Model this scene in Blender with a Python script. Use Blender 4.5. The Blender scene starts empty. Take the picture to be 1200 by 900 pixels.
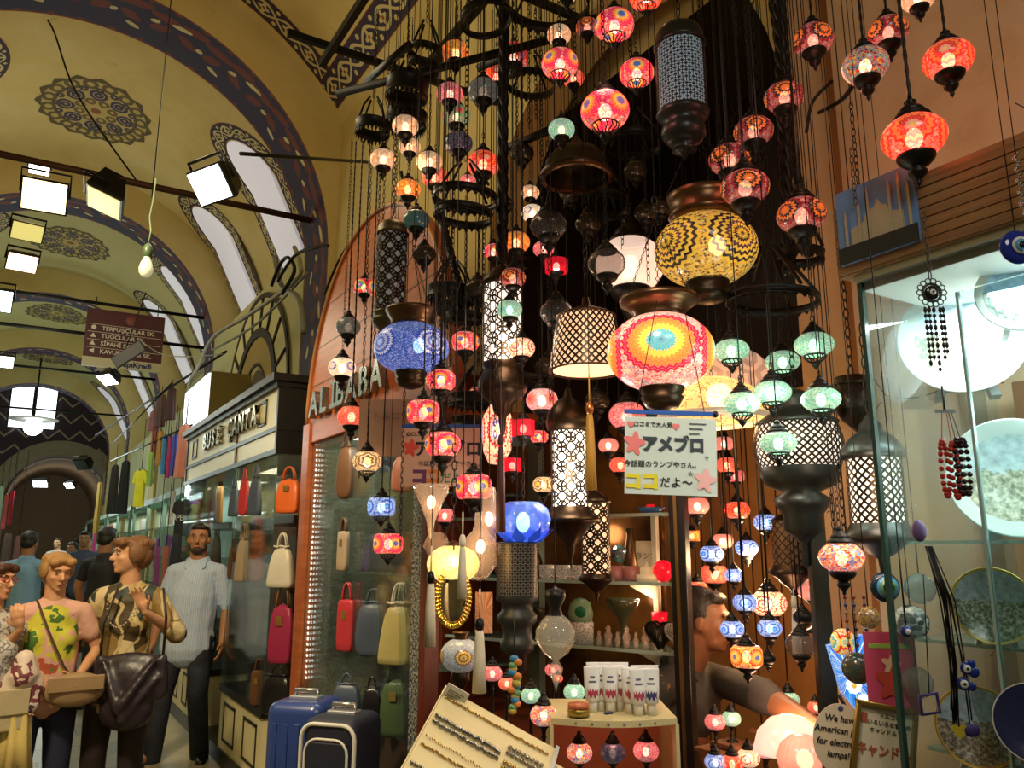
import bpy, math, random, bmesh
from mathutils import Vector, Matrix
R = math.radians; PI = math.pi; TAU = 2*math.pi
random.seed(7)
sc = bpy.context.scene
col = sc.collection
# ---------------------------------------------------------------- camera
F = 933.0; VPX, VPY = 15.0, 640.0; HC = 1.55
PITCH = math.atan((VPY-450)/F)
def camdir(u, v):
    x = (u-600)/F; y = (450-v)/F
    return Vector((x, math.cos(PITCH)-y*math.sin(PITCH), math.sin(PITCH)+y*math.cos(PITCH)))
_d = camdir(VPX, VPY); YAW = math.atan2(-_d.x, _d.y)
CY, SY = math.cos(YAW), math.sin(YAW)
def ray(u, v):
    d = camdir(u, v); return Vector((CY*d.x+SY*d.y, -SY*d.x+CY*d.y, d.z))
def onX(u, v, X): r = ray(u, v); return r*(X/r.x)+Vector((0, 0, HC))
def onY(u, v, Y): r = ray(u, v); return r*(Y/r.y)+Vector((0, 0, HC))
def at(u, v, D): return ray(u, v)*(D/camdir(u, v).y)+Vector((0, 0, HC))
cam = bpy.data.cameras.new('camera'); camo = bpy.data.objects.new('camera', cam); col.objects.link(camo)
cam.sensor_width = 36; cam.lens = F*36/1200; cam.clip_start = .05; cam.clip_end = 100
camo.location = (0, 0, HC); camo.rotation_euler = (PI/2+PITCH, 0, -YAW)
sc.camera = camo
vs = sc.view_settings; vs.view_transform = 'Standard'; vs.look = 'None'; vs.gamma = 1; vs.use_curve_mapping = False
vs.exposure = 0.0
sc.cycles.max_bounces = 6; sc.cycles.diffuse_bounces = 3; sc.cycles.glossy_bounces = 3; sc.cycles.transmission_bounces = 4
sc.cycles.transparent_max_bounces = 14; sc.cycles.sample_clamp_indirect = 4; sc.cycles.caustics_reflective = False; sc.cycles.caustics_refractive = False
w = bpy.data.worlds.new('world'); sc.world = w; w.use_nodes = True
w.node_tree.nodes['Background'].inputs[0].default_value = (1, .85, .65, 1); w.node_tree.nodes['Background'].inputs[1].default_value = .10
def light(name, kind, loc, energy, color, size=.2, rot=None, spot=None, sizey=None):
    l = bpy.data.lights.new(name, kind); o = bpy.data.objects.new(name, l); col.objects.link(o)
    l.energy = energy; l.color = color; o.location = loc
    if kind == 'AREA':
        l.size = size
        if sizey: l.shape = 'RECTANGLE'; l.size_y = sizey
    else: l.shadow_soft_size = size
    if rot: o.rotation_euler = rot
    if spot: l.spot_size = spot; l.spot_blend = .6
    return o
WARM = (1, .72, .36); COOL = (.85, 1, .92); WHITE = (1, .93, .8)
light('vault_glow', 'POINT', (.3, 3.6, 3.7), 36, (1, .82, .52), .35)
light('wall_wash', 'POINT', (.75, 4.7, 4.0), 13, (1, .84, .5), .2)
light('vault_glow_2', 'POINT', (-.2, 8.6, 3.9), 44, (1, .88, .62), .35)
light('vault_glow_3', 'POINT', (.0, 13.2, 3.9), 30, (1, .95, .74), .35)
light('vault_glow_4', 'POINT', (.0, 17.8, 3.8), 28, (.9, 1, .85), .35)
light('vault_glow_5', 'POINT', (.0, 22.5, 3.6), 16, (.85, .95, 1), .35)
light('people_light', 'SPOT', (-.7, 2.9, 3.6), 420, (1, .8, .5), .15, (R(38), 0, R(-24)), R(95))
light('street_light', 'POINT', (-.3, 10.5, 2.9), 34, COOL, .2)
light('street_light_2', 'POINT', (.3, 16, 2.6), 55, COOL, .2)
light('street_light_3', 'POINT', (.6, 21, 2.4), 60, COOL, .2)
light('counter_fill', 'SPOT', (.45, .7, 2.7), 62, (1, .86, .66), .12, (R(42), 0, R(-35)), R(62))  # added fill spot brightening the notice and tray, no fixture of its own
light('wall_fill', 'POINT', (.4, -.5, 2.9), 34, (1, .92, .82), .3)
# ---------------------------------------------------------------- materials
class NT:
    def __init__(s, name):
        s.m = bpy.data.materials.new(name); s.m.use_nodes = True; s.t = s.m.node_tree
        s.p = s.t.nodes['Principled BSDF']; s.out = s.t.nodes['Material Output']
    def n(s, typ, **kw):
        q = s.t.nodes.new(typ)
        for k, v in kw.items():
            if k.startswith('i_'):
                key = k[2:]; key = int(key) if key.isdigit() else key
                s.set(q.inputs[key], v)
            else: setattr(q, k, v)
        return q
    def set(s, inp, v):
        if isinstance(v, bpy.types.NodeSocket): s.t.links.new(v, inp)
        elif v is not None: inp.default_value = v
    def math(s, op, a, b=None, c=None):
        q = s.t.nodes.new('ShaderNodeMath'); q.operation = op
        for i, x in enumerate((a, b, c)):
            if x is not None: s.set(q.inputs[i], x)
        return q.outputs[0]
    def mix(s, f, a, b):
        q = s.t.nodes.new('ShaderNodeMix'); q.data_type = 'RGBA'
        s.set(q.inputs[0], f); s.set(q.inputs[6], c4(a)); s.set(q.inputs[7], c4(b)); return q.outputs[2]
    def ramp(s, f, stops, const=True):
        q = s.t.nodes.new('ShaderNodeValToRGB'); cr = q.color_ramp
        cr.interpolation = 'CONSTANT' if const else 'LINEAR'
        while len(cr.elements) < len(stops): cr.elements.new(.5)
        for e, (p, c) in zip(cr.elements, stops): e.position = p; e.color = c4(c)
        s.set(q.inputs[0], f); return q.outputs[0]
    def tc(s, out='Object'): return s.t.nodes.new('ShaderNodeTexCoord').outputs[out]
    def sep(s, v):
        q = s.t.nodes.new('ShaderNodeSeparateXYZ'); s.set(q.inputs[0], v); return q.outputs
    def noise(s, scale, detail=3, vec=None, out='Fac', rough=.6):
        q = s.n('ShaderNodeTexNoise', i_Scale=scale, i_Detail=detail, i_Roughness=rough)
        s.set(q.inputs['Vector'], vec if vec is not None else s.tc()); return q.outputs[out]
    def bump(s, h, strength=.3, dist=.01):
        q = s.n('ShaderNodeBump', i_Strength=strength, i_Distance=dist); s.set(q.inputs['Height'], h)
        s.t.links.new(q.outputs[0], s.p.inputs['Normal'])
def c4(c):
    if isinstance(c, (tuple, list)): return tuple(c)+(1,) if len(c) == 3 else tuple(c)
    return c
def srgb(r, g, b):
    f = lambda x: (x/255/12.92 if x/255 <= .04045 else ((x/255+.055)/1.055)**2.4)
    return (f(r), f(g), f(b))
_mc = {}
def mat(name, color=(.5, .5, .5), rough=.6, metal=0, var=0, scale=8, emit=0, bump=0, bscale=40, alpha=1, trans=0, coat=0, ecol=None):
    if name in _mc: return _mc[name]
    k = NT(name); p = k.p
    p.inputs['Base Color'].default_value = c4(color); p.inputs['Roughness'].default_value = rough; p.inputs['Metallic'].default_value = metal
    if var:
        nz = k.noise(scale); cc = k.mix(nz, tuple(max(0, x*(1-var)) for x in color), tuple(min(1, x*(1+var)) for x in color))
        k.set(p.inputs['Base Color'], cc)
    if emit:
        p.inputs['Emission Color'].default_value = c4(ecol or color); p.inputs['Emission Strength'].default_value = emit
    if bump: k.bump(k.noise(bscale), bump)
    p.inputs['Alpha'].default_value = alpha; p.inputs['Transmission Weight'].default_value = trans; p.inputs['Coat Weight'].default_value = coat
    k.m.cycles.emission_sampling = 'NONE'
    _mc[name] = k.m; return k.m
def glass(name, tint=(.8, .95, .9), opacity=.12, rough=.03):
    """thin window glass: mostly lets light straight through, with a sharp reflection"""
    if name in _mc: return _mc[name]
    k = NT(name); t = k.n('ShaderNodeBsdfTransparent', i_Color=c4(tuple(min(1, .75+.25*x) for x in tint)))
    k.p.inputs['Base Color'].default_value = c4(tint); k.p.inputs['Roughness'].default_value = rough
    gl = k.n('ShaderNodeBsdfAnisotropic' if False else 'ShaderNodeBsdfGlossy', i_Roughness=rough); gl.inputs['Color'].default_value = (1, 1, 1, 1)
    m0 = k.n('ShaderNodeMixShader'); m0.inputs[0].default_value = opacity; k.t.links.new(t.outputs[0], m0.inputs[1]); k.t.links.new(k.p.outputs[0], m0.inputs[2])
    fr = k.n('ShaderNodeLayerWeight', i_Blend=.12).outputs['Fresnel']
    mx = k.n('ShaderNodeMixShader'); k.set(mx.inputs[0], k.math('MULTIPLY', fr, .8)); k.t.links.new(m0.outputs[0], mx.inputs[1]); k.t.links.new(gl.outputs[0], mx.inputs[2])
    k.t.links.new(mx.outputs[0], k.out.inputs[0]); _mc[name] = k.m; return k.m
# ---------------------------------------------------------------- mesh building
class MB:
    def __init__(s): s.v = []; s.f = []; s.uv = []; s.mi = []; s.sm = []; s.T = None
    def add(s, vs_, fs, uvs=None, mi=0, smooth=False):
        b = len(s.v)
        s.v += [tuple(s.T @ Vector(p)) if s.T else tuple(p) for p in vs_]
        for i, f in enumerate(fs):
            s.f.append(tuple(b+j for j in f)); s.uv.append(uvs[i] if uvs else [(0, 0)]*len(f)); s.mi.append(mi); s.sm.append(smooth)
        return s
    def box(s, x0, x1, y0, y1, z0, z1, mi=0):
        v = [(x, y, z) for z in (z0, z1) for y in (y0, y1) for x in (x0, x1)]
        f = [(0, 2, 3, 1), (4, 5, 7, 6), (0, 1, 5, 4), (2, 6, 7, 3), (0, 4, 6, 2), (1, 3, 7, 5)]
        dx, dy, dz = x1-x0, y1-y0, z1-z0
        uv = [[(0, 0), (0, dy), (dx, dy), (dx, 0)], [(0, 0), (dx, 0), (dx, dy), (0, dy)], [(0, 0), (dx, 0), (dx, dz), (0, dz)],
              [(0, 0), (0, dz), (dx, dz), (dx, 0)], [(0, 0), (0, dz), (dy, dz), (dy, 0)], [(0, 0), (dy, 0), (dy, dz), (0, dz)]]
        return s.add(v, f, uv, mi)
    def quad(s, a, b, c, d, mi=0, uv=None): return s.add([a, b, c, d], [(0, 1, 2, 3)], [uv or [(0, 0), (1, 0), (1, 1), (0, 1)]], mi)
    def lathe(s, prof, n=20, c=(0, 0, 0), mi=0, smooth=True, wob=None):
        vs_ = []; fs = []; uvs = []; m = len(prof); L = [0]
        for i in range(1, m): L.append(L[-1]+math.hypot(prof[i][0]-prof[i-1][0], prof[i][1]-prof[i-1][1]))
        for r, z in prof:
            for j in range(n):
                a = TAU*j/n; k = r*(wob(a, z) if wob else 1)
                vs_.append((c[0]+k*math.cos(a), c[1]+k*math.sin(a), c[2]+z))
        for i in range(m-1):
            for j in range(n):
                j2 = (j+1) % n
                fs.append((i*n+j, i*n+j2, (i+1)*n+j2, (i+1)*n+j))
                uvs.append([(j/n, L[i]), ((j+1)/n, L[i]), ((j+1)/n, L[i+1]), (j/n, L[i+1])])
        return s.add(vs_, fs, uvs, mi, smooth)
    def ell(s, c, rx, ry, rz, n=14, m=8, mi=0, rot=None):
        T0 = s.T; A = Matrix.Translation(c) @ (rot or Matrix()) @ Matrix.Diagonal((rx, ry, rz, 1))
        s.T = (T0 @ A) if T0 else A
        s.lathe([(math.sin(PI*i/m), -math.cos(PI*i/m)) for i in range(m+1)], n, mi=mi); s.T = T0; return s
    def tube(s, path, r, n=8, mi=0, closed=False, flat=None):
        P = [Vector(p) for p in path]; k = len(P); rs = r if isinstance(r, (list, tuple)) else [r]*k
        ref = Vector((0, 0, 1)); vs_ = []; prev = None
        for i in range(k):
            a = P[(i-1) % k] if (closed or i > 0) else P[0]; b = P[(i+1) % k] if (closed or i < k-1) else P[-1]
            d = (b-a); d = d.normalized() if d.length > 1e-9 else Vector((0, 0, 1))
            if prev is None: x = d.cross(ref if abs(d.z) < .95 else Vector((1, 0, 0))).normalized()
            else:
                x = prev - d*prev.dot(d); x = x.normalized() if x.length > 1e-6 else d.cross(ref).normalized()
            prev = x; y = d.cross(x)
            for j in range(n):
                t = TAU*j/n; vs_.append(tuple(P[i]+x*(rs[i]*math.cos(t))+y*(rs[i]*math.sin(t)*(flat or 1))))
        fs = []; uvs = []
        for i in range(k if closed else k-1):
            i2 = (i+1) % k
            for j in range(n):
                j2 = (j+1) % n; fs.append((i*n+j, i*n+j2, i2*n+j2, i2*n+j)); uvs.append([(j/n, i), ((j+1)/n, i), ((j+1)/n, i+1), (j/n, i+1)])
        if not closed:
            fs.append(tuple(range(n-1, -1, -1))); fs.append(tuple((k-1)*n+j for j in range(n))); uvs += [[(0, 0)]*n]*2
        return s.add(vs_, fs, uvs, mi, True)
    def prism(s, pts, y0, y1, mi=0):
        """outline in x,z extruded along y"""
        n = len(pts); v = [(x, y0, z) for x, z in pts]+[(x, y1, z) for x, z in pts]
        f = [tuple(range(n)), tuple(range(2*n-1, n-1, -1))]+[(i, n+i, n+(i+1) % n, (i+1) % n) for i in range(n)]
        uv = [[tuple(p) for p in pts], [tuple(pts[j-n]) for j in f[1]]]+[[(0, 0)]*4]*n
        return s.add(v, f, uv, mi)
    def build(s, name, mats, parent=None, loc=None, rot=None, bevel=0, segs=3, sub=0, smooth=None):
        me = bpy.data.meshes.new(name); me.from_pydata(s.v, [], s.f); me.validate(clean_customdata=False)
        if len(me.polygons) == len(s.f):
            ul = me.uv_layers.new(name='UVMap'); li = 0; flat = []
            for q in s.uv:
                for a in q: flat += [a[0], a[1]]
            if len(flat) == len(ul.data)*2: ul.data.foreach_set('uv', flat)
            me.polygons.foreach_set('material_index', s.mi)
            me.polygons.foreach_set('use_smooth', [True]*len(s.sm) if smooth else s.sm)
        for m in (mats if isinstance(mats, (list, tuple)) else [mats]): me.materials.append(m)
        bm = bmesh.new(); bm.from_mesh(me); bmesh.ops.remove_doubles(bm, verts=bm.verts, dist=1e-5); bmesh.ops.recalc_face_normals(bm, faces=bm.faces); bm.to_mesh(me); bm.free()
        o = bpy.data.objects.new(name, me); col.objects.link(o)
        if parent: o.parent = parent
        if loc is not None: o.location = loc
        if rot is not None: o.rotation_euler = rot
        if bevel:
            b = o.modifiers.new('b', 'BEVEL'); b.width = bevel; b.segments = segs; b.limit_method = 'ANGLE'
            for p in me.polygons: p.use_smooth = True
            o.modifiers.new('w', 'WEIGHTED_NORMAL')
        if sub:
            q = o.modifiers.new('s', 'SUBSURF'); q.levels = sub; q.render_levels = sub
        return o
def thing(name, label, cat, loc=(0, 0, 0), rz=0, group=None, rot=None, scale=None):
    o = bpy.data.objects.new(name, None); col.objects.link(o); o.location = loc; o.rotation_euler = rot or (0, 0, rz)
    if scale: o.scale = (scale,)*3 if isinstance(scale, (int, float)) else scale
    o.empty_display_size = .05; tag(o, label, cat, group); return o
def tag(o, label, cat, group=None):
    o['label'] = label; o['category'] = cat
    if group: o['group'] = group
    return o
def struct(name, mb, m, **kw):
    o = mb.build(name, m, **kw)
    if not kw.get('parent'): o['kind'] = 'structure'
    return o
def part(name, me, parent, loc=None, rot=None, scale=None):
    o = bpy.data.objects.new(name, me); col.objects.link(o); o.parent = parent
    if loc is not None: o.location = loc
    if rot is not None: o.rotation_euler = rot
    if scale is not None: o.scale = (scale,)*3 if isinstance(scale, (int, float)) else scale
    return o
def text(name, s, size, m, parent=None, loc=(0, 0, 0), rot=(PI/2, 0, 0), extrude=.002, align='CENTER', shear=0, bold=0, sx=1):
    cu = bpy.data.curves.new(name, 'FONT'); cu.body = s; cu.size = size; cu.extrude = extrude; cu.align_x = align; cu.align_y = 'CENTER'; cu.shear = shear; cu.offset = bold
    cu.resolution_u = 3
    t = bpy.data.objects.new(name+'_t', cu); col.objects.link(t)
    dg = bpy.context.evaluated_depsgraph_get(); me = bpy.data.meshes.new_from_object(t.evaluated_get(dg))
    bpy.data.objects.remove(t); bpy.data.curves.remove(cu)
    me.materials.clear(); me.materials.append(m); me.name = name
    o = bpy.data.objects.new(name, me); col.objects.link(o)
    if parent: o.parent = parent
    o.location = loc; o.rotation_euler = rot; o.scale = (sx, 1, 1); return o
FACE = -YAW            # rotation of things that face the camera side squarely
RW = -PI/2             # rotation of things on the shop side of the street (local +y points into the shops)
BLACK = mat('black_metal', (.012, .011, .01), .42, .6)
def letters(nm, s, size, m, parent, x0, y, z, adv, extrude=.015, bold=.004, sx=1.1):
    x = x0
    for ch in s:
        if ch != ' ': text(nm, ch, size, m, parent, (x, y, z), extrude=extrude, bold=bold, sx=sx)
        x += adv*(.62 if ch in 'İI ' else 1)
BRONZE = mat('dark_bronze', (.045, .03, .018), .36, .85, var=.35, scale=30)
BRONZE2 = mat('warm_bronze', (.13, .07, .035), .33, .9, var=.4, scale=25)
PEWTER = mat('aged_pewter', (.07, .075, .07), .4, .8, var=.3, scale=20)
WHITEP = mat('white_plastic', (.75, .75, .72), .4)
BULBW = mat('bulb_glow', (1, .9, .7), .5, emit=14, ecol=(1, .86, .62))
# ================================================================ the vaulted street
XC, ZC, RV = .14, 3.88, 2.2         # vault axis and radius
RR = 1.80                           # inner radius of the ribs
XW = 2.0                            # wall on the shop side
def vp(y, a, off=0):                # a = arc length from the crown line towards the shop side
    th = PI/2 - a/RV; r = RV-off; return (XC+r*math.cos(th), y, ZC+r*math.sin(th))
# painted yellow plaster
k = NT('yellow_plaster'); o3 = k.tc(); n1 = k.noise(1.1, 5, o3); n2 = k.noise(9, 4, o3)
cc = k.ramp(n1, [(.3, srgb(186, 162, 98)), (.5, srgb(200, 178, 114)), (.72, srgb(208, 190, 134))], False)
cc = k.mix(k.math('MULTIPLY', k.math('GREATER_THAN', n2, .66), .25), cc, srgb(160, 135, 75))
k.set(k.p.inputs['Base Color'], cc); k.p.inputs['Roughness'].default_value = .85; k.bump(n2, .15, .01); YEL = k.m
k = NT('grey_green_plaster'); n1 = k.noise(1.6, 5); k.set(k.p.inputs['Base Color'], k.ramp(n1, [(.3, srgb(150, 150, 115)), (.55, srgb(176, 174, 132)), (.75, srgb(190, 188, 160))], False)); k.p.inputs['Roughness'].default_value = .85; GRN = k.m
k = NT('orange_plaster'); n1 = k.noise(1.8, 6, rough=.7); n2 = k.noise(14, 5)
cc = k.ramp(n1, [(.28, srgb(176, 138, 98)), (.5, srgb(202, 168, 126)), (.7, srgb(200, 172, 146))], False)
v = k.n('ShaderNodeTexVoronoi', feature='DISTANCE_TO_EDGE', i_Scale=3.3); wv = k.n('ShaderNodeTexNoise', i_Scale=3.0)
va = k.n('ShaderNodeVectorMath', operation='ADD'); k.set(va.inputs[0], k.tc()); k.set(va.inputs[1], wv.outputs['Color']); k.set(v.inputs['Vector'], va.outputs[0])
crk = k.math('MULTIPLY', k.math('LESS_THAN', v.outputs[0], .004), k.math('GREATER_THAN', n1, .6))
k.set(k.p.inputs['Base Color'], k.mix(crk, cc, srgb(70, 42, 26))); k.p.inputs['Roughness'].default_value = .8; k.bump(n2, .25, .01); ORA = k.m
def border_mat():
    """cream vines and flowers on navy between red edges; uv in band widths"""
    k = NT('painted_flower_border'); x, y, _ = k.sep(k.tc('UV'))
    s1 = k.math('SINE', k.math('MULTIPLY', x, PI)); yy = k.math('SUBTRACT', y, .5)
    def near(a, w): return k.math('LESS_THAN', k.math('ABSOLUTE', a), w)
    v1 = near(k.math('SUBTRACT', yy, k.math('MULTIPLY', s1, .27)), .055); v2 = near(k.math('ADD', yy, k.math('MULTIPLY', s1, .27)), .055)
    fx = k.math('SUBTRACT', k.math('FRACT', x), .5)
    r = k.math('SQRT', k.math('ADD', k.math('POWER', k.math('MULTIPLY', fx, 1.0), 2), k.math('POWER', yy, 2)))
    ang = k.math('ARCTAN2', yy, fx); pet = k.math('ADD', .17, k.math('MULTIPLY', k.math('COSINE', k.math('MULTIPLY', ang, 4)), .06))
    flo = k.math('LESS_THAN', r, pet); eye = k.math('LESS_THAN', r, .06)
    fx2 = k.math('SUBTRACT', k.math('FRACT', k.math('ADD', x, .5)), .5); ay = k.math('SUBTRACT', k.math('ABSOLUTE', yy), .3)
    r2 = k.math('SQRT', k.math('ADD', k.math('POWER', fx2, 2), k.math('POWER', ay, 2))); leaf = k.math('LESS_THAN', r2, .085)
    cream = k.math('MAXIMUM', k.math('MAXIMUM', v1, v2), k.math('MAXIMUM', flo, leaf))
    c = k.mix(cream, srgb(48, 40, 62), srgb(196, 180, 128)); c = k.mix(eye, c, srgb(150, 62, 30))
    edge = k.math('GREATER_THAN', k.math('ABSOLUTE', yy), .44); c = k.mix(edge, c, srgb(88, 36, 34))
    k.set(k.p.inputs['Base Color'], c); k.p.inputs['Roughness'].default_value = .8; return k.m
BORD = border_mat()
def rib_mat():
    k = NT('painted_rib'); x, y, _ = k.sep(k.tc('UV'))     # u along the arch in metres, v 0..1 across
    def cell(sx, sy, ox, oy, rot, rx, ry):
        a = k.math('SUBTRACT', k.math('FRACT', k.math('ADD', k.math('MULTIPLY', x, sx), ox)), .5)
        b = k.math('SUBTRACT', k.math('FRACT', k.math('ADD', k.math('MULTIPLY', y, sy), oy)), .5)
        ca, sa = math.cos(rot), math.sin(rot)
        p = k.math('ADD', k.math('MULTIPLY', a, ca/rx), k.math('MULTIPLY', b, sa/ry*1.0)); q = k.math('SUBTRACT', k.math('MULTIPLY', b, ca/ry), k.math('MULTIPLY', a, sa/rx*(rx/ry)))
        return k.math('LESS_THAN', k.math('ADD', k.math('POWER', p, 2), k.math('POWER', q, 2)), 1)
    red = None
    for (ox, oy, rot) in ((0, 0, .5), (.5, 0, -.5), (.25, .5, 1.3), (.75, .5, -1.2), (.1, .25, 0), (0, 0, 2.0), (.5, 0, 1.1), (.6, .3, .2)):
        e = cell(2.3, 1, ox, oy, rot, .3, .075); red = e if red is None else k.math('MAXIMUM', red, e)
    cr = None
    for (ox, oy, rot) in ((.15, .22, .3), (.62, -.2, -.6), (.4, .0, 1.2), (.85, .1, .9)):
        e = cell(1.5, 1, ox, oy, rot, .15, .04); cr = e if cr is None else k.math('MAXIMUM', cr, e)
    c = k.mix(red, srgb(34, 26, 66), srgb(104, 42, 36)); c = k.mix(cr, c, srgb(205, 192, 140))
    edge = k.math('GREATER_THAN', k.math('ABSOLUTE', k.math('SUBTRACT', y, .5)), .465); c = k.mix(edge, c, srgb(110, 34, 28))
    k.set(k.p.inputs['Base Color'], c); k.p.inputs['Roughness'].default_value = .75; return k.m
RIBM = rib_mat()
# floor
k = NT('stone_paving'); br = k.n('ShaderNodeTexBrick', i_Scale=1.0, offset=.5)
br.inputs['Brick Width'].default_value = .62; br.inputs['Row Height'].default_value = .42; br.inputs['Mortar Size'].default_value = .008
br.inputs['Color1'].default_value = c4(srgb(150, 140, 104)); br.inputs['Color2'].default_value = c4(srgb(104, 102, 88)); br.inputs['Mortar'].default_value = c4(srgb(60, 56, 44))
k.set(br.inputs['Vector'], k.tc()); nz = k.noise(5, 5); c = k.mix(k.math('MULTIPLY', nz, .5), br.outputs[0], srgb(120, 112, 90))
k.set(k.p.inputs['Base Color'], c); k.p.inputs['Roughness'].default_value = .35; k.bump(k.noise(12, 4), .15, .01)
struct('floor', MB().quad((-3, -3, 0), (4.5, -3, 0), (4.5, 34, 0), (-3, 34, 0)), k.m)
MARB = mat('pale_marble', srgb(200, 190, 150), .2, var=.12, scale=5)
struct('floor_step', MB().box(.95, 1.9, 4.9, 9.2, 0, .035), MARB, bevel=.008)
# vault shell
def vault_grid(y0, y1, a0, a1, off, m, name, na=40, ny=2):
    mb = MB(); vs_ = []; fs = []
    for i in range(ny+1):
        for j in range(na+1): vs_.append(vp(y0+(y1-y0)*i/ny, a0+(a1-a0)*j/na, off))
    for i in range(ny):
        for j in range(na): b = i*(na+1)+j; fs.append((b, b+1, b+na+2, b+na+1))
    mb.add(vs_, fs, None, 0, True); return struct(name, mb, m)
AQ = RV*PI/2
vault_grid(-3, 6.66, -AQ, AQ, 0, YEL, 'ceiling')
far_yel = mat('cool_lit_vault_plaster', srgb(186, 176, 122), .85, var=.12, scale=2)  # same paint as the near bays; cool far light mixed into its colour
vault_grid(6.66, 11.2, -AQ, AQ, 0, YEL, 'ceiling_near_bay')
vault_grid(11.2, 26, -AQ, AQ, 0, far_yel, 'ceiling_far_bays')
struct('wall_left', MB().box(XC-RV-.3, XC-RV, -3, 26, 0, ZC+.05), GRN)
struct('wall_behind', MB().box(-2.4, 3.4, -3.2, -3, 0, 6.4), GRN)
# ribs
def rib(y0, y1, name):
    mb = MB(); n = 48; ri, ro = RR, RV+.05
    for i in range(n):
        t0, t1 = PI*i/n, PI*(i+1)/n
        def P(t, r, y): return (XC+r*math.cos(t), y, ZC+r*math.sin(t))
        u0, u1 = t0*ri, t1*ri
        mb.quad(P(t0, ri, y0), P(t1, ri, y0), P(t1, ri, y1), P(t0, ri, y1), 0, [(u0, 0), (u1, 0), (u1, 1), (u0, 1)])
        for y in (y0, y1): mb.quad(P(t0, ri, y), P(t1, ri, y), P(t1, ro, y), P(t0, ro, y), 1)
    for s in (-1, 1):
        xa = XC+s*ri; xb = XC+s*ro; zz = ZC
        mb.quad((xa, y0, 2.6), (xa, y1, 2.6), (xa, y1, zz), (xa, y0, zz), 0, [(-1.3, 0), (-1.3, 1), (0, 1), (0, 0)])
        mb.quad((xa, y0, 0), (xa, y1, 0), (xa, y1, 2.6), (xa, y0, 2.6), 1)
        for y in (y0, y1): mb.quad((xa, y, 0), (xb, y, 0), (xb, y, zz), (xa, y, zz), 1)
    return struct(name, mb, [RIBM, YEL])
RIBS = [6.02+4.4*i for i in range(5)]
for i, y in enumerate(RIBS): rib(y, y+.62, 'ceiling_rib' if i == 0 else 'ceiling_rib.%03d' % i)
# painted bands laid on the vault
def strip(pts, wd, name, m=None, off=.004, uvs=1.0):
    """painted band along (y, a) points on the vault"""
    mb = MB(); P = [Vector(p) for p in pts]; L = 0; k_ = len(P)
    nr = []
    for i in range(k_):
        d = (P[min(i+1, k_-1)]-P[max(i-1, 0)]).normalized(); nr.append(Vector((-d.y, d.x)))
    for i in range(k_-1):
        l1 = L+(P[i+1]-P[i]).length
        c = [P[i]-nr[i]*wd/2, P[i+1]-nr[i+1]*wd/2, P[i+1]+nr[i+1]*wd/2, P[i]+nr[i]*wd/2]
        mb.quad(*[vp(q.x, q.y, off) for q in c], 0, [(L/wd, 0), (l1/wd, 0), (l1/wd, 1), (L/wd, 1)]); L = l1
    return struct(name, mb, m or BORD)
def dens(pts, n=10):
    o = []
    for a, b in zip(pts[:-1], pts[1:]):
        for i in range(n): o.append((a[0]+(b[0]-a[0])*i/n, a[1]+(b[1]-a[1])*i/n))
    return o+[pts[-1]]
def arc_of(deg): return RV*(R(90)-R(deg))
strip(dens([(5.84, arc_of(100)), (5.84, arc_of(40))], 30), .24, 'ceiling_border')
strip(dens([(5.95, arc_of(38.5)), (1.2, arc_of(38.5))], 20), .26, 'ceiling_border_side')
def ring_pts(y, a0, a1, ry, tip=1.0, n=40):
    """tall arched outline: straight foot towards the wall, round head towards the crown"""
    out = [(y-ry, a1)]; 
    for i in range(n+1):
        t = PI*i/n; out.append((y-ry*math.cos(t), a0+ry*1.5*(1-math.sin(t))))
    out.append((y+ry, a1)); return out
k = NT('reveal_daylight_glow'); k.p.inputs['Base Color'].default_value = (.75, .74, .8, 1); k.p.inputs['Emission Color'].default_value = (.78, .75, .85, 1); k.p.inputs['Emission Strength'].default_value = .32; k.p.inputs['Roughness'].default_value = .7; REV = k.m
BORD2 = None
def fill(pts, off, name, m):
    mb = MB(); n = len(pts)//2
    for i in range(n):
        a, b = pts[i], pts[i+1] if i+1 < len(pts) else pts[i]; c, d = pts[len(pts)-2-i], pts[len(pts)-1-i]
        if a == c and b == d: continue
        mb.quad(vp(*a, off), vp(*b, off), vp(*c, off), vp(*d, off))
    return struct(name, mb, m)
wn = 0
for bi, y0 in enumerate(RIBS[:4]):
    yb = y0+.62
    for dy in (1.3, 3.2):
        wn += 1; y = yb+dy+.05; ry = .36
        p = ring_pts(y, arc_of(56), arc_of(13), ry+.11)
        strip([q for q in p], .2, 'window_%d_border' % wn)
        q = ring_pts(y, arc_of(53), arc_of(12), ry-.02)
        # thin glowing patch on the vault; its daylight is put into the material
        mb = MB()
        for i in range(len(q)-1):
            mb.quad(vp(*q[i], -.02), vp(*q[i+1], -.02), vp(*q[i+1], .012), vp(*q[i], .012))
        c0 = [(a, b) for a, b in q]; n = len(c0)
        for i in range(n//2): mb.quad(vp(*c0[i], .008), vp(*c0[i+1], .008), vp(*c0[n-2-i], .008), vp(*c0[n-1-i], .008))
        struct('window_%d' % wn, mb, REV)
    if bi < 3:
        p = [(yb+1.5-.5*math.cos(t), -arc_of(180-104)*1.0-.0+.62*math.sin(t)*-1) for t in [TAU*i/48 for i in range(49)]]
        p = [(yb+1.45+.62*math.cos(t), -.62-.62+.5*math.sin(t)) for t in [TAU*i/48 for i in range(49)]]
        strip(p, .2, 'ceiling_oval_%d' % (bi+1))
# yellow-framed panel between the two windows of each bay: border running along the foot of the vault
    strip(dens([(yb+.1, arc_of(11)), (yb+3.7, arc_of(11))], 12), .22, 'ceiling_foot_border_%d' % (bi+1))
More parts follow.
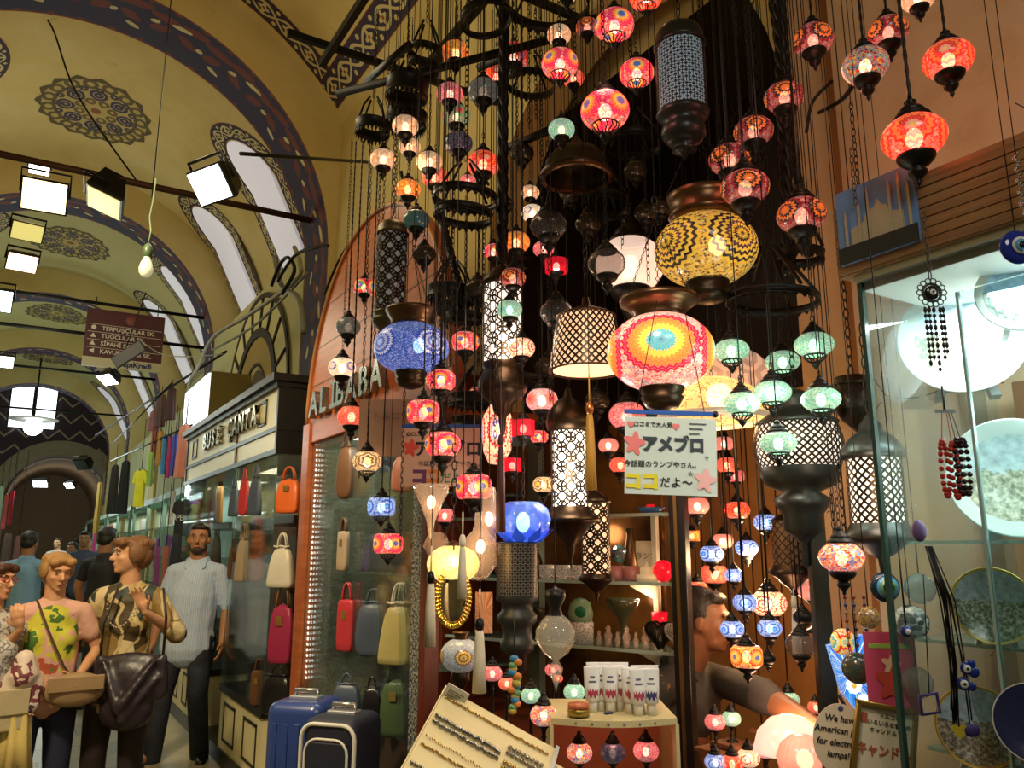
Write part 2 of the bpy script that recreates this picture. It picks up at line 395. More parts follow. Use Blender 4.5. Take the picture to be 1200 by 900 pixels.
# medallions
def medallion_mat():
    k = NT('painted_medallion'); x, y, _ = k.sep(k.tc('UV')); x = k.math('SUBTRACT', x, .5); y = k.math('SUBTRACT', y, .5)
    r = k.math('MULTIPLY', k.math('SQRT', k.math('ADD', k.math('POWER', x, 2), k.math('POWER', y, 2))), 2); a = k.math('ARCTAN2', y, x)
    def lob(n, ph, rc, rad, w, sgn=1):
        f = k.math('SUBTRACT', k.math('FRACT', k.math('ADD', k.math('MULTIPLY', a, n/TAU), ph)), .5)
        lx = k.math('MULTIPLY', k.math('MULTIPLY', f, TAU/n), rc); ly = k.math('SUBTRACT', r, rc)
        d = k.math('SQRT', k.math('ADD', k.math('POWER', lx, 2), k.math('POWER', ly, 2)))
        return k.math('LESS_THAN', k.math('ABSOLUTE', k.math('SUBTRACT', d, rad)), w)
    c = k.mix(lob(16, 0, .82, .10, .035), srgb(176, 156, 92), srgb(92, 80, 44))
    c = k.mix(lob(8, .5, .52, .13, .03), c, srgb(58, 50, 76)); c = k.mix(lob(8, .5, .52, .055, .03), c, srgb(58, 50, 76)); c = k.mix(lob(16, .5, .68, .05, .03), c, srgb(70, 60, 60))
    c = k.mix(lob(8, 0, .3, .07, .03), c, srgb(104, 84, 52)); c = k.mix(k.math('LESS_THAN', r, .09), c, srgb(128, 76, 44))
    c = k.mix(k.math('GREATER_THAN', r, .93), c, srgb(84, 72, 40))
    k.set(k.p.inputs['Base Color'], c); k.p.inputs['Roughness'].default_value = .8; return k.m
MED = medallion_mat()
for i, y0 in enumerate(RIBS[:4]):
    yc = y0+2.85; mb = MB(); n = 64; c = (yc, .13)
    for r0, r1 in ((0, .3), (.3, .6), (.6, .8), (.8, 1)):
        for j in range(n):
            def Q(r, jj):
                t = TAU*jj/n; s_ = 1+(.05*math.cos(16*t) if r == 1 else 0); rr = r*s_
                return vp(c[0]+.66*rr*math.cos(t), c[1]+.54*rr*math.sin(t), .005), (.5+.5*rr*math.cos(t), .5+.5*rr*math.sin(t))
            a, b, d, e = Q(r0, j), Q(r1, j), Q(r1, j+1), Q(r0, j+1)
            mb.quad(a[0], b[0], d[0], e[0], 0, [a[1], b[1], d[1], e[1]])
    struct('ceiling_medallion' if i == 0 else 'ceiling_medallion.%03d' % i, mb, MED)
# shop-side wall with the arched opening of the lamp shop
OY, OZ, OR_ = 2.53, 2.98, .97
def wall_with_arch():
    mb = MB(); n = 32; zt = 5.3; T = .22
    arc = [(OY+OR_*math.cos(PI*i/n), OZ+OR_*math.sin(PI*i/n)) for i in range(n+1)]
    def Q(p, x): return (x, p[0], p[1])
    for i in range(n):
        a, b = arc[i], arc[i+1]
        for x in (XW, XW+T): mb.quad(Q(a, x), Q(b, x), (x, b[0], zt), (x, a[0], zt))
        mb.quad(Q(a, XW), Q(b, XW), Q(b, XW+T), Q(a, XW+T))
    for yy in (OY-OR_, OY+OR_): mb.quad((XW, yy, 0), (XW+T, yy, 0), (XW+T, yy, OZ), (XW, yy, OZ))
    mb.quad((XW, OY+OR_, 0), (XW, 6.1, 0), (XW, 6.1, zt), (XW, OY+OR_, zt))
    return mb
struct('wall_right', wall_with_arch(), YEL)
mbx = MB(); mbx.box(XW, XW+.22, 1.3, OY-OR_, 0, 5.3); struct('wall_pier', mbx, ORA)
mbx = MB(); mbx.box(1.9, XW+.22, -3, 1.3, 0, 5.3); struct('wall_right_near', mbx, ORA)
mbx = MB(); mbx.box(1.955, 2.0, 1.3, 1.36, 0, 5.3); struct('trim_1', mbx, mat('ochre_edge', srgb(150, 100, 55), .8))
struct('wall_right_far', MB().box(2.3, 2.5, 6.6, 26, 0, 4.6), GRN)
struct('wall_far_lower', MB().box(1.98, 2.3, 6.6, 26, 0, 3.6), GRN)
# back room of the lamp shop
k = NT('shop_back_wall'); sx, sy, sz = k.sep(k.tc()); st = k.math('FRACT', k.math('MULTIPLY', k.math('ADD', sx, sy), 5.5))
c = k.ramp(k.noise(2.5, 4), [(.3, srgb(176, 110, 62)), (.6, srgb(214, 156, 90))], False); k.set(k.p.inputs['Base Color'], k.mix(k.math('LESS_THAN', st, .06), c, srgb(70, 36, 20))); k.p.inputs['Roughness'].default_value = .6
ROOM = k.m
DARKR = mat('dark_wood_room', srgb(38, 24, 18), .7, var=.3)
struct('wall_shop_back', MB().box(3.35, 3.45, .9, 4.3, 0, 2.35), ROOM)
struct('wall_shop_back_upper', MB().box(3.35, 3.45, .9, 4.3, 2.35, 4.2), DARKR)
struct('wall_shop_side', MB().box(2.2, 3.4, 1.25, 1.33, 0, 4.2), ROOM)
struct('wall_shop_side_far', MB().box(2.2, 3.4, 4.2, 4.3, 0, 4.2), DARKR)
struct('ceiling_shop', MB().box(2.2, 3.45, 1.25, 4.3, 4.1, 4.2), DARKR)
# end wall of the street
def endmat():
    k = NT('dark_lattice_paint'); x, y, z = k.sep(k.tc())
    a = k.math('FRACT', k.math('MULTIPLY', x, 1.9)); t = k.math('MULTIPLY', k.math('ABSOLUTE', k.math('SUBTRACT', a, .5)), .5)
    b = k.math('FRACT', k.math('MULTIPLY', k.math('ADD', z, t), 2.1)); l = k.math('LESS_THAN', b, .13)
    k.set(k.p.inputs['Base Color'], k.mix(l, srgb(52, 36, 44), srgb(150, 132, 110))); k.p.inputs['Roughness'].default_value = .8; return k.m
mb = MB(); n = 24; ye = 26; ec, ez, er = .95, 2.75, 1.35
arc = [(ec+er*math.cos(PI*i/n), ez+er*math.sin(PI*i/n)) for i in range(n+1)]
for i in range(n):
    a, b = arc[i], arc[i+1]; mb.quad((a[0], ye, a[1]), (b[0], ye, b[1]), (b[0], ye, 6.3), (a[0], ye, 6.3))
mb.quad((-2.2, ye, 0), (ec-er, ye, 0), (ec-er, ye, 6.3), (-2.2, ye, 6.3)); mb.quad((ec+er, ye, 0), (2.6, ye, 0), (2.6, ye, 6.3), (ec+er, ye, 6.3))
struct('wall_end', mb, endmat())
mb = MB()
for rr, yy in ((er, ye-.02), (er+.34, ye-.02)):
    pass
for i in range(n):
    t0, t1 = PI*i/n, PI*(i+1)/n
    def P(t, r, y): return (ec+r*math.cos(t), y, ez+r*math.sin(t))
    mb.quad(P(t0, er, ye-.05), P(t1, er, ye-.05), P(t1, er+.4, ye-.05), P(t0, er+.4, ye-.05))
    mb.quad(P(t0, er, ye-.05), P(t1, er, ye-.05), P(t1, er, ye+1), P(t0, er, ye+1))
struct('trim_2', mb, mat('arch_stone', srgb(140, 128, 104), .8, var=.2))
mb = MB()                                                   # the lower passage beyond
for i in range(n):
    t0, t1 = PI*i/n, PI*(i+1)/n
    mb.quad(*[(ec+1.3*math.cos(t), y, ez+.0+1.3*math.sin(t)) for t, y in ((t0, ye+.9), (t1, ye+.9), (t1, 33), (t0, 33))])
mb.quad((ec-1.3, ye, 0), (ec-1.3, 33, 0), (ec-1.3, 33, ez), (ec-1.3, ye, ez)); mb.quad((ec+1.3, ye, 0), (ec+1.3, 33, 0), (ec+1.3, 33, ez), (ec+1.3, ye, ez)); mb.quad((ec-1.4, 33, 0), (ec+1.4, 33, 0), (ec+1.4, 33, 4.2), (ec-1.4, 33, 4.2))
struct('wall_passage', mb, mat('passage_plaster', srgb(150, 130, 104), .8, var=.2))
light('passage_light', 'POINT', (ec, 29, 2.9), 22, (1, .92, .8), .2)
# bright window high in the end wall
mb = MB(); a, b = onY(9, 500, ye-.06), onY(70, 440, ye-.06); x0, x1, z0, z1 = a.x, b.x, a.z+.0, b.z-.25
mb.quad((x0, ye-.06, z0), (x1, ye-.06, z0), (x1, ye-.06, z1), (x0, ye-.06, z1))
pts = [(x0+(x1-x0)*i/10, ye-.06, z1+.28*math.sin(PI*i/10)) for i in range(11)]
mb.add(pts, [tuple(range(11))])
struct('window_20', mb, mat('bright_sky_pane', (.8, .88, 1), .5, emit=2.6, ecol=(.82, .9, 1)))
mb = MB(); mb.box((x0+x1)/2-.03, (x0+x1)/2+.03, ye-.12, ye-.07, z0, z1+.28); mb.box(x0-.05, x1+.05, ye-.12, ye-.07, z1-.03, z1+.03); mb.box(x0-.05, x0, ye-.12, ye-.07, z0, z1); mb.box(x1, x1+.05, ye-.12, ye-.07, z0, z1); mb.box(x0-.05, x1+.05, ye-.12, ye-.07, z0-.05, z0)
struct('window_20_frame', mb, BLACK)
# painted arched niche in the wall above the first bag shop
mb = MB(); cy, cz, ry, rz, x = 8.1, 2.9, 1.28, 1.2, 1.9
mb0 = MB().box(1.93, 1.985, 6.64, 10.4, 2.45, 4.15); struct('wall_niche_panel', mb0, mat('pale_green_plaster', srgb(188, 182, 130), .85, var=.1, scale=3))
def arcband(mb, r0, r1, x, mi, n=36, y0=cy, z0=cz, el=1.0, x1=None):
    for i in range(n):
        t0, t1 = PI*i/n, PI*(i+1)/n
        P = lambda t, r, xx: (xx, y0+r*math.cos(t)*ry/1.28, z0+r*math.sin(t)*rz/1.28)
        mm = mi if not isinstance(mi, tuple) else mi[(i//4) % len(mi)]
        mb.quad(P(t0, r0, x), P(t1, r0, x), P(t1, r1, x), P(t0, r1, x), mm)
        mb.quad(P(t0, r0, x), P(t1, r0, x), P(t1, r0, x1 or x+.06), P(t0, r0, x1 or x+.06), mm)
arcband(mb, 1.2, 1.26, 1.90, 1); arcband(mb, .88, 1.2, 1.905, (0, 0)); arcband(mb, .78, .88, 1.89, 1); arcband(mb, .5, .78, 1.91, 2); arcband(mb, .46, .5, 1.905, 1); arcband(mb, 0.001, .46, 1.915, 0)
arcband(mb, .1, .3, 1.908, 3, y0=8.0, z0=3.0)
for i in range(1, 9):
    t = PI*i/9
    p0 = Vector((1.9, cy+.88*math.cos(t), cz+.88*math.sin(t)*rz/1.28)); p1 = Vector((1.9, cy+1.2*math.cos(t), cz+1.2*math.sin(t)*rz/1.28)); mb.tube([p0, p1], .018, 5, 1)
o = mb.build('window_21', [mat('cream_voussoir', srgb(208, 200, 140), .8), mat('dark_line_paint', srgb(52, 46, 34), .8), mat('ochre_reveal', srgb(168, 142, 74), .8), mat('grey_tympanum', srgb(100, 96, 80), .8)]); o['kind'] = 'structure'
# iron tie rods across the vault
ROD = mat('rusty_rod', srgb(70, 44, 28), .6, .5, var=.4)
for i, (y, z) in enumerate(((6.35, 4.28), (10.75, 4.5), (10.6, 4.06), (15.1, 4.45), (19.5, 4.4))):
    o = MB().tube([(-1.6, y, z), (1.885, y, z)], .028 if i == 0 else .022, 8).build('tie_rod', ROD if i == 0 else BLACK)
    tag(o, ['rusty brown iron tie rod carrying floodlights across the nearest rib', 'black iron tie rod from which the brown direction board hangs', 'thinner black rod crossing just below the direction board top', 'black tie rod of the third vault bay', 'farthest black tie rod near the end of the vaulted street'][i], 'rod', 'tie rods across the vault')
# ================================================================ mosaic lamp materials
def mosaic(name, rings, bg, e=1.0, tr=.3, squash=.8, vs=13, petals=16, R_=6.0, reach=.8, grout=None, tcol=None, med=True, rough=.18):
    """rings: colours from the medallion's centre outwards; bg: colours of the loose tesserae"""
    k = NT(name); o = k.tc(); x, y, z = k.sep(o); z = k.math('MULTIPLY', z, 1/squash)
    cv = k.n('ShaderNodeCombineXYZ'); k.set(cv.inputs[0], x); k.set(cv.inputs[1], y); k.set(cv.inputs[2], z)
    nv = k.n('ShaderNodeVectorMath', operation='NORMALIZE'); k.set(nv.inputs[0], cv.outputs[0]); x, y, z = k.sep(nv.outputs[0])
    vo = k.n('ShaderNodeTexVoronoi', i_Scale=vs); k.set(vo.inputs['Vector'], nv.outputs[0]); vc = k.sep(vo.outputs['Color'])
    stops = [(i/len(bg), c) for i, c in enumerate(bg)]; cb = k.ramp(vc[0], stops)
    ve = k.n('ShaderNodeTexVoronoi', feature='DISTANCE_TO_EDGE', i_Scale=vs); k.set(ve.inputs['Vector'], nv.outputs[0])
    c = cb
    g = k.math('LESS_THAN', ve.outputs['Distance'], .05)
    if med:
        ax, ay = k.math('ABSOLUTE', x), k.math('ABSOLUTE', y); m = k.math('MAXIMUM', ax, ay); s_ = k.math('MINIMUM', ax, ay)
        d = k.math('ARCCOSINE', k.math('MINIMUM', m, .9999)); ph = k.math('ARCTAN2', z, s_)
        w_ = k.math('ABSOLUTE', k.math('SUBTRACT', k.math('MULTIPLY', k.math('FRACT', k.math('MULTIPLY', ph, petals/TAU)), 2), 1))
        dd = k.math('DIVIDE', d, reach); idx = k.math('ADD', k.math('MULTIPLY', dd, len(rings)), k.math('MULTIPLY', w_, .85))
        cr = k.ramp(k.math('DIVIDE', k.math('FLOOR', idx), len(rings)+.001), [(max(0, (i-.4)/len(rings)), q) for i, q in enumerate(rings)])
        inside = k.math('LESS_THAN', idx, len(rings)); c = k.mix(inside, cb, cr)
        g2 = k.math('LESS_THAN', k.math('FRACT', idx), .1); g = k.math('ADD', k.math('MULTIPLY', g, k.math('SUBTRACT', 1, inside)), k.math('MULTIPLY', g2, inside))
    c = k.mix(k.math('MULTIPLY', g, .75), c, grout or (.7, .45, .3))
    k.set(k.p.inputs['Base Color'], c); k.set(k.p.inputs['Emission Color'], c); k.p.inputs['Emission Strength'].default_value = e
    k.p.inputs['Roughness'].default_value = rough; k.p.inputs['Specular IOR Level'].default_value = .6
    t = k.n('ShaderNodeBsdfTransparent'); k.set(t.inputs[0], k.mix(.25, c, (1, 1, 1)))
    mx = k.n('ShaderNodeMixShader'); mx.inputs[0].default_value = 1-tr; k.t.links.new(t.outputs[0], mx.inputs[1]); k.t.links.new(k.p.outputs[0], mx.inputs[2]); k.t.links.new(mx.outputs[0], k.out.inputs[0])
    k.m.cycles.emission_sampling = 'NONE'; return k.m
MG = (.85, .02, .12); PK = (1, .2, .15); RD = (.85, .03, .02); OR = (1, .22, .03); YL = (1, .6, .06); BL = (.02, .12, .45); WT = (1, .68, .48); TQ = (.05, .5, .5); LP = (1, .36, .26); DR = (.3, .01, .02); BK = (.02, .015, .02); CR = (1, .78, .5); GN = (.1, .5, .22)
FL = [BL, BL, YL, OR, MG, MG]
K = {}
def kind(n, desc, *a, **kw): K[n] = (mosaic('mosaic_'+n, *a, **kw), desc, kw.get('e', 1.0))
kind('flower', 'pink mosaic globe with yellow flowers', FL, [PK, LP, RD, WT, PK, MG, PK], e=.62)
kind('drum', 'red speckled mosaic drum with yellow flowers', FL, [RD, LP, RD, WT, OR, RD], e=.75)
kind('redplain', 'red speckled mosaic globe', FL, [RD, PK, LP, RD, OR, RD], e=.55, med=False, vs=17)
kind('red', 'bright red mosaic globe', [YL, LP, RD, RD, OR, RD], [PK, RD, OR, PK, RD, LP], e=.6, petals=14)
kind('darkred', 'dusky rose flowered mosaic globe', [OR, OR, BK, OR, BK, DR], [(.5, .14, .11), (.38, .09, .08), (.6, .25, .2), (.42, .1, .09), (.25, .06, .07)], e=.5, tr=.2, petals=14, grout=(.35, .15, .12))
kind('multi', 'multicoloured confetti mosaic globe', FL, [RD, WT, BL, YL, RD, CR, PK, OR, (.1, .3, .6)], e=.7, med=False, vs=9)
kind('darkmulti', 'dim multicoloured diamond mosaic globe', FL, [RD, (.5, .4, .35), BL, YL, DR, (.4, .3, .3), TQ], e=.32, med=False, vs=9)
kind('white', 'cream white mosaic globe', [(.5, .5, .6), WT, BL, CR, CR], [CR, (1, .9, .75), CR, (.5, .5, .5), CR], e=.85)
kind('cream', 'cream swirled mosaic globe', [(1, .8, .6), (.9, .5, .25), CR, (.8, .42, .2)], [(.9, .6, .4), (.8, .5, .32), CR], e=.55, petals=6)
kind('orange', 'orange mosaic globe with dark specks', [YL, OR, YL, OR], [OR, (1, .35, .12), (.2, .03, .05), OR, YL], e=.5, vs=18)
kind('blue', 'blue mosaic globe', [(.3, .7, 1), (.03, .2, .8), (.6, .8, 1), (.02, .08, .5), (.5, .65, .9)], [(.02, .08, .5), (.35, .5, .8), (.03, .15, .6), (.6, .7, .85)], e=.6, grout=(.4, .5, .7))
kind('green', 'mint green crackled glass globe', [], [(.12, .48, .36), (.3, .62, .46), (.55, .72, .52), (.15, .5, .38), (.1, .42, .33)], e=.62, med=False, vs=11, grout=(.8, .7, .5), tr=.22)
kind('teal', 'unlit teal crackled glass globe', [], [(.03, .09, .09), (.05, .13, .12), (.04, .11, .1)], e=.25, med=False, vs=16, tr=.05, grout=(.1, .14, .13))  # globe is unlit; a faint glow is put into its colour
kind('grey', 'unlit grey mosaic globe', [], [(.16, .16, .13), (.1, .1, .09), (.2, .2, .17)], e=.35, med=False, vs=18, tr=.05, grout=(.04, .04, .04))  # unlit as well, brightened by a glow in the material
kind('purple', 'dark violet silvered mosaic globe', [], [(.06, .04, .09), (.12, .1, .16), (.03, .03, .05), (.2, .16, .2)], e=.3, med=False, vs=20, tr=.05, grout=(.02, .02, .02))
kind('pinkcrackle', 'pink crackled glass globe', [], [(.8, .1, .16), (1, .4, .4), (.7, .06, .14), (.9, .25, .25)], e=.5, med=False, vs=12)
kind('pinkwhite', 'pink and white crackled mosaic globe', [MG, PK, LP, (1, .55, .6)], [(1, .55, .5), (1, .75, .68), (.8, .2, .3), (1, .6, .55)], e=.62, vs=12, petals=8)
kind('greenmulti', 'green mosaic globe with small red flowers', [RD, PK, GN, (.35, .45, .25)], [(.2, .4, .2), (.35, .42, .22), (.5, .3, .2), (.15, .3, .18)], e=.38, vs=12)
kind('gold', 'gold mosaic globe with brown stars', [YL, YL, (.22, .09, .01), CR, (.25, .12, .02)], [CR, (1, .7, .25), (.5, .28, .05), CR], e=.75, petals=6)
kind('redblue', 'red mosaic globe with a blue and white band', [WT, BL, RD, RD], [RD, BL, RD, (.8, .1, .1), WT], e=.45)
kind('redglass', 'plain ruby red glass drum', [], [(.9, .01, .04), (.8, .01, .03)], e=.55, med=False, vs=3, grout=(.8, .02, .04), tr=.35)
kind('whiteflower', 'white mosaic globe with dark red petals', [(.08, .08, .2), WT, DR, WT, DR, CR], [CR, LP, CR, RD, CR], e=.85)
kind('pinkclear', 'clear pink glass globe', [], [(1, .45, .38), (1, .5, .42)], e=.4, med=False, vs=3, grout=(1, .5, .4), tr=.45)
kind('orangeflower', 'orange and yellow mosaic globe with blue-eyed flowers', [BL, BL, YL, YL, OR, RD, YL], [OR, WT, RD, YL, OR], e=.9)
kind('rainbow', 'small rainbow striped mosaic globe', [WT, (.1, .2, .8), GN, YL, MG, RD], [BL, WT, GN], e=.6, reach=1.0, petals=20)
kind('star', 'cream mosaic globe with a red star', [RD, WT, WT, RD, CR, CR], [CR, LP, CR, (.9, .5, .3)], e=.85, petals=6)
K['smoke'] = (glass('smoked_silver_glass', (.14, .15, .15), .30, .08), 'unlit smoked glass ball', 0)
K['clear'] = (glass('clear_bubble_glass', (.8, .75, .7), .22, .05), 'clear glass ball', 0)
K['bronze'] = (mat('bronze_glass', (.06, .05, .035), .2, .5), 'unlit dark bronze ball', 0)
K['pierced'] = (BLACK, 'small pierced black metal ball', 0)
K['frost'] = (mosaic('mosaic_frost', [], [(1, .72, .58), (1, .76, .62)], e=.75, med=False, vs=2, grout=(1, .75, .6), tr=.12), 'plain frosted peach glass ball', 1)
# ---------------------------------------------------------------- unit meshes (radius 1)
def globe_prof(q=.8, cut=.86, n=14):
    a = math.asin(cut); return [(math.cos(-a+2*a*i/n), q*math.sin(-a+2*a*i/n)) for i in range(n+1)]
def mk(mb, m, name):
    o = mb.build(name, m); me = o.data; bpy.data.objects.remove(o); me.name = name; return me
G_ME = {}
def globe_mesh(knd, shape='ball'):
    key = (knd, shape)
    if key not in G_ME:
        if shape == 'drum': pr = [(.62, -.66), (.8, -.64), (.96, -.45), (1, -.2), (1, .2), (.96, .45), (.8, .64), (.62, .66)]
        elif shape == 'flat': pr = globe_prof(.72, .9)
        elif shape == 'cyl': pr = [(.9, -.62), (.92, .62)]
        else: pr = globe_prof()
        G_ME[key] = mk(MB().lathe(pr, 28), K[knd][0], 'glass_globe')
    return G_ME[key]
CAP_ME = mk(MB().lathe([(.56, .62), (.6, .66), (.58, .74), (.46, .82), (.4, .86), (.44, .9), (.36, 1.0), (.24, 1.12), (.15, 1.22), (.2, 1.27), (.12, 1.34), (.05, 1.4), (0, 1.42)], 18), BLACK, 'top_cap')
CUP_ME = mk(MB().lathe([(.5, -.6), (.6, -.66), (.6, -.72), (.54, -.84), (.4, -.98), (.27, -1.04), (.2, -1.1), (.3, -1.2), (.26, -1.32), (.12, -1.46), (.08, -1.56), (.1, -1.6), (.03, -1.7), (0, -1.78)], 18), BLACK, 'bottom_finial')
# finial with open petal fretwork that lets the lit glass through
mb = MB(); mb.lathe([(.56, -.6), (.58, -.66), (.56, -.7)], 18); mb.lathe([(.2, -1.02), (.24, -1.08), (.2, -1.2), (.1, -1.34), (.04, -1.42), (0, -1.5)], 12)
for i in range(14):
    a = TAU*i/14; b = a+.16; ca, sa, cb, sb = math.cos(a), math.sin(a), math.cos(b), math.sin(b)
    mb.tube([(.55*ca, .55*sa, -.68), (.5*cb, .5*sb, -.82), (.36*ca, .36*sa, -.96), (.2*ca, .2*sa, -1.04)], .032, 5)
FRET_ME = mk(mb, BLACK, 'fretwork_finial')
GLOW = mat('lamp_glow', (1, .75, .5), .5, emit=9, ecol=(1, .66, .44)); GLOWC = mat('lamp_glow_cool', (.6, .85, 1), .5, emit=9, ecol=(.55, .8, 1)); GLOWG = mat('lamp_glow_mint', (.7, 1, .85), .5, emit=8, ecol=(.8, 1, .78)); GLOWP = mat('lamp_glow_pink', (1, .5, .5), .5, emit=3.4, ecol=(1, .4, .38))
BU = {n: mk(MB().ell((0, 0, -.05), .27, .27, .36, 12, 8), m, 'bulb') for n, m in (('w', GLOW), ('c', GLOWC), ('g', GLOWG), ('p', GLOWP))}
INNER_ME = mk(MB().ell((0, 0, -.8), .42, .42, .2, 14, 6), GLOW, 'lit_bowl')
def chain_mb(z0, z1, w=.006, style='chain', x=0, y=0):
    mb = MB(); L = z1-z0
    if L <= 0: return mb
    if style == 'rod': mb.tube([(x, y, z0), (x, y, z1)], w*.55, 6); return mb
    if style == 'rope':
        n = max(3, int(L/(w*3))); rs = [w*(.55 if i % 2 else .85) for i in range(n+1)]
        return mb.tube([(x, y, z0+L*i/n) for i in range(n+1)], rs, 6)
    st = w*3.4; n = max(1, min(90, int(L/st))); st = L/n
    for i in range(n):
        zc = z0+st*(i+.5); pts = []
        for j in range(8):
            t = TAU*j/8; a, b = w*math.cos(t), st*.62*math.sin(t); pts.append((x+(a if i % 2 else 0), y+(0 if i % 2 else a), zc+b))
        mb.tube(pts, w*.26, 4, closed=True)
    return mb
TOPZ = 3.86
def cord_up(t, P, z, r=.0016):
    top = (4.1 if P.x > 2.2 else TOPZ)-P.z
    if top > z+.02: MB().tube([(0, 0, z-.01), (0, 0, top)], r, 4).build('cord', BLACK, t)
PLACED = []
def reserve(u, v0, v1, w, D):
    a, b = at(u, v0, D), at(u, v1, D); PLACED.append(((a+b)/2, w*.5*D/F, b.z, a.z))
for q_ in ((800, 30, 190, 68, 1.9), (457, 240, 400, 42, 2.9), (589, 310, 520, 60, 2.6), (668, 460, 665, 66, 2.5), (699, 575, 705, 40, 2.6), (606, 590, 810, 66, 2.35), (688, 355, 460, 94, 2.25), (937, 480, 645, 112, 2.0), (1030, 485, 660, 84, 1.75), (1001, 430, 500, 46, 2.0), (929, 595, 720, 58, 2.5), (774, 330, 480, 130, 1.85), (827, 215, 350, 128, 1.95), (482, 350, 470, 92, 2.6), (531, 630, 690, 62, 2.3), (785, 480, 590, 112, 1.72), (676, 165, 215, 84, 2.35), (583, 440, 545, 42, 2.75), (545, 218, 275, 82, 2.6), (905, 320, 385, 110, 1.95), (505, 560, 635, 42, 2.25), (563, 600, 680, 44, 2.35), (573, 570, 640, 20, 2.4), (591, 0, 330, 14, 2.65), (918, 0, 320, 14, 2.0), (945, 0, 300, 10, 2.05), (691, 470, 575, 16, 2.1), (587, 500, 625, 14, 2.2), (835, 450, 500, 130, 2.35), (862, 400, 500, 90, 2.45)): reserve(*q_)
def solve(u, v, w, D, q=1.0):
    best = None
    for dd in (0, .05, -.05, .1, -.1, .16, -.16, .22, -.22, .3, -.3, .4, -.4, .5, .6):
        D2 = D+dd
        if D2 < 1.2: continue
        P = at(u, v, D2); r = w*.5*D2/F
        if D < 2.85 or u < 790:
            if P.x+r > (1.38 if P.y > 2.9 else 1.97): continue
        else:
            if P.x+r > 3.3 or P.x-r < 2.25: continue
        lo, hi = P.z-1.75*r*q, P.z+1.4*r*q; pen = 0
        for (c, rr, l2, h2) in PLACED:
            if lo < h2 and hi > l2:
                d = math.hypot(P.x-c.x, P.y-c.y); m = (rr+r)*1.0+.004
                if d < m: pen += m-d
        if best is None or pen < best[0]-.002: best = (pen, D2, lo, hi)
        if pen == 0: break
    if best is None: best = (0, D, 0, 0)
    D2 = best[1]; P = at(u, v, D2); r = w*.5*D2/F; PLACED.append((P, r, P.z-1.75*r*q, P.z+1.4*r*q)); return D2
nlamp = 0
def lamp(u, v, w, knd, where, D, top=None, shape='ball', style='chain', fin='cup', bulb='w', group=None, stand=False, tilt=None, lit=None, q=1.0):
    """u, v: centre of the glass, w: its width in pixels, top: pixel row the chain climbs to"""
    global nlamp; nlamp += 1
    D = solve(u, v, w, D, q)
    P = at(u, v, D); r = w*.5*D/F*1.0
    nm = {'ball': 'mosaic_lamp', 'drum': 'mosaic_lamp', 'flat': 'mosaic_lamp', 'cyl': 'glass_lantern'}[shape]
    if knd in ('smoke', 'clear', 'bronze', 'pinkclear', 'frost'): nm = 'glass_lamp'
    if knd == 'pierced': nm = 'pierced_lamp'
    t = thing(nm, (K[knd][1]+' '+where).replace('  ', ' '), 'lamp', P, (nlamp*.7) % TAU, group)
    t.rotation_euler.z = {'flower': random.uniform(-.5, .9), 'drum': random.uniform(.1, .8)}.get(knd, random.uniform(0, TAU))-YAW
    part('glass_globe', globe_mesh(knd, shape), t, scale=(r, r, r*q))
    part('top_cap', CAP_ME, t, scale=(r, r, r*q))
    if fin: part('bottom_finial', FRET_ME if fin == 'fret' else CUP_ME, t, scale=(r, r, r*q))
    if K[knd][2] > .3 and bulb: part('bulb', BU[bulb], t, scale=r)
    zt = (at(u, top, D).z if top is not None else TOPZ)-P.z
    if not stand and zt > r*1.4:
        o = chain_mb(r*1.36*q, zt, max(.0042, min(.0075, r*.09)) , style).build('chain', BLACK, t)
        if top is not None and (u > 465 or top > 200): cord_up(t, P, zt)
    if stand:
        MB().lathe([(.0, -1.62*r), (.62*r, -1.62*r), (.6*r, -1.54*r), (.3*r, -1.46*r), (.14*r, -1.3*r), (.2*r, -1.2*r), (.12*r, -1.05*r)], 16).build('stand_foot', BLACK, t)
    return t
L = lamp
# ---- over the bag shop corner (left of the cluster)
L(401, 431, 33, 'white', 'hanging highest at the street end, before the wooden arch', 3.3, 165)
L(412, 488, 34, 'redplain', 'hanging before the first letters of the wooden arch', 3.2, 165, style='rope')
L(430, 541, 34, 'gold', 'hanging from three chains before the granite pillar', 3.1, 175, style='rope', fin='fret')
L(447, 594, 32, 'blue', 'in drum form before the top shelf of the handbag showcase', 3.1, 420, 'drum', 'rod', 'fret', 'c')
L(455, 637, 34, 'drum', 'hanging below the blue drum, before the handbag showcase', 3.1, 610, 'drum', 'rod', 'fret')
L(427, 337, 26, 'rainbow', 'high before the arch, beside the pierced cylinder lantern', 3.3, 165, 'drum', 'rope')
L(408, 383, 30, 'grey', 'just above the white globe before the wooden arch', 3.25, 165, style='rope')
L(449, 187, 33, 'cream', 'under the far-left iron crown, alone and lowest of the cream ones', 3.1, 150)
L(475, 148, 34, 'cream', 'close below the iron crown bowl', 3.0, 110)
L(503, 190, 33, 'cream', 'beside the central dark post, below the iron bars', 2.95, 110)
L(480, 172, 28, 'cream', 'half hidden behind two other cream globes', 3.2, 120)
L(534, 62, 38, 'orange', 'near the top beside the iron hoop', 2.9, None)
L(527, 110, 35, 'pinkcrackle', 'directly under the orange globe', 2.95, 70)
L(535, 137, 37, 'greenmulti', 'directly under the pink crackled globe', 2.9, 115)
L(566, 107, 41, 'grey', 'with tall bell cap hanging from a long black rod', 2.7, None, style='rod')
L(537, 168, 37, 'purple', 'under the green and red one', 2.85, 140)
L(602, 66, 38, 'redblue', 'behind the tight row of hanging chains', 2.9, None, 'drum')
L(582, 90, 34, 'red', 'half hidden behind the grey globe', 3.1, None)
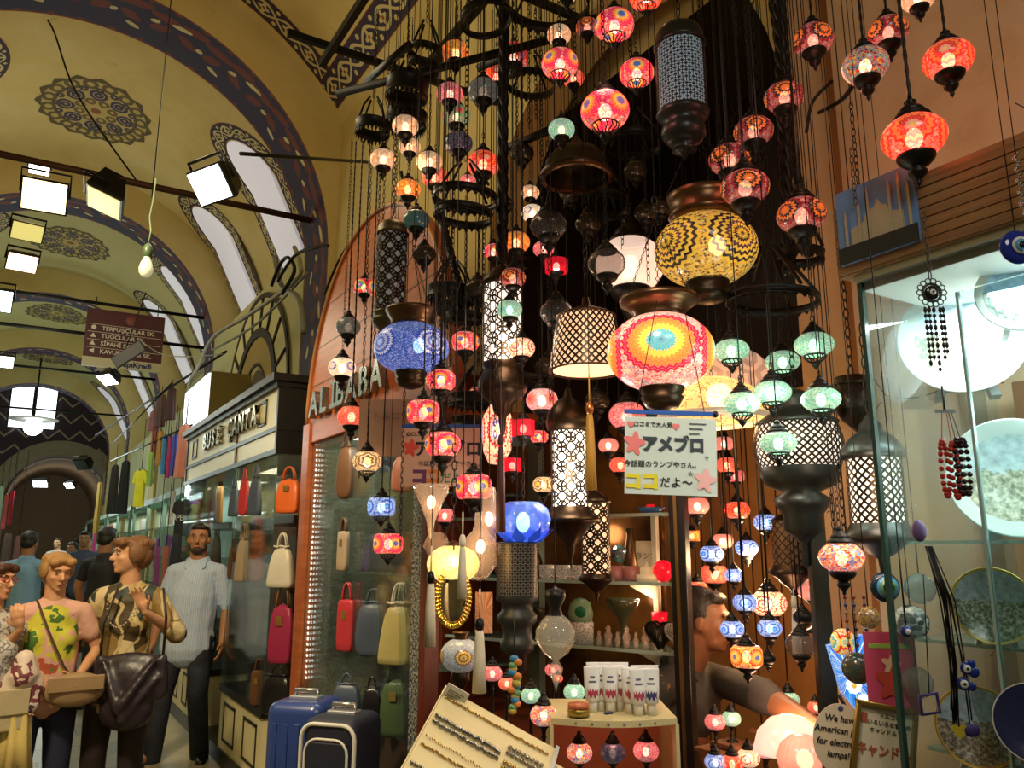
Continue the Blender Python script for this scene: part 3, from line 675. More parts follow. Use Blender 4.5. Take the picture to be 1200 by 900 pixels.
L(566, 192, 41, 'red', 'with a glowing centre, under the grey globe', 2.7, 150)
L(510, 208, 34, 'redplain', 'below the cream globes, left of the double iron ring', 2.9, 170)
L(478, 222, 32, 'orange', 'behind the dark chain column above the teal globe', 3.1, 170)
L(548, 212, 20, 'pinkcrackle', 'small and bright beside the iron ring', 3.0, 190)
L(488, 258, 33, 'teal', 'above the blue oval lamp', 2.8, 210)
L(497, 298, 29, 'bronze', 'below the teal globe, with three thin chains', 2.8, 275)
L(578, 295, 25, 'flower', 'small, beside the central post below the double ring', 2.9, 270)
L(605, 284, 34, 'orange', 'right of the central post below the double ring', 2.75, 245)
L(624, 250, 28, 'white', 'under a black bell cap right of the central post', 2.8, 120)
L(643, 264, 46, 'smoke', 'large, high above the lattice drum lantern', 2.4, 165)
L(652, 312, 31, 'redglass', 'below the large smoked ball', 2.6, 290, 'cyl', q=.8)
L(652, 366, 40, 'smoke', 'beside the upper rim of the lattice drum lantern', 2.35, 320)
L(711, 309, 47, 'smoke', 'hanging before the big frosted ball', 2.1, 120)
L(738, 311, 84, 'frost', 'big, behind the smoked glass ball', 2.5, 200, q=1.1)
L(601, 326, 32, 'darkred', 'left of centre above the bright circle-pattern cylinder', 2.65, 300)
L(545, 401, 35, 'flower', 'between the blue oval lamp and the bright cylinder', 2.75, 330)
L(597, 363, 31, 'green', 'before the bright white circle-pattern cylinder', 2.4, 345, bulb='c')
L(611, 408, 33, 'whiteflower', 'at the right edge of the bright circle-pattern cylinder', 2.45, 385)
L(517, 446, 37, 'flower', 'just below the blue oval lamp', 2.6, 300, style='rope')
L(496, 483, 39, 'flower', 'before the left edge of the rosy notice', 2.55, 300, 'drum', 'rod')
L(519, 521, 43, 'flower', 'before the upper half of the rosy notice', 2.5, 300, style='rope')
L(555, 571, 42, 'flower', 'at the lower corner of the rosy notice', 2.45, 350, 'drum', 'rod')
L(635, 469, 38, 'pinkwhite', 'under the lattice drum lantern', 2.5, 435)
L(613, 502, 30, 'redglass', 'above another ruby drum, right of the long teardrop lamp', 2.65, 470, 'cyl')
L(600, 545, 24, 'redglass', 'lower one, behind the dark red tassel', 2.7, 520, 'cyl')
L(637, 568, 26, 'gold', 'left of the brightest white cylinder', 2.7, 520)
L(632, 512, 22, 'flower', 'half hidden right of the upper ruby drum', 2.8, 480)
L(521, 604, 23, 'pinkcrackle', 'behind the twisted clear glass cone', 2.7, 585)
L(735, 487, 44, 'pinkcrackle', 'peeping out behind the blue-topped notice', 2.6, 420)
L(713, 522, 24, 'pinkclear', 'behind the gold tassel', 2.8, 480)
L(727, 545, 26, 'redplain', 'low behind the left edge of the blue-topped notice', 2.8, 500)
L(621, 226, 24, 'cream', 'under a dark cap near the top of the central post', 2.9, 180)
L(637, 292, 26, 'pinkcrackle', 'behind the large smoked ball', 2.8, 260)
L(560, 462, 24, 'darkred', 'behind the chains under the bright cylinder', 3.0, 420)
# ---- top middle
L(720, 30, 52, 'flower', 'highest whole one of the four big pink ones', 1.95, None, fin='fret')
L(656, 75, 48, 'flower', 'leftmost of the four big pink ones', 2.0, None, fin='fret')
L(746, 86, 45, 'flower', 'touching the tall star-fret lantern', 2.05, None, fin='fret')
L(709, 130, 63, 'flower', 'largest and lowest of the four big pink ones', 1.85, None, fin='fret')
L(658, 152, 34, 'green', 'small, above the dark bronze bowl', 2.3, 130)
L(655, 41, 32, 'cream', 'above the leftmost big pink globe', 2.5, None)
L(688, 32, 30, 'darkred', 'dim behind the highest big pink globe', 2.5, None)
L(672, 92, 28, 'redplain', 'behind the leftmost big pink globe', 2.4, None)
L(757, -4, 44, 'red', 'cut by the top edge', 2.0, None, fin='fret')
L(664, -8, 30, 'cream', 'cut by the top edge beside the iron hoop', 2.2, None)
# ---- over the doorway, right of the star-fret lantern
L(919, 114, 51, 'darkred', 'under the thick black cable bundle', 1.85, None, 'flat', 'rope')
L(883, 154, 50, 'darkred', 'small one behind, between cable bundle and arch', 1.95, None, 'flat', 'rope')
L(855, 187, 53, 'darkred', 'leftmost of the dusky cluster, above the gold lamp', 1.9, None, 'flat', 'rope')
L(873, 220, 61, 'darkred', 'overlapping the top of the big gold lamp', 1.75, None, 'flat', 'rope')
L(939, 252, 61, 'darkred', 'lowest and rightmost of the dusky cluster', 1.75, None, 'flat', 'rope')
L(953, 47, 52, 'darkred', 'before the orange plaster pier at the top', 1.75, None, style='rope')
L(1014, 77, 58, 'darkmulti', 'before the orange plaster wall', 1.5, None, style='rope')
L(1041, 38, 51, 'darkred', 'behind the confetti globe at the wall', 1.6, None, style='rope')
L(1111, 70, 62, 'red', 'with yellow-centred flower at its edge, nearest the wall corner', 1.4, None, style='rope')
L(1071, 161, 78, 'red', 'biggest on the orange wall, alone above the mosque picture', 1.35, None, 'flat', 'rope')
L(1076, -2, 42, 'cream', 'cut by the top edge before the orange wall', 1.45, None, style='rope')
for a_ in ((690, 262, 34, 'behind the big frosted ball, high', 2.9, 120), (757, 250, 30, 'behind the big gold lamp', 2.8, 120), (612, 180, 30, 'beside the central post, high', 2.9, 90), (668, 225, 28, 'under the dark bowl', 2.8, 140), (560, 340, 34, 'left of the bright cylinder lantern', 2.9, 260), (528, 360, 40, 'behind the blue oval lamp', 3.1, 260), (642, 430, 30, 'behind the pink and white lamp', 2.9, 330), (700, 470, 30, 'behind the gold tassel, high', 2.8, 380), (575, 440, 28, 'behind the bright cylinder base', 3.0, 350), (745, 200, 30, 'beside the star-fret lantern', 2.7, 60), (775, 245, 26, 'above the gold lamp shoulder', 2.6, 60), (590, 240, 26, 'touching the central post', 3.0, 150)):
    L(a_[0], a_[1], a_[2], 'bronze', a_[3], a_[4], a_[5], style='rod')
# ---- mint green chandelier lamps
MG_ = 'mint lamps of the iron ring'
for a in ((857, 411, 43, 'highest on the street side of the iron ring', 2.0, 340), (954, 404, 47, 'highest on the wall side of the iron ring', 1.9, 335), (917, 424, 41, 'half hidden at the back of the iron ring', 2.1, 350),
          (905, 460, 45, 'in the middle of the ring cluster', 1.85, 425), (869, 473, 43, 'second lowest on the street side of the ring', 1.95, 440), (962, 468, 46, 'second lowest on the wall side of the ring', 1.9, 435), (912, 519, 43, 'lowest of the ring cluster, before the wide lattice lantern', 1.8, 480)):
    L(a[0], a[1], a[2], 'green', a[3], a[4], a[5], 'flat', fin='fret', bulb='g', q=.9)
# ---- in the doorway
DW = [(817, 593, 28, 'pinkclear', 'top left of the doorway', 3.2, 'ball', 'w'), (811, 628, 19, 'orange', 'in small drum form beside the door post', 2.9, 'cyl', 'w'), (864, 598, 29, 'red', 'highest red one in the doorway', 3.0, 'ball', 'w'),
      (897, 612, 27, 'blue', 'highest blue one in the doorway', 3.0, 'ball', 'c'), (834, 649, 27, 'blue', 'leftmost blue one in the doorway', 2.9, 'ball', 'c'), (847, 634, 24, 'pinkclear', 'behind the leftmost blue globe in the doorway', 3.1, 'ball', 'w'),
      (875, 642, 26, 'blue', 'second highest blue one in the doorway', 2.95, 'ball', 'c'), (837, 673, 29, 'redplain', 'bright, just above the seller head', 2.95, 'drum', 'w'), (860, 674, 21, 'blue', 'small, right of the bright red drum', 3.0, 'ball', 'c'),
      (873, 706, 27, 'blue', 'left of the white petal globe in the doorway', 2.8, 'ball', 'c'), (901, 707, 40, 'whiteflower', 'brightest in the doorway', 3.0, 'ball', 'w'), (858, 737, 27, 'blue', 'before the seller face', 2.75, 'ball', 'c'),
      (902, 736, 27, 'blue', 'below the white petal globe', 2.75, 'ball', 'c'), (875, 769, 35, 'orangeflower', 'lowest in the doorway, above the seller arm', 2.6, 'drum', 'w'), (817, 690, 24, 'red', 'behind the seller hair', 3.2, 'ball', 'w'),
      (900, 772, 17, 'pierced', 'beside the orange flower lamp', 2.8, 'ball', 'w'), (941, 723, 22, 'pierced', 'with bright dots beside the mirror frame', 2.6, 'ball', 'w'), (938, 756, 34, 'smoke', 'before the cream tassel in the doorway', 2.5, 'ball', 'w'), (820, 560, 26, 'pinkclear', 'high in the doorway behind the notice edge', 3.2, 'ball', 'w'),
      (852, 545, 26, 'redplain', 'dim, high in the doorway right of the notice', 3.1, 'ball', 'w'), (848, 520, 24, 'pinkclear', 'highest in the doorway right of the notice', 3.15, 'ball', 'w'), (862, 558, 20, 'pinkcrackle', 'right of the notice corner in the doorway', 3.2, 'drum', 'w')]
for u, v, w_, kd, wh, D, shp, bl in DW: L(u, v, w_, kd, wh, D, 470 if v < 600 else 500, shp, 'rod', 'cup', bl)
for i in range(0, 9):                                       # bright pierced dots of the black lantern are its own bulb showing
    pass
# the multicoloured lamp by the glass case
L(986, 653, 50, 'multi', 'hanging below the lattice lantern beside the glass case', 1.75, 560, 'flat')
# table lamps standing on the steps behind the seller's arm
TL = [(903, 822, 25, 'red', 'red table lamp behind the seller forearm'), (924, 821, 25, 'green', 'mint table lamp behind the seller forearm'), (956, 829, 18, 'redplain', 'small red table lamp at the mirror foot'), (838, 846, 23, 'pinkcrackle', 'pink table lamp under the seller elbow'),
      (857, 842, 21, 'green', 'teal table lamp under the seller elbow'), (838, 893, 23, 'blue', 'blue table lamp at the bottom edge by the door post'), (858, 895, 25, 'red', 'red table lamp at the bottom edge'), (877, 888, 25, 'star', 'cream star table lamp at the bottom edge'), (897, 877, 26, 'pinkwhite', 'pale pink table lamp right of the star one')]
def table_lamp(u, v, w, knd, label, D, rest=None, cat='lamp'):
    P = at(u, v, D); r = w*.5*D/F
    t = thing('table_lamp', label, cat, P, random.uniform(0, 6))
    part('glass_globe', globe_mesh(knd), t, scale=r); part('top_cap', CAP_ME, t, scale=(r, r, r*1.15)); part('bulb', BU['w'], t, scale=r)
    fz = -2.3*r if rest is None else min(-2.1*r, rest-P.z)
    MB().lathe([(0, fz), (.62*r, fz), (.6*r, fz+.1*r), (.3*r, fz+.25*r), (.13*r, -1.7*r), (.22*r, -1.5*r), (.12*r, -1.35*r), (.2*r, -1.0*r), (.52*r, -.68*r), (.55*r, -.58*r)], 16).build('base', BLACK, t)
    return t, P.z-2.3*r
for i, (u, v, w_, kd, lb) in enumerate(TL):
    t, zb = table_lamp(u, v, w_, kd, lb, 2.5 if v > 870 else 2.75)
    p = MB().box(-.05, .05, -.05, .05, -.012, 0).build('lamp_step', mat('shelf_wood', srgb(110, 66, 36), .6), None, (t.location.x, t.location.y, zb)); tag(p, 'small wooden step under the '+lb, 'step')
# ---------------------------------------------------------------- perforated metal
def perf(name, pat, nu, nv, metal=(.05, .035, .02), w=.1):
    """sheet metal with real see-through holes; u counts round the cylinder, v up"""
    k = NT(name); x, y, _ = k.sep(k.tc('UV')); x = k.math('MULTIPLY', x, nu); y = k.math('MULTIPLY', y, nv)
    ab = lambda a: k.math('ABSOLUTE', a)
    def fr(a, o=0): return k.math('SUBTRACT', k.math('FRACT', k.math('ADD', a, o)), .5)
    if pat == 'lattice':
        a, b = ab(fr(k.math('ADD', x, y))), ab(fr(k.math('SUBTRACT', x, y))); m = k.math('GREATER_THAN', k.math('MAXIMUM', a, b), .5-w)
    elif pat == 'star':
        a, b = fr(x), fr(y); m = k.math('LESS_THAN', k.math('MINIMUM', k.math('MINIMUM', ab(a), ab(b)), k.math('MINIMUM', ab(k.math('SUBTRACT', ab(a), ab(b))), k.math('SUBTRACT', .5, k.math('MAXIMUM', ab(a), ab(b))))), w)
    elif pat == 'dots':
        a, b = fr(x), fr(y); m = k.math('GREATER_THAN', k.math('ADD', k.math('POWER', a, 2), k.math('POWER', b, 2)), (.5-w)**2)
    else:                                                     # interlaced circles
        m = None
        for ox, oy, rr in ((0, 0, .49), (.5, .5, .49), (.5, 0, .26), (0, .5, .26)):
            a, b = fr(x, ox), fr(y, oy); r = k.math('SQRT', k.math('ADD', k.math('POWER', a, 2), k.math('POWER', b, 2)))
            e = k.math('LESS_THAN', ab(k.math('SUBTRACT', r, rr)), w*.5); m = e if m is None else k.math('MAXIMUM', m, e)
    k.p.inputs['Base Color'].default_value = c4(metal); k.p.inputs['Metallic'].default_value = .85; k.p.inputs['Roughness'].default_value = .35
    t = k.n('ShaderNodeBsdfTransparent'); mx = k.n('ShaderNodeMixShader'); k.set(mx.inputs[0], m)
    k.t.links.new(t.outputs[0], mx.inputs[1]); k.t.links.new(k.p.outputs[0], mx.inputs[2]); k.t.links.new(mx.outputs[0], k.out.inputs[0]); return k.m
LW = mat('lit_white_liner', (1, .93, .82), .6, emit=1.15, ecol=(1, .86, .72)); LWB = mat('bright_white_liner', (1, .97, .9), .6, emit=2.4, ecol=(1, .9, .76)); LWD = mat('glowing_pale_liner', (.45, .55, .58), .7, emit=.28, ecol=(.6, .8, .9)); LWW = mat('warm_lit_liner', (1, .7, .45), .6, emit=1.15, ecol=(1, .6, .34)); LWG = mat('dim_grey_liner', (.45, .45, .42), .7, emit=.12)  # the unlit lantern's pale liner has a faint glow put into it
def cyl_lantern(name, label, u, v0, v1, w, D, pat, liner, top_prof, bot_prof, nu=None, cells=None, metal=BRONZE, mw=.1, chain_top=None, w2=None, bulge=0):
    """v0..v1 body rows; profiles in units of the body radius: (r, z from the body's end)"""
    a, b = at(u, v0, D), at(u, v1, D); h = a.z-b.z; r = w*.5*D/F; r2 = (w2 or w)*.5*D/F
    t = thing(name, label, 'lantern', (b.x, b.y, b.z), 0)
    nu = nu or 14
    if cells: nvv = cells/h
    else: nvv = nu/(TAU*r)
    m = perf('fret_'+name+str(len(bpy.data.materials)), pat, nu, nvv, w=mw)
    n = 12; pr = [(r+(r2-r)*i/n+bulge*r*math.sin(PI*i/n), h*i/n) for i in range(n+1)]
    MB().lathe(pr, 40).build('fretwork_body', m, t)
    MB().lathe([(q*.93-.002, z) for q, z in pr], 32).build('paper_liner', liner, t)
    if top_prof: MB().lathe([(q*r2, h+z*r2) for q, z in top_prof], 32).build('domed_top', metal, t)
    if bot_prof: MB().lathe([(q*r, z*r) for q, z in bot_prof], 32).build('base_cup', metal, t)
    zt = (at(u, chain_top, D).z if chain_top is not None else TOPZ)-b.z; z0 = h+max(z for q, z in top_prof)*r2
    if zt > z0: chain_mb(z0, zt, .007, 'chain').build('chain', BLACK, t)
    cord_up(t, b, max(z0, zt))
    return t, r, h
DOME = [(1.0, 0), (1.06, .04), (1.06, .12), (.98, .2), (.96, .5), (.85, .75), (.6, .92), (.4, .98), (.2, 1.08), (.12, 1.3), (.03, 1.4), (0, 1.42)]
BELL = [(0, -2.1), (.06, -2.0), (.12, -1.85), (.3, -1.7), (.5, -1.62), (.3, -1.5), (.62, -1.35), (.88, -1.0), (.86, -.7), (.72, -.5), (.9, -.35), (1.02, -.2), (1.06, -.08), (1.0, 0)]
CONE = [(0, -2.0), (.05, -1.9), (.12, -1.6), (.2, -1.45), (.14, -1.3), (.3, -1.15), (.6, -.95), (.8, -.7), (1.22, -.45), (1.28, -.32), (1.05, -.15), (1.05, -.05), (1.0, 0)]
cyl_lantern('fret_lantern', 'tall dark cylinder lantern with star fretwork, high before the arch', 800, 56, 132, 64, 1.9, 'star', LWD, DOME, BELL, nu=22, mw=.07, metal=mat('dark_worn_copper', (.03, .035, .036), .35, .7, var=.5, scale=12))
cyl_lantern('fret_lantern', 'old brass cylinder lantern with circle fretwork, before the end of the wooden arch', 457, 276, 366, 38, 2.9, 'circle', LWG, DOME, [(0, -1.6), (.5, -1.5), (.75, -1.1), (1.1, -.8), (1.15, -.5), (.9, -.35), (1.1, -.15), (1.0, 0)], nu=6, mw=.11, metal=mat('old_brass', (.10, .085, .05), .4, .8, var=.4, scale=25), chain_top=150)
cyl_lantern('fret_lantern', 'bright white circle-fretwork cylinder lantern left of the lattice drum', 589, 336, 426, 50, 2.6, 'circle', LW, [(1, 0), (1.12, .1), (1.0, .3), (.9, .5), (.5, .9), (.2, 1.1), (0, 1.3)], [(0, -3.6), (.12, -3.4), (.2, -2.6), (.45, -2.3), (.5, -2.0), (1.0, -1.6), (1.18, -1.3), (1.2, -.9), (.95, -.5), (.9, -.3), (1.05, -.12), (1, 0)], nu=6, mw=.07, chain_top=100)
cyl_lantern('fret_lantern', 'brightest white cylinder lantern with circle fretwork, beside the gold tassel', 668, 506, 594, 43, 2.5, 'circle', LWB, [(1, 0), (1.2, .1), (1.28, .5), (1.2, .9), (1.0, 1.3), (.7, 1.7), (.3, 1.95), (.18, 2.4), (0, 2.5)], [(0, -3.4), (.06, -3), (.12, -2.6), (.22, -2.4), (.3, -2.0), (.7, -1.5), (1.2, -.9), (1.62, -.75), (1.6, -.6), (1.25, -.4), (1.1, -.2), (1, 0)], nu=6, mw=.085, chain_top=380)
cyl_lantern('fret_lantern', 'warm lit circle-fretwork cylinder lantern low before the glass shelves', 699, 590, 672, 33, 2.6, 'circle', LWW, [(1, 0), (1.15, .1), (.9, .4), (.3, .8), (0, 1)], CONE, nu=6, mw=.12, chain_top=480)
cyl_lantern('fret_lantern', 'black and silver fine-fret cylinder lantern under the blue glass tulip', 606, 638, 698, 47, 2.35, 'star', LWG, [(1, 0), (1.05, .05), (.9, .12), (0, .13)], [(0, -4.4), (.1, -4.3), (.25, -3.6), (.42, -3.4), (.42, -2.7), (.8, -2.5), (.82, -2.1), (.7, -2.0), (.7, -1.4), (.95, -1.2), (.95, -.9), (.75, -.7), (.75, -.35), (1.02, -.2), (1, 0)], nu=24, mw=.09, metal=mat('ringed_dark_wood', (.02, .025, .024), .45, .3), chain_top=600)
cyl_lantern('lattice_lantern', 'wide drum lantern of brass diamond lattice left of the rainbow lamp', 688, 372, 434, 92, 2.25, 'lattice', LWW, [(1, 0), (1.02, .03), (.85, .12), (.4, .3), (.15, .42), (.1, .7), (0, .72)], [(0.9, -.02), (.98, -.05), (1.03, -.02), (1, 0)], nu=30, w2=72, mw=.2, metal=BRONZE2, chain_top=200)
cyl_lantern('lattice_lantern', 'broad bulging pewter lattice lantern below the mint lamps', 937, 498, 548, 92, 2.0, 'lattice', LW, [(1, 0), (1.04, .05), (.9, .15), (.6, .35), (.5, .5), (.55, .7), (.2, .9), (0, 1)], [(0, -2.5), (.1, -2.4), (.1, -1.9), (.3, -1.7), (.5, -1.55), (.48, -1.2), (.62, -1.0), (.7, -.8), (.45, -.62), (.85, -.45), (.98, -.2), (1, 0)], nu=36, bulge=.12, mw=.21, metal=PEWTER, chain_top=360)
cyl_lantern('lattice_lantern', 'pewter lattice cylinder lantern with domed lid beside the glass case', 1030, 538, 613, 62, 1.75, 'lattice', LW, [(1, 0), (1.15, .04), (1.18, .25), (1.05, .5), (.8, .8), (.55, 1.0), (.45, 1.05), (.42, 1.3), (.25, 1.5), (.1, 1.7), (0, 1.8)], [(0, -2.0), (.1, -1.8), (.15, -1.3), (.5, -1.1), (.85, -.8), (1.25, -.62), (1.3, -.45), (1.1, -.2), (1, 0)], nu=20, mw=.2, metal=PEWTER, chain_top=380)
cyl_lantern('lattice_lantern', 'unlit dark netted bowl lantern on chains against the orange plaster', 1001, 452, 480, 42, 2.0, 'lattice', mat('plum_liner', (.09, .02, .03), .5), [(1, 0), (1.1, .1), (.8, .3), (.9, .5), (.5, .55), (0, .6)], [(0, -1.3), (.2, -1.1), (.7, -.6), (1, 0)], nu=16, bulge=.12, mw=.2, chain_top=330)
cyl_lantern('lattice_lantern', 'tall dim lattice cylinder lantern hanging inside the doorway', 929, 610, 662, 44, 2.5, 'lattice', mat('amber_liner', (.2, .1, .04), .5, emit=.12), [(1, 0), (.6, .3), (0, .5)], CONE, nu=14, mw=.1, chain_top=560)
# ---------------------------------------------------------------- the big oval lamps
def big_lamp(u, v, w, h, D, m, label, dish, cup, top=None, rz=0, chains=3, name='oval_mosaic_lamp', bulb=1, dishm=BRONZE2, em=GLOW):
    P = at(u, v, D); r = w*.5*D/F; q = h/w; t = thing(name, label, 'lamp', P, FACE+rz)
    MB().lathe(globe_prof(q, .93, 22), 48).build('mosaic_globe', m, t, (0, 0, 0)).scale = (r, r, r)
    if dish: MB().lathe([(a*r, b*r) for a, b in dish], 40).build('metal_dish', dishm, t)
    if cup: MB().lathe([(a*r, b*r) for a, b in cup], 32).build('bottom_cup', BRONZE, t)
    if bulb:
        MB().ell((r*.12, -r*.2, .05*r), r*.17, r*.17, r*.2, 14, 10).build('bulb', em, t)
    zt = (at(u, top, D).z if top is not None else TOPZ)-P.z; zd = max(b for a, b in dish)*r; rd = max(a for a, b in dish)*r
    for i in range(chains):
        a = TAU*i/chains+.5; s = max(.004, r*.035); mbx = MB()
        L_ = min(zt-zd, rd*2.2); n = max(2, int(L_/(s*3)));
        for j in range(n):
            f0, f1 = (j+.0)/n, (j+1.15)/n; p0 = Vector((rd*math.cos(a)*(1-f0), rd*math.sin(a)*(1-f0), zd+L_*f0)); p1 = Vector((rd*math.cos(a)*(1-f1), rd*math.sin(a)*(1-f1), zd+L_*f1))
            sd = Vector((-math.sin(a), math.cos(a), 0))*s if j % 2 else Vector((math.cos(a), math.sin(a), .3))*s*.6
            md = (p0+p1)/2; mbx.tube([p0, md+sd, p1, md-sd], s*.28, 4, closed=True)
        mbx.build('chain', BLACK, t)
    if zt > zd+rd*2.2: chain_mb(zd+rd*2.2, zt, .007, 'chain').build('chain', BLACK, t)
    if chains: cord_up(t, P, max(zt, zd+rd*2.1))
    return t
def bigmat(name, rings, bg, q, e, reach, petals, vs=26, grout=(.8, .5, .35), tr=.28): return mosaic('big_'+name, rings, bg, e=e, squash=q, vs=vs, petals=petals, reach=reach, grout=grout, tr=tr)
DISH = [(.25, .52), (.62, .62), (.75, .68), (.72, .76), (.98, .95), (1.02, 1.05), (.95, 1.02), (.6, .9), (.3, .85), (0, .84)]
DISH2 = [(.3, .52), (.5, .6), (.56, .62), (.54, .7), (.62, .84), (.72, 1.0), (.7, 1.06), (.6, 1.02), (.3, .96), (0, .94)]
CUP = [(.0, -1.12), (.12, -1.1), (.3, -1.04), (.4, -.86), (.36, -.82), (.42, -.72), (.42, -.62), (.3, -.6)]
T1, T2 = (.04, .42, .48), (.03, .22, .35)
big_lamp(774, 413, 129, 96, 1.85, bigmat('rainbow', [T2, T1, T1, T1, YL, YL, (1, .3, .03), OR, OR, (.7, .01, .06), (.7, .01, .06)], [LP, (.9, .5, .4), (.3, .25, .35), RD, CR, (.8, .3, .25), (.55, .4, .4)], .76, .85, .8, 28, 30, tr=.08), 'largest oval lamp with turquoise, yellow and red sunburst mosaic above the blue-topped notice', [(.3, .56), (.5, .66), (.46, .72), (.62, .88), (.74, .96), (.74, 1.05), (.5, 1.0), (0, .98)], CUP, 230, -.17, bulb=0)
big_lamp(827, 293, 126, 92, 1.95, bigmat('gold', [BK, YL, BK, YL, (.12, .04, .06), YL, BK, YL, BK, YL], [YL, (1, .6, .1), (.9, .5, .06), (.12, .05, .03), (1, .7, .2), (.5, .25, .03)], .76, .55, .78, 20, 20, (.5, .35, .15)), 'big gold mosaic oval lamp with black ringed medallions under a ribbed crown', [(.4, .52), (.6, .62), (.7, .72), (.62, .78), (.68, 1.0), (.72, 1.12), (.66, 1.15), (.4, 1.12), (0, 1.1)], CUP, 60, .5)
big_lamp(482, 408, 91, 64, 2.6, bigmat('blue', [(.7, .8, 1), (.6, .7, .9), (.1, .15, .5), (.6, .6, .7), (.03, .08, .45), (.7, .7, .8), (.02, .06, .4)], [(.01, .04, .35), (.1, .2, .65), (.02, .06, .4), (.4, .5, .85), (.03, .1, .5)], .72, .6, .55, 26, 34, (.3, .38, .6)), 'blue mosaic oval lamp with silver rings under a wide metal dish', DISH2, CUP, 270, .75, em=GLOWC)
big_lamp(531, 661, 60, 44, 2.3, mosaic('mosaic_amber', [], [(1, .72, .12), (1, .8, .25), (1, .65, .08), (1, .85, .4)], e=.9, med=False, vs=22, tr=.35, grout=(1, .9, .6), squash=.72), 'bright yellow crackled glass bowl lamp above the gold beaded mirror', [(.2, .5), (.45, .6), (.4, .66), (.2, .8), (0, .9)], None, 520, 0, name='amber_glass_lamp')
t = big_lamp(540, 768, 46, 38, 2.2, bigmat('pearl', [BL, YL, (.3, .12, .04), YL, (.25, .15, .1)], [(.45, .5, .55), (.6, .62, .62), (.35, .38, .42)], .82, .16, .5, 16, 18, (.3, .3, .3), .05), 'pearl grey mosaic table lamp with a brown flower standing behind the jewellery board', [(.2, .6), (.35, .75), (.3, .9), (.42, 1.05), (.4, 1.1), (0, 1.1)], [(0, -2.2), (.5, -2.2), (.45, -2.1), (.2, -1.8), (.25, -1.4), (.5, -1.1), (.45, -.8), (.3, -.6)], 745, .2, chains=0, name='table_lamp', bulb=0)
# cream shades behind the mint lamps
P = at(835, 474, 2.35); t = thing('mushroom_lamp', 'yellow lit mushroom glass shade with red flowers behind the notice', 'lamp', P)
MB().lathe([(.165, -.04), (.16, .0), (.12, .045), (.06, .075), (.0, .085)], 32).build('shade', mosaic('mosaic_cream_shade', [], [(1, .72, .28), (1, .78, .38), (1, .7, .25), (.9, .25, .1), (1, .75, .3), (1, .74, .3)], e=.8, med=False, vs=30, grout=(1, .72, .3)), t)
MB().lathe([(.168, -.055), (.17, -.04), (.165, -.035)], 32).build('rim', mat('pale_metal_rim', (.8, .7, .5), .3, .6, emit=.3), t); MB().ell((0, -.03, .02), .04, .04, .04).build('bulb', GLOW, t); chain_mb(.085, at(835, 380, 2.35).z-P.z, .005).build('chain', BLACK, t); cord_up(t, P, at(835, 380, 2.35).z-P.z)
P = at(862, 448, 2.45); t = thing('disc_lamp', 'round cream and brown swirl mosaic disc lamp behind the mint lamps', 'lamp', P, FACE)
MB().ell((0, 0, 0), .12, .05, .115, 32, 14).build('mosaic_disc', mosaic('mosaic_cream_disc', [BK, WT, WT, (.7, .45, .3), WT, (.6, .4, .3)], [(.9, .75, .6), (.8, .6, .45), (.95, .8, .65)], e=.5, squash=1, reach=1.2, petals=6, vs=12), t); chain_mb(.115, at(862, 360, 2.45).z-P.z, .005).build('chain', BLACK, t); cord_up(t, P, at(862, 360, 2.45).z-P.z)
# teardrop mosaic
P = at(583, 506, 2.75); t = thing('teardrop_lamp', 'tall white teardrop lamp with red and blue mosaic rings behind the dark tassel', 'lamp', P, FACE)
MB().lathe([(0, -.115), (.03, -.11), (.048, -.07), (.056, 0), (.052, .05), (.03, .09), (.012, .11), (0, .115)], 28).build('mosaic_globe', mosaic('mosaic_teardrop', [YL, WT, (.1, .15, .6), WT, (.75, .02, .03), CR], [CR, WT, RD, CR], e=.85, squash=1.5, reach=.9, petals=20, vs=10), t)
MB().lathe([(.0, .19), (.012, .17), (.02, .12), (.03, .095)], 12).build('top_cap', BLACK, t); MB().ell((0, -.01, 0), .02, .02, .03).build('bulb', GLOW, t); chain_mb(.19, at(583, 430, 2.75).z-P.z, .005).build('chain', BLACK, t); cord_up(t, P, at(583, 430, 2.75).z-P.z)
# pink dome table lamp by the doorway mirror
t, zb = table_lamp(954, 687, 44, 'pinkclear', 'pink glass dome lamp on the mirror side of the doorway', 2.5)
# dark bronze bowl hanging high
P = at(676, 190, 2.35); t = thing('hanging_bowl', 'dark inverted bronze bowl shade hanging under the small green globe', 'lamp', P)
MB().lathe([(.115, -.055), (.12, -.045), (.105, -.03), (.1, .0), (.07, .035), (.03, .05), (.012, .08), (0, .1)], 32).build('bowl', BRONZE, t); MB().lathe([(.1, -.06), (.12, -.055), (.11, -.045)], 32).build('rim', BRONZE2, t); chain_mb(.1, TOPZ-P.z, .006).build('chain', BLACK, t)
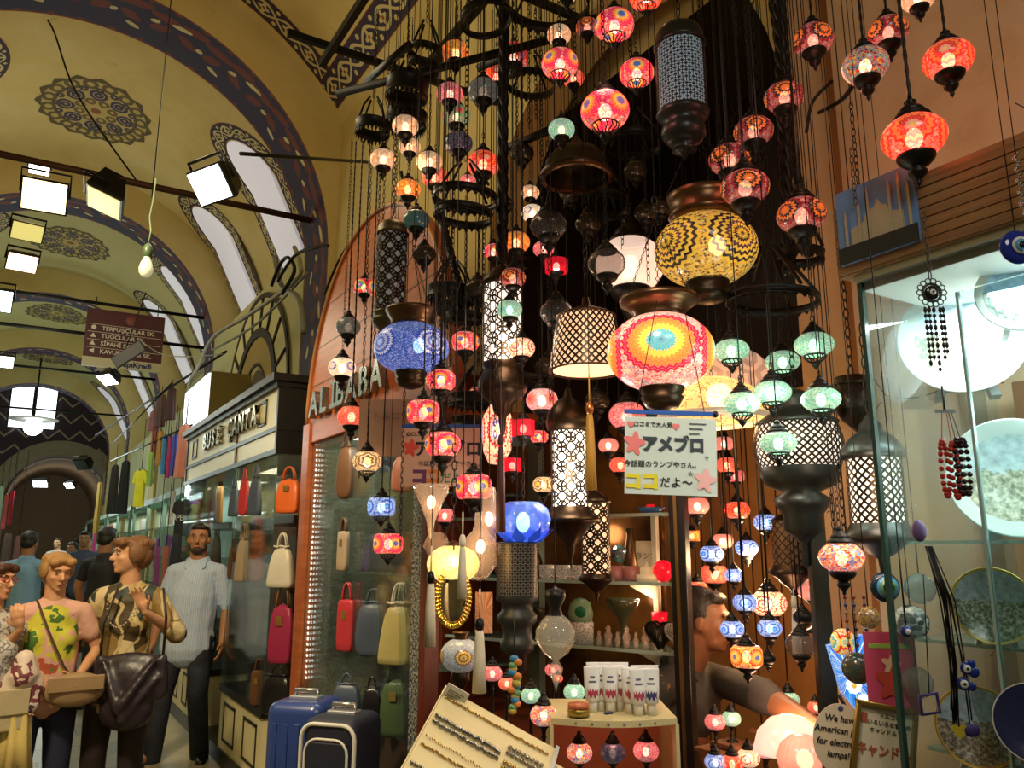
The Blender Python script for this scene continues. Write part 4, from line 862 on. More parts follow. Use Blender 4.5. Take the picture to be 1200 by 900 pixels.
# blue glass tulip
P = at(613, 612, 2.35); t = thing('tulip_lamp', 'blue ribbed glass tulip bowl above the black and silver cylinder', 'lamp', P)
wob = lambda a, z: 1+.05*math.cos(12*a)
MB().lathe([(.02, -.06), (.045, -.05), (.07, -.02), (.078, .01), (.068, .04), (.05, .055), (.042, .058)], 48, wob=wob).build('glass_bowl', mosaic('blue_tulip_glass', [], [(.1, .2, .75), (.2, .35, .9)], e=.35, med=False, vs=2, grout=(.15, .28, .8), tr=.35, rough=.08), t)
for i in range(8):
    a = TAU*i/8; m_ = MB(); ca, sa = math.cos(a), math.sin(a); sx, sy = -sa, ca
    m_.add([(.02*ca, .02*sa, -.065), (.06*ca+.02*sx, .06*sa+.02*sy, -.045), (.095*ca, .095*sa, -.015), (.06*ca-.02*sx, .06*sa-.02*sy, -.045), (.055*ca, .055*sa, -.055)], [(0, 1, 4), (1, 2, 4), (2, 3, 4), (3, 0, 4)], None, 0, True); m_.build('petal', mat('deep_blue_glass', (.02, .06, .6), .1, emit=.35, ecol=(.02, .1, .8)), t)
MB().ell((0, 0, .0), .02, .02, .03).build('bulb', GLOWC, t); chain_mb(.058, at(613, 540, 2.35).z-P.z, .005).build('chain', BLACK, t); cord_up(t, P, at(613, 540, 2.35).z-P.z)
# clear blown glass hanging shapes
CG = glass('peach_blown_glass', (.95, .72, .55), .3, .06)
def blown(u, v, prof, D, label, top, m=CG, ribs=16, name='blown_glass_lamp', bulb=True, neck=None):
    P = at(u, v, D); t = thing(name, label, 'lamp', P); s = D/F
    MB().lathe([(a*s, b*s) for a, b in prof], 48, wob=(lambda a, z: 1+.05*math.cos(ribs*a+z*40)) if ribs else None).build('glass_body', m, t)
    if bulb: MB().ell((0, 0, prof[-3][1]*s*.5), 5*s, 5*s, 8*s).build('bulb', GLOW, t)
    zt = max(b for a, b in prof)*s
    if neck: MB().lathe([(a*s, b*s) for a, b in neck], 20).build('neck', BLACK, t); zt = max(b for a, b in neck)*s
    chain_mb(zt, at(u, top, D).z-P.z, .004, 'chain').build('chain', BLACK, t); cord_up(t, P, max(zt, at(u, top, D).z-P.z))
blown(505, 600, [(0, -32), (2, -28), (5, -10), (12, 8), (19, 22), (20, 30), (16, 32)], 2.25, 'twisted clear glass cone tapering downwards before the mahogany jamb', 540)
blown(563, 650, [(0, -30), (8, -26), (18, -12), (21, 2), (17, 18), (8, 28), (6, 48)], 2.35, 'swirled clear glass bulb beside the amber bowl lamp', 560)
blown(573, 608, [(8, -30), (8.5, 0), (8, 30), (7, 36)], 2.4, 'upright clear glass tube lit from within, left of the blue tulip', 560, ribs=0)
blown(512, 640, [(0, -16), (10, -12), (16, 0), (11, 12), (4, 16)], 2.45, 'plain clear glass ball at the mahogany jamb', 560, ribs=0, bulb=False)
blown(651, 745, [(0, -62), (2, -52), (6, -42), (8, -35), (3, -26), (14, -18), (22, -4), (22, 6), (14, 18), (9, 22)], 2.2, 'ribbed clear glass ball with a drop below, before the shelves', 690, m=glass('ribbed_clear_glass', (.75, .72, .6), .3, .06), ribs=22, bulb=False, neck=[(9, 20), (6, 30), (12, 42), (11, 50), (3, 52), (0, 56)])
# tassels
def tassel(u, v0, v1, w, D, m, label, bead=None, top=None):
    P = at(u, v0, D); s = D/F; hh = P.z-at(u, v1, D).z; t = thing('silk_tassel', label, 'tassel', P); r = w*.5*s
    mb = MB(); n = 26; mb.lathe([(0, 0), (r*.5, -.02*hh), (r*.62, -.1*hh), (r*.8, -.4*hh), (r, -hh), (0, -hh)], 26, wob=lambda a, z: 1+.08*math.cos(13*a)); mb.build('fringe', m, t)
    MB().lathe([(0, 14*s), (r*.5, 12*s), (r*.75, 6*s), (r*.6, 0), (0, -1*s)], 14).build('knot', bead or m, t)
    MB().tube([(0, 0, 12*s), (0, 0, at(u, top or v0-60, D).z-P.z)], .0022, 5).build('cord', m, t); cord_up(t, P, at(u, top or v0-60, D).z-P.z)
IV = mat('ivory_silk', (.72, .66, .52), .7); GD = mat('gold_silk', (.55, .30, .05), .55); DK = mat('dark_plum_silk', (.06, .012, .014), .6)
tassel(691, 484, 574, 13, 2.1, GD, 'long gold silk tassel hanging under the lattice drum lantern', mat('copper_bead', (.5, .18, .05), .3, .7), 440)
tassel(587, 522, 624, 11, 2.2, DK, 'long dark plum tassel before the teardrop lamp', None, 440)
tassel(505, 683, 758, 13, 2.1, IV, 'ivory tassel with a black knot before the mahogany jamb', BLACK, 640)
tassel(542, 640, 702, 11, 2.1, IV, 'ivory tassel hanging over the amber bowl lamp', None, 600)
tassel(562, 738, 812, 15, 2.0, IV, 'ivory tassel with a black knot before the pearl table lamp', BLACK, 690)
tassel(931, 712, 766, 10, 2.4, IV, 'cream tassel hanging in the doorway', None, 690)
# iron crowns, rings and hoops
def ring(u, v, w, D, label, drop=.03, tilt=0, tiers=1, top=None, teeth=True, arms=4, name='iron_ring'):
    P = at(u, v, D); r = w*.5*D/F; t = thing(name, label, 'chandelier frame', P, 0); n = 48
    for k_ in range(tiers):
        z = -k_*drop*2.2; rr = r*(1-.1*k_)
        MB().lathe([(rr, z-drop/2), (rr*1.03, z-drop/2), (rr*1.03, z-drop*.4), (rr*1.005, z-drop*.35), (rr*1.005, z+drop*.35), (rr*1.03, z+drop*.4), (rr*1.03, z+drop/2), (rr, z+drop/2), (rr, z-drop/2)], n).build('band', BLACK, t)
        if teeth:
            m_ = MB()
            for i in range(28):
                a = TAU*i/28; c_, s_ = math.cos(a), math.sin(a); b = a+.09; cb, sb = math.cos(b), math.sin(b); d = a-.09; cd, sd = math.cos(d), math.sin(d)
                m_.add([(rr*cb, rr*sb, z-drop/2), (rr*cd, rr*sd, z-drop/2), (rr*1.02*c_, rr*1.02*s_, z-drop*.95)], [(0, 1, 2)])
            m_.build('fringe', BLACK, t)
    for i in range(arms):
        a = TAU*i/arms; MB().tube([(r*math.cos(a), r*math.sin(a), drop/2), (r*.7*math.cos(a), r*.7*math.sin(a), drop+.04), (.02*math.cos(a), .02*math.sin(a), .14)], .005, 5).build('arm', BLACK, t)
    zt = (at(u, top, D).z if top is not None else TOPZ)-P.z
    if zt > .14: chain_mb(.14, zt, .007).build('chain', BLACK, t)
    t.rotation_euler = (0, 0, .3)
    if tilt:
        for c_ in t.children:
            if c_.name.startswith(('band', 'fringe')): c_.rotation_euler = (tilt, tilt*.3, 0)
    cord_up(t, P, max(.14, zt))
    return t
ring(545, 232, 80, 2.6, 'two-tier black iron ring with a toothed edge beside the central post', .028, R(6), 2)
ring(569, 22, 66, 2.5, 'plain iron hoop at the top before the yellow vault', .03, R(-8), 1, teeth=False)
ring(477, 105, 54, 2.9, 'black iron crown bowl with pierced edge before the vault border', .07, R(5), 1)
ring(437, 150, 44, 3.1, 'small black iron crown at the far end of the cluster', .05, R(5), 1)
ring(500, 62, 46, 2.9, 'pierced iron ring half hidden by the orange globe', .03, R(12), 2)
ring(905, 352, 108, 1.95, 'wide scrolled iron ring carrying the mint green lamps', .02, R(4), 1, arms=6)
ring(545, 372, 44, 2.9, 'dark iron ring band above the rose globe near the blue oval lamp', .03, R(4), 1, top=230)
ring(641, 2, 110, 2.5, 'large iron ring with a pierced band cut by the top edge', .04, R(5), 1)
ring(938, 300, 56, 2.0, 'small dark iron ring above the mint green lamps', .025, R(4), 1)
ring(560, 470, 70, 3.0, 'low dark iron band behind the flower lamps', .04, R(3), 2, top=350)
for i_, (u_, v_, w_, D_, h_, tp, lb_) in enumerate(((622, 98, 62, 2.95, .03, 30, 'dark iron ring behind the leftmost big pink globe'), (476, 140, 52, 3.15, .06, 90, 'black pierced iron crown behind the cream globes'), (612, 446, 60, 2.95, .035, 330, 'dark iron ring band behind the ruby drums'), (742, 168, 70, 2.7, .03, 40, 'dim iron ring beside the star-fret lantern'), (700, 240, 84, 2.8, .035, 100, 'dim iron ring above the frosted ball'), (530, 345, 60, 3.0, .05, 220, 'dark bronze band above the blue oval lamp'), (600, 310, 46, 2.95, .05, 180, 'dark crown over the bright circle-fret cylinder'), (868, 300, 60, 2.2, .03, 120, 'dark iron ring right of the gold lamp'))):
    ring(u_, v_, w_, D_, lb_, h_, R(5), 1, top=tp)
# iron support frame carrying the chains
for i, (a, b) in enumerate((((1.05, .4), (1.05, 3.5)), ((1.5, .4), (1.5, 3.5)))):
    o = MB().box(a[0]-.015, a[0]+.015, a[1], b[1], TOPZ, TOPZ+.04).build('iron_beam', BLACK); tag(o, ['black iron beam over the street side of the lamps', 'black iron beam over the wall side of the lamps'][i], 'beam', 'beams carrying the lamps')
for i, y in enumerate((1.2, 1.9, 2.6, 3.4)):
    o = MB().box(.85, 2.0, y-.012, y+.012, TOPZ+.041, TOPZ+.075).build('iron_cross_bar', BLACK); tag(o, 'black iron cross bar bolted to the wall, '+['first from the glass case', 'second from the glass case', 'third from the glass case', 'last, nearest the bag shops'][i], 'beam')
for i, (p, q) in enumerate((((430, 95), (480, 52)), ((395, 110), (650, 45)), ((560, 80), (700, 20)), ((590, 175), (650, 150)))):
    a, b = at(p[0], p[1], 3.0), at(q[0], q[1], 2.75); o = MB().tube([a, b], .02, 4).build('iron_brace', BLACK); tag(o, 'slanting black iron brace '+['above the far iron crown', 'crossing behind the orange globe', 'below the top hoop', 'above the dark bowl'][i], 'brace')
for i, (u0, v0, u1, v1, D, r, lb) in enumerate(((591, -10, 588, 330, 2.65, .02, 'thick black iron post in the middle of the lamp cluster'), (912, -10, 925, 320, 1.98, .018, 'thick black twisted cable bundle before the orange pier'), (903, -10, 948, 300, 2.05, .012, 'thin black cable bundle beside the thick one'), (512, 235, 548, 372, 3.05, .016, 'dark pipe behind the double iron ring'))):
    a, b = at(u0, v0, D), at(u1, v1, D); n = 40; mb = MB()
    for q in range(3):
        mb.tube([a.lerp(b, j/n)+Vector((math.cos(j*.9+q*TAU/3)*r*.5, math.sin(j*.9+q*TAU/3)*r*.5, 0)) for j in range(n+1)], r*.6, 6)
    tag(mb.build('cable_bundle' if i else 'iron_post', BLACK), lb, 'post' if not i else 'cable')
# loose chains hanging free between the lamps
FC = [(438, 150, 420, 3.1), (444, 150, 400, 3.15), (421, 165, 560, 3.2), (462, 120, 280, 3.0), (469, 430, 640, 2.9), (620, 0, 150, 2.5), (628, 10, 140, 2.5), (636, 20, 300, 2.5), (612, 20, 260, 2.55), (606, 10, 200, 2.6), (645, 250, 470, 2.4), (561, 250, 350, 2.75), (567, 250, 340, 2.7), (515, 300, 420, 2.6), (527, 310, 470, 2.5), (580, 400, 520, 2.5), (673, 100, 250, 2.4), (700, 180, 300, 2.4), (820, 0, 30, 1.9), (866, 0, 40, 1.9), (880, 0, 120, 1.9), (979, 560, 640, 1.8), (990, 545, 635, 1.85), (1008, 240, 120, 1.9), (844, 330, 400, 2.0), (870, 340, 450, 2.0), (505, 345, 520, 2.4), (730, 140, 300, 2.4), (690, 130, 230, 2.5), (760, 170, 330, 2.2)]
def MBC(a, b):
    m_ = chain_mb(0, a.z-b.z, .0055)
    if TOPZ > a.z: m_.tube([(0, 0, a.z-b.z-.01), (0, 0, TOPZ-b.z)], .0016, 4)
    return m_
for i, (u, v0, v1, D) in enumerate(FC):
    a, b = at(u, min(v0, v1), D), at(u, max(v0, v1), D); o = MBC(a, b).build('loose_chain', BLACK, None, (b.x, b.y, b.z)); tag(o, 'thin black chain hanging free among the mosaic lamps', 'chain', 'loose chains among the lamps')
# warm light shed by the lamps themselves
for i, (u, v, D, e, c) in enumerate(((774, 413, 1.75, 1.2, (1, .45, .3)), (668, 550, 2.35, 2.2, (1, .8, .6)), (1071, 161, 1.35, .9, (1, .25, .15)), (955, 110, 1.65, .6, (1, .3, .2)), (905, 470, 1.75, .8, (.8, 1, .8)), (600, 400, 2.45, 1.6, (1, .7, .5)), (480, 200, 2.9, .8, (1, .7, .4)), (709, 100, 1.8, .8, (1, .4, .35)), (531, 655, 2.2, 1.0, (1, .7, .3)), (885, 660, 3.15, 9, (1, .62, .3)), (930, 850, 2.5, 3.5, (1, .55, .33)), (915, 700, 2.75, 3, (1, .7, .4)), (835, 470, 2.3, 1.5, (1, .75, .4)), (1030, 570, 1.6, .7, (1, .7, .5)))):
    light('lamp_light', 'POINT', at(u, v, D), e*1.6, c, .06)
# ================================================================ handbag shop with the wooden arch
def wood(name, c1, c2, sc_=(1, 1, 8), rough=.35):
    k = NT(name); m = k.n('ShaderNodeMapping'); k.set(m.inputs[0], k.tc()); m.inputs['Scale'].default_value = sc_
    nz = k.noise(3, 6, m.outputs[0]); k.set(k.p.inputs['Base Color'], k.ramp(nz, [(.3, c1), (.7, c2)], False)); k.p.inputs['Roughness'].default_value = rough; return k.m
WOOD = wood('orange_varnished_wood', srgb(150, 72, 30), srgb(186, 98, 48), (1, 1.2, 9)); MAHO = wood('mahogany_wood', srgb(80, 30, 18), srgb(120, 52, 30), (9, 9, .8)); SLAT = wood('brown_slat_wood', srgb(112, 84, 52), srgb(156, 122, 80), (1, 1, 30), .5)
k = NT('speckled_granite'); nz = k.noise(90, 2); k.set(k.p.inputs['Base Color'], k.ramp(nz, [(.42, srgb(50, 52, 50)), (.5, srgb(120, 122, 116)), (.6, srgb(170, 170, 160))], False)); k.p.inputs['Roughness'].default_value = .25; GRAN = k.m
CLEAR = glass('shop_window_glass', (.75, .92, .9), .02); CASEG = glass('case_glass', (.7, .92, .92), .02); SHELFG = glass('green_shelf_glass', (.3, .55, .5), .35)
LED = mat('led_strip', (1, 1, .9), .4, emit=7, ecol=(.95, 1, .9)); CREAMP = mat('cream_fascia', srgb(226, 216, 168), .4, var=.04); BLK = mat('black_gloss_trim', (.01, .009, .008), .38)
SAGE = mat('sage_backing', srgb(120, 130, 112), .6, var=.1); CREAMW = mat('cream_backing', srgb(200, 180, 120), .6); GRAYL = mat('dark_shelf', (.012, .01, .009), .35)
# wooden arch fascia
ya, yb = 2.72, 4.57; cy, aa = (ya+yb)/2, (yb-ya)/2
t = thing('arched_shop_sign', 'orange varnished wood arch fascia with silver letters above the handbag showcase', 'shop sign', (1.4, cy, 2.13), RW)
pts = [(-aa, 0), (aa, 0), (aa, .12)]+[(aa*math.cos(PI*i/28), .12+.97*math.sin(PI*i/28)) for i in range(1, 28)]+[(-aa, .12)]
MB().prism(pts, 0, .06).build('arch_board', WOOD, t, bevel=.006)
mb = MB(); mb.tube([(aa*math.cos(PI*i/28), -.005, .12+.97*math.sin(PI*i/28)) for i in range(29)], .012, 6); mb.build('arch_edge', mat('pale_wood_edge', srgb(176, 120, 70), .4), t)
for z in (.33, .55, .78): MB().box(-aa*.97*math.sqrt(max(.05, 1-((z-.12)/.97)**2)), aa*.97*math.sqrt(max(.05, 1-((z-.12)/.97)**2)), -.002, .0, z-.003, z+.003).build('groove', MAHO, t)
SILV = mat('brushed_silver_letters', (.32, .35, .34), .25, .9, var=.3)
letters('silver_letter', 'ALİBABA', .2, SILV, t, -.72, -.02, .2, .165, .018, .004, 1.15)
# showcase
t = thing('bag_showcase', 'tall glass handbag showcase with granite pillar and mahogany corner post', 'showcase', (1.4, 2.95, 0), RW)   # local x = -world y offset, y = into
def W(y): return -(y-2.95)
MB().box(W(4.57), 0, .03, .54, 0, .78).build('base_cabinet', mat('dark_brown_base', (.04, .022, .014), .4), t)
MB().box(W(4.62), W(4.5), -.01, .5, 0, 2.25).build('wood_post', WOOD, t, bevel=.005)
MB().box(-.02, .03, -.005, .06, 0, 2.13).build('corner_post', MAHO, t, bevel=.003)
MB().box(W(4.44), W(4.22), .06, .3, .78, 2.13).build('granite_pillar', GRAN, t)
MB().box(W(3.06), -.02, .0, .05, .3, 2.13).build('granite_edge', GRAN, t)
MB().box(W(4.5), -.0, .55, .58, .78, 2.13).build('back_panel', SAGE, t)
MB().box(W(4.5), 0, .03, .58, 2.1, 2.13).build('top_panel', WOOD, t)
MB().box(W(4.5), W(3.06), .012, .02, .78, 2.12).build('window_pane', CLEAR, t)
for z in (1.06, 1.43, 1.78): MB().box(W(4.2), W(3.06), .08, .54, z-.012, z).build('glass_shelf', SHELFG, t)
for y, sp in ((4.49, .04), (3.66, .53), (3.5, .53)):
    mb = MB()
    for i in range(44): z = .84+i*.029; mb.box(W(y)-.008, W(y)+.008, sp-.004, sp+.0, z, z+.013)
    mb.build('light_strip', LED, t)
light('showcase_light', 'AREA', (1.7, 3.7, 2.08), 7, (.9, 1, .9), .9, (0, 0, 0), sizey=.3)
def bag(kind_, u, v0, v1, w, D, m, label, rz=-.5, hand=None, group=None, trim=None, depth=.4):
    """v0 top of body, v1 bottom row; w width px"""
    P = at(u, v1, D); zt_ = at(u, v0, D).z
    for zz in ((.57, .86, 1.3, 1.75) if u < 345 else (.78, 1.06, 1.43, 1.78)):
        if abs(P.z-zz) < (.24 if u < 345 else .13): P.z = zz; break
    h = zt_-P.z; wd = w*D/F; d = wd*depth; t = thing('handbag', label, 'handbag', P, FACE+rz, group)
    hm = hand or m; n = 9
    if kind_ == 'tote':
        prof = [(.42, 0), (.5, .04), (.5, .5), (.46, 1)]
    elif kind_ == 'taper': prof = [(.5, 0), (.52, .05), (.42, .6), (.3, 1)]
    elif kind_ == 'hobo': prof = [(.3, 0), (.48, .12), (.52, .4), (.42, .8), (.34, 1)]
    else: prof = [(.46, 0), (.5, .05), (.5, .9), (.47, 1)]
    mb = MB(); vs_ = []; N = 20
    for a, b in prof:
        dd = d*(.5 if b < .9 else (.2 if kind_ != 'box' else .45))
        for j in range(N):
            th = TAU*j/N; c_, s_ = math.cos(th), math.sin(th); e = .45
            vs_.append((wd*a*(abs(c_)**e)*(1 if c_ > 0 else -1), dd*(abs(s_)**e)*(1 if s_ > 0 else -1), h*b+(.0 if b < 1 else random.uniform(-.01, .01)*h)))
    fs = [(i*N+j, i*N+(j+1) % N, (i+1)*N+(j+1) % N, (i+1)*N+j) for i in range(len(prof)-1) for j in range(N)]+[tuple(range(N)), tuple((len(prof)-1)*N+j for j in range(N))]
    mb.add(vs_, fs, None, 0, True); o = mb.build('body', m, t); 
    s2 = o.modifiers.new('s', 'SUBSURF'); s2.levels = s2.render_levels = 1
    for s_ in (-1, 1):
        top = prof[-1][0]*wd; pts = [(top*.55*math.cos(PI*i/10), s_*d*.14, h*.93+(h*.38 if kind_ != 'hobo' else h*.3)*math.sin(PI*i/10)) for i in range(11)]
        MB().tube(pts, max(.005, wd*.028), 6).build('handle', hm, t)
        if kind_ == 'hobo': break
    if kind_ in ('box', 'tote'):
        MB().box(-wd*.12, wd*.12, -d*.55, -d*.5, h*.62, h*.78).build('clasp', trim or mat('gold_clasp', (.6, .42, .12), .3, .9), t)
    if kind_ == 'hobo' or kind_ == 'taper':
        mb = MB(); top = prof[-1][0]*wd
        mb.tube([(-top, -d*.15, h), (-top*.5, -d*.22, h*.98), (0, -d*.24, h*1.01), (top*.5, -d*.22, h*.98), (top, -d*.15, h)], wd*.03, 6); mb.build('rolled_edge', hm, t)
    return t
lea = lambda n, c, r=.4: mat(n+'_leather', c, r, var=.15, scale=12, bump=.15, bscale=60)
BRN, TAN, ORG, PUR, RDL, CRM, OLV, NAV, BKL = lea('brown', (.12, .05, .02)), lea('tan', (.3, .16, .05)), lea('orange', (.7, .13, .02)), lea('purple', (.07, .05, .14)), lea('crimson', (.45, .03, .04)), lea('ivory', (.62, .58, .46)), lea('olive', (.42, .36, .13)), lea('slate', (.06, .08, .12)), lea('black', (.012, .011, .012), .25)
PKL = lea('salmon', (.6, .22, .14)); MGL = lea('raspberry', (.32, .02, .07)); GRL = lea('green', (.06, .1, .04)); BEI = lea('beige', (.4, .3, .2))
bag('hobo', 404, 522, 582, 24, 4.05, BRN, 'brown slouchy handbag on the top shelf next to the granite pillar'); bag('hobo', 424, 525, 583, 20, 4.0, TAN, 'tan slouchy handbag on the top shelf beside the brown one')
bag('tote', 484, 530, 583, 52, 3.5, PKL, 'salmon tote on the top shelf behind the white notice', -.2); bag('hobo', 448, 545, 583, 22, 3.8, BKL, 'small black handbag on the top shelf of the showcase')
bag('box', 402, 622, 652, 20, 4.0, BEI, 'beige and cream box handbag with tall handle on the second shelf', -.8, BRN); bag('taper', 440, 622, 666, 34, 3.85, PUR, 'purple handbag leaning on the second shelf', -.2)
bag('hobo', 465, 608, 660, 26, 3.7, NAV, 'slate handbag behind the drum lamp on the second shelf'); bag('box', 482, 622, 669, 24, 3.5, mat('amber_case', (.35, .13, .02), .25, var=.2), 'amber hard-shell vanity case with rounded top on the second shelf', -.2, BRN)
bag('box', 405, 702, 750, 24, 3.95, RDL, 'red satchel with a tall looped handle on the third shelf', -.5); bag('hobo', 436, 705, 758, 40, 3.75, NAV, 'slate blue slouchy handbag on the third shelf', -.3); bag('taper', 466, 706, 768, 46, 3.5, OLV, 'large olive and cream tapered tote on the third shelf', -.3, CRM)
bag('tote', 462, 795, 850, 34, 3.5, GRL, 'dark green handbag at the bottom of the showcase', -.3); bag('hobo', 405, 800, 848, 34, 3.75, NAV, 'blue grey handbag at the bottom of the showcase', -.2); bag('hobo', 435, 805, 852, 24, 3.6, BKL, 'black shiny handbag at the bottom of the showcase', -.2)
# ================================================================ cream corner shop
t = thing('corner_bag_shop', 'cream and black shopfront with mirror letters between the wooden arch and the clothes', 'shop front', (1.4, 5.2, 0), RW)
def V(y): return -(y-5.2)
MB().box(V(8.5), 0, .0, .58, .0, .14).build('plinth', BLK, t)
def basebox(y0, y1, nm):
    q = MB().box(V(y1), V(y0), .01, .58, .14, .52).build(nm, CREAMP, t); MB().box(V(y1)-.01, V(y0)+.012, -.005, .6, .52, .57).build('counter_edge', BLK, q)
    n = max(1, round((y1-y0)/.55)); st = (y1-y0)/n
    for i in range(n):
        a, b = V(y0+i*st+.12), V(y0+(i+1)*st-.12)
        mb = MB(); w_ = .018
        for (x0, x1, z0, z1) in ((b, a, .2, .2+w_), (b, a, .46-w_, .46), (b, b+w_, .2, .46), (a-w_, a, .2, .46)): mb.box(x0, x1, .004, .011, z0, z1)
        mb.build('panel_frame', BLK, q)
basebox(5.2, 6.35, 'base_cabinet'); basebox(7.05, 8.45, 'base_cabinet_far')
fas = MB().box(V(8.5), .0, .0, .58, 2.17, 2.62).build('fascia', CREAMP, t)
MB().box(V(8.55), .04, -.06, .6, 2.62, 2.67).box(V(8.52), .02, -.03, .6, 2.585, 2.62).build('cornice', BLK, fas)
for z0, z1 in ((2.295, 2.325), (2.14, 2.175)): MB().box(V(8.5), .012, -.012, .585, z0, z1).build('black_band', BLK, fas)
for y in (5.21, 6.35, 8.48): MB().box(V(y)-.018, V(y)+.018, -.012, .585 if y < 5.3 else .02, 2.17, 2.6).build('black_stile', BLK, fas)
for yc in (5.62, 8.1):
    mb = MB(); a, b, w_ = V(yc)+.11, V(yc)-.11, .02
    for (x0, x1, z0, z1) in ((b, a, 2.37, 2.37+w_), (b, a, 2.55-w_, 2.55), (b, b+w_, 2.37, 2.55), (a-w_, a, 2.37, 2.55)): mb.box(x0, x1, -.008, .001, z0, z1)
    mb.build('square_frame', BLK, fas)
letters('mirror_letter', 'BUSE  ÇANTA', .2, mat('mirror_letters', (.55, .55, .5), .12, 1), t, V(7.5), -.02, 2.455, .19, .015, .005, 1.2)
for (y0, y1) in ((5.2, 6.35), (7.05, 8.45)):
    MB().box(V(y1), V(y0), .0, .008, .57, 2.14).build('window_pane', CLEAR, t)
    for y in (y0, y1): MB().box(V(y)-.008, V(y)+.008, -.002, .58, .57, 2.14).build('side_pane', CLEAR, t)
    MB().box(V(y1), V(y0), .55, .58, .57, 2.14).build('back_panel', CREAMW, t)
    for z in (.86, 1.3, 1.75): MB().box(V(y1)+.03, V(y0)-.03, .14, .55, z-.05, z).build('display_shelf', GRAYL, t)
    light('shop_light', 'AREA', (1.68, (y0+y1)/2, 2.1), 7, (1, .85, .55), y1-y0-.1, (0, 0, PI/2), sizey=.3)
MB().box(V(7.05), V(6.35), .5, .58, .14, 2.14).build('doorway_back', MAHO, t)
bag('tote', 337, 560, 597, 30, 5.05, ORG, 'bright orange draped handbag on the top shelf of the cream corner shop', -.3); bag('taper', 329, 640, 680, 34, 5.0, CRM, 'cream folded leather bag on the second shelf of the corner shop', -.3); bag('tote', 329, 706, 756, 30, 5.0, MGL, 'raspberry red tote on the third shelf of the corner shop', -.3, TAN); bag('hobo', 324, 790, 836, 40, 5.0, BKL, 'glossy black handbag with round handle at the bottom of the corner shop', -.3); bag('box', 300, 785, 838, 18, 5.3, BRN, 'dark brown upright satchel at the bottom of the corner shop', -.4)
for i, (u, v0, v1, w_, m, lb) in enumerate(((298, 558, 597, 20, NAV, 'grey blue small handbag on the top shelf of the corner shop'), (285, 560, 597, 14, RDL, 'red narrow handbag on the top shelf of the corner shop'), (273, 570, 600, 14, NAV, 'pale blue purse farther in on the top shelf'), (300, 622, 676, 22, ORG, 'orange red slouchy handbag behind the window reflection'), (282, 630, 676, 18, BEI, 'beige handbag on the second shelf of the corner shop'), (296, 700, 752, 20, BEI, 'fawn handbag on the third shelf of the corner shop'), (280, 705, 750, 18, BRN, 'brown handbag on the third shelf of the corner shop'), (272, 640, 674, 14, BRN, 'dark brown purse deep in the second shelf'))):
    bag('hobo' if i % 2 else 'taper', u, v0, v1, w_, 5.4+.1*i, m, lb, -.5)
for i, (u, v0, v1, w_, m, lb) in enumerate(((246, 565, 598, 18, PUR, 'purple handbag in the far window of the corner shop'), (236, 566, 600, 12, lea('lime', (.25, .4, .05)), 'lime green purse in the far window of the corner shop'), (256, 562, 600, 12, TAN, 'bronze handbag with chain in the far window'), (252, 625, 660, 16, BRN, 'brown tasselled handbag in the far window'), (240, 628, 662, 14, BEI, 'sand handbag in the far window of the corner shop'), (247, 690, 735, 16, BRN, 'large brown satchel low in the far window'))):
    bag('taper', u, v0, v1, w_, 7.3+.1*i, m, lb, -.5)
# light box sign and goods farther down the street
t = thing('light_box', 'bright blank white light box sign standing out from the wall above the clothes', 'sign', (1.5, 9.6, 2.6), RW)
MB().box(0, 1.35, .02, .45, 0, .68).build('box_side', mat('olive_box', srgb(150, 134, 70), .6), t); MB().box(.02, 1.33, .0, .02, .02, .66).build('lit_panel', mat('lit_white_panel', (1, 1, 1), .5, emit=1.9, ecol=(.9, .96, 1)), t)
def cloth(name, shape, u, v0, v1, w, D, m, label, cat='garment', rz=0, group=None):
    P = at(u, v0, D); h = P.z-at(u, v1, D).z; wd = w*D/F; t = thing(name, label, cat, P, FACE+rz, group); ph = random.uniform(0, 6)
    if shape == 'tee':
        pts = [(-.2, 0), (-.5, -.08), (-.62, -.34), (-.42, -.4), (-.36, -.28), (-.38, -1), (.38, -1), (.36, -.28), (.42, -.4), (.62, -.34), (.5, -.08), (.2, 0), (.1, -.05), (-.1, -.05)]
        MB().prism([(a*wd, b*h) for a, b in pts], -.02, .02).build('shirt_cloth', m, t, bevel=.012)
    else:
        N = 24; mb = MB(); prof = [(.2, 0), (.36, -.04), (.42, -.3), (.47, -.7), (.5, -1)] if shape == 'coat' else [(.3, 0), (.4, -.05), (.36, -.4), (.42, -.8), (.38, -1)]
        T0 = Matrix.Diagonal((1, .42, 1, 1)); mb.T = T0
        mb.lathe([(a*wd, b*h) for a, b in prof], N*2, wob=lambda a, z: 1+.13*math.cos(7*a+ph+z*3)); mb.build('cloth', m, t)
    MB().tube([(-wd*.3, 0, -.02), (0, 0, .02), (wd*.3, 0, -.02)], .006, 5).build('hanger', BLACK, t); MB().tube([(0, 0, .02), (0, 0, max(.1, 3.1-P.z))], .004, 5).build('hook', BLACK, t)
    return t
fab = lambda n, c: mat(n+'_fabric', c, .75, var=.25, scale=9, bump=.2, bscale=30)
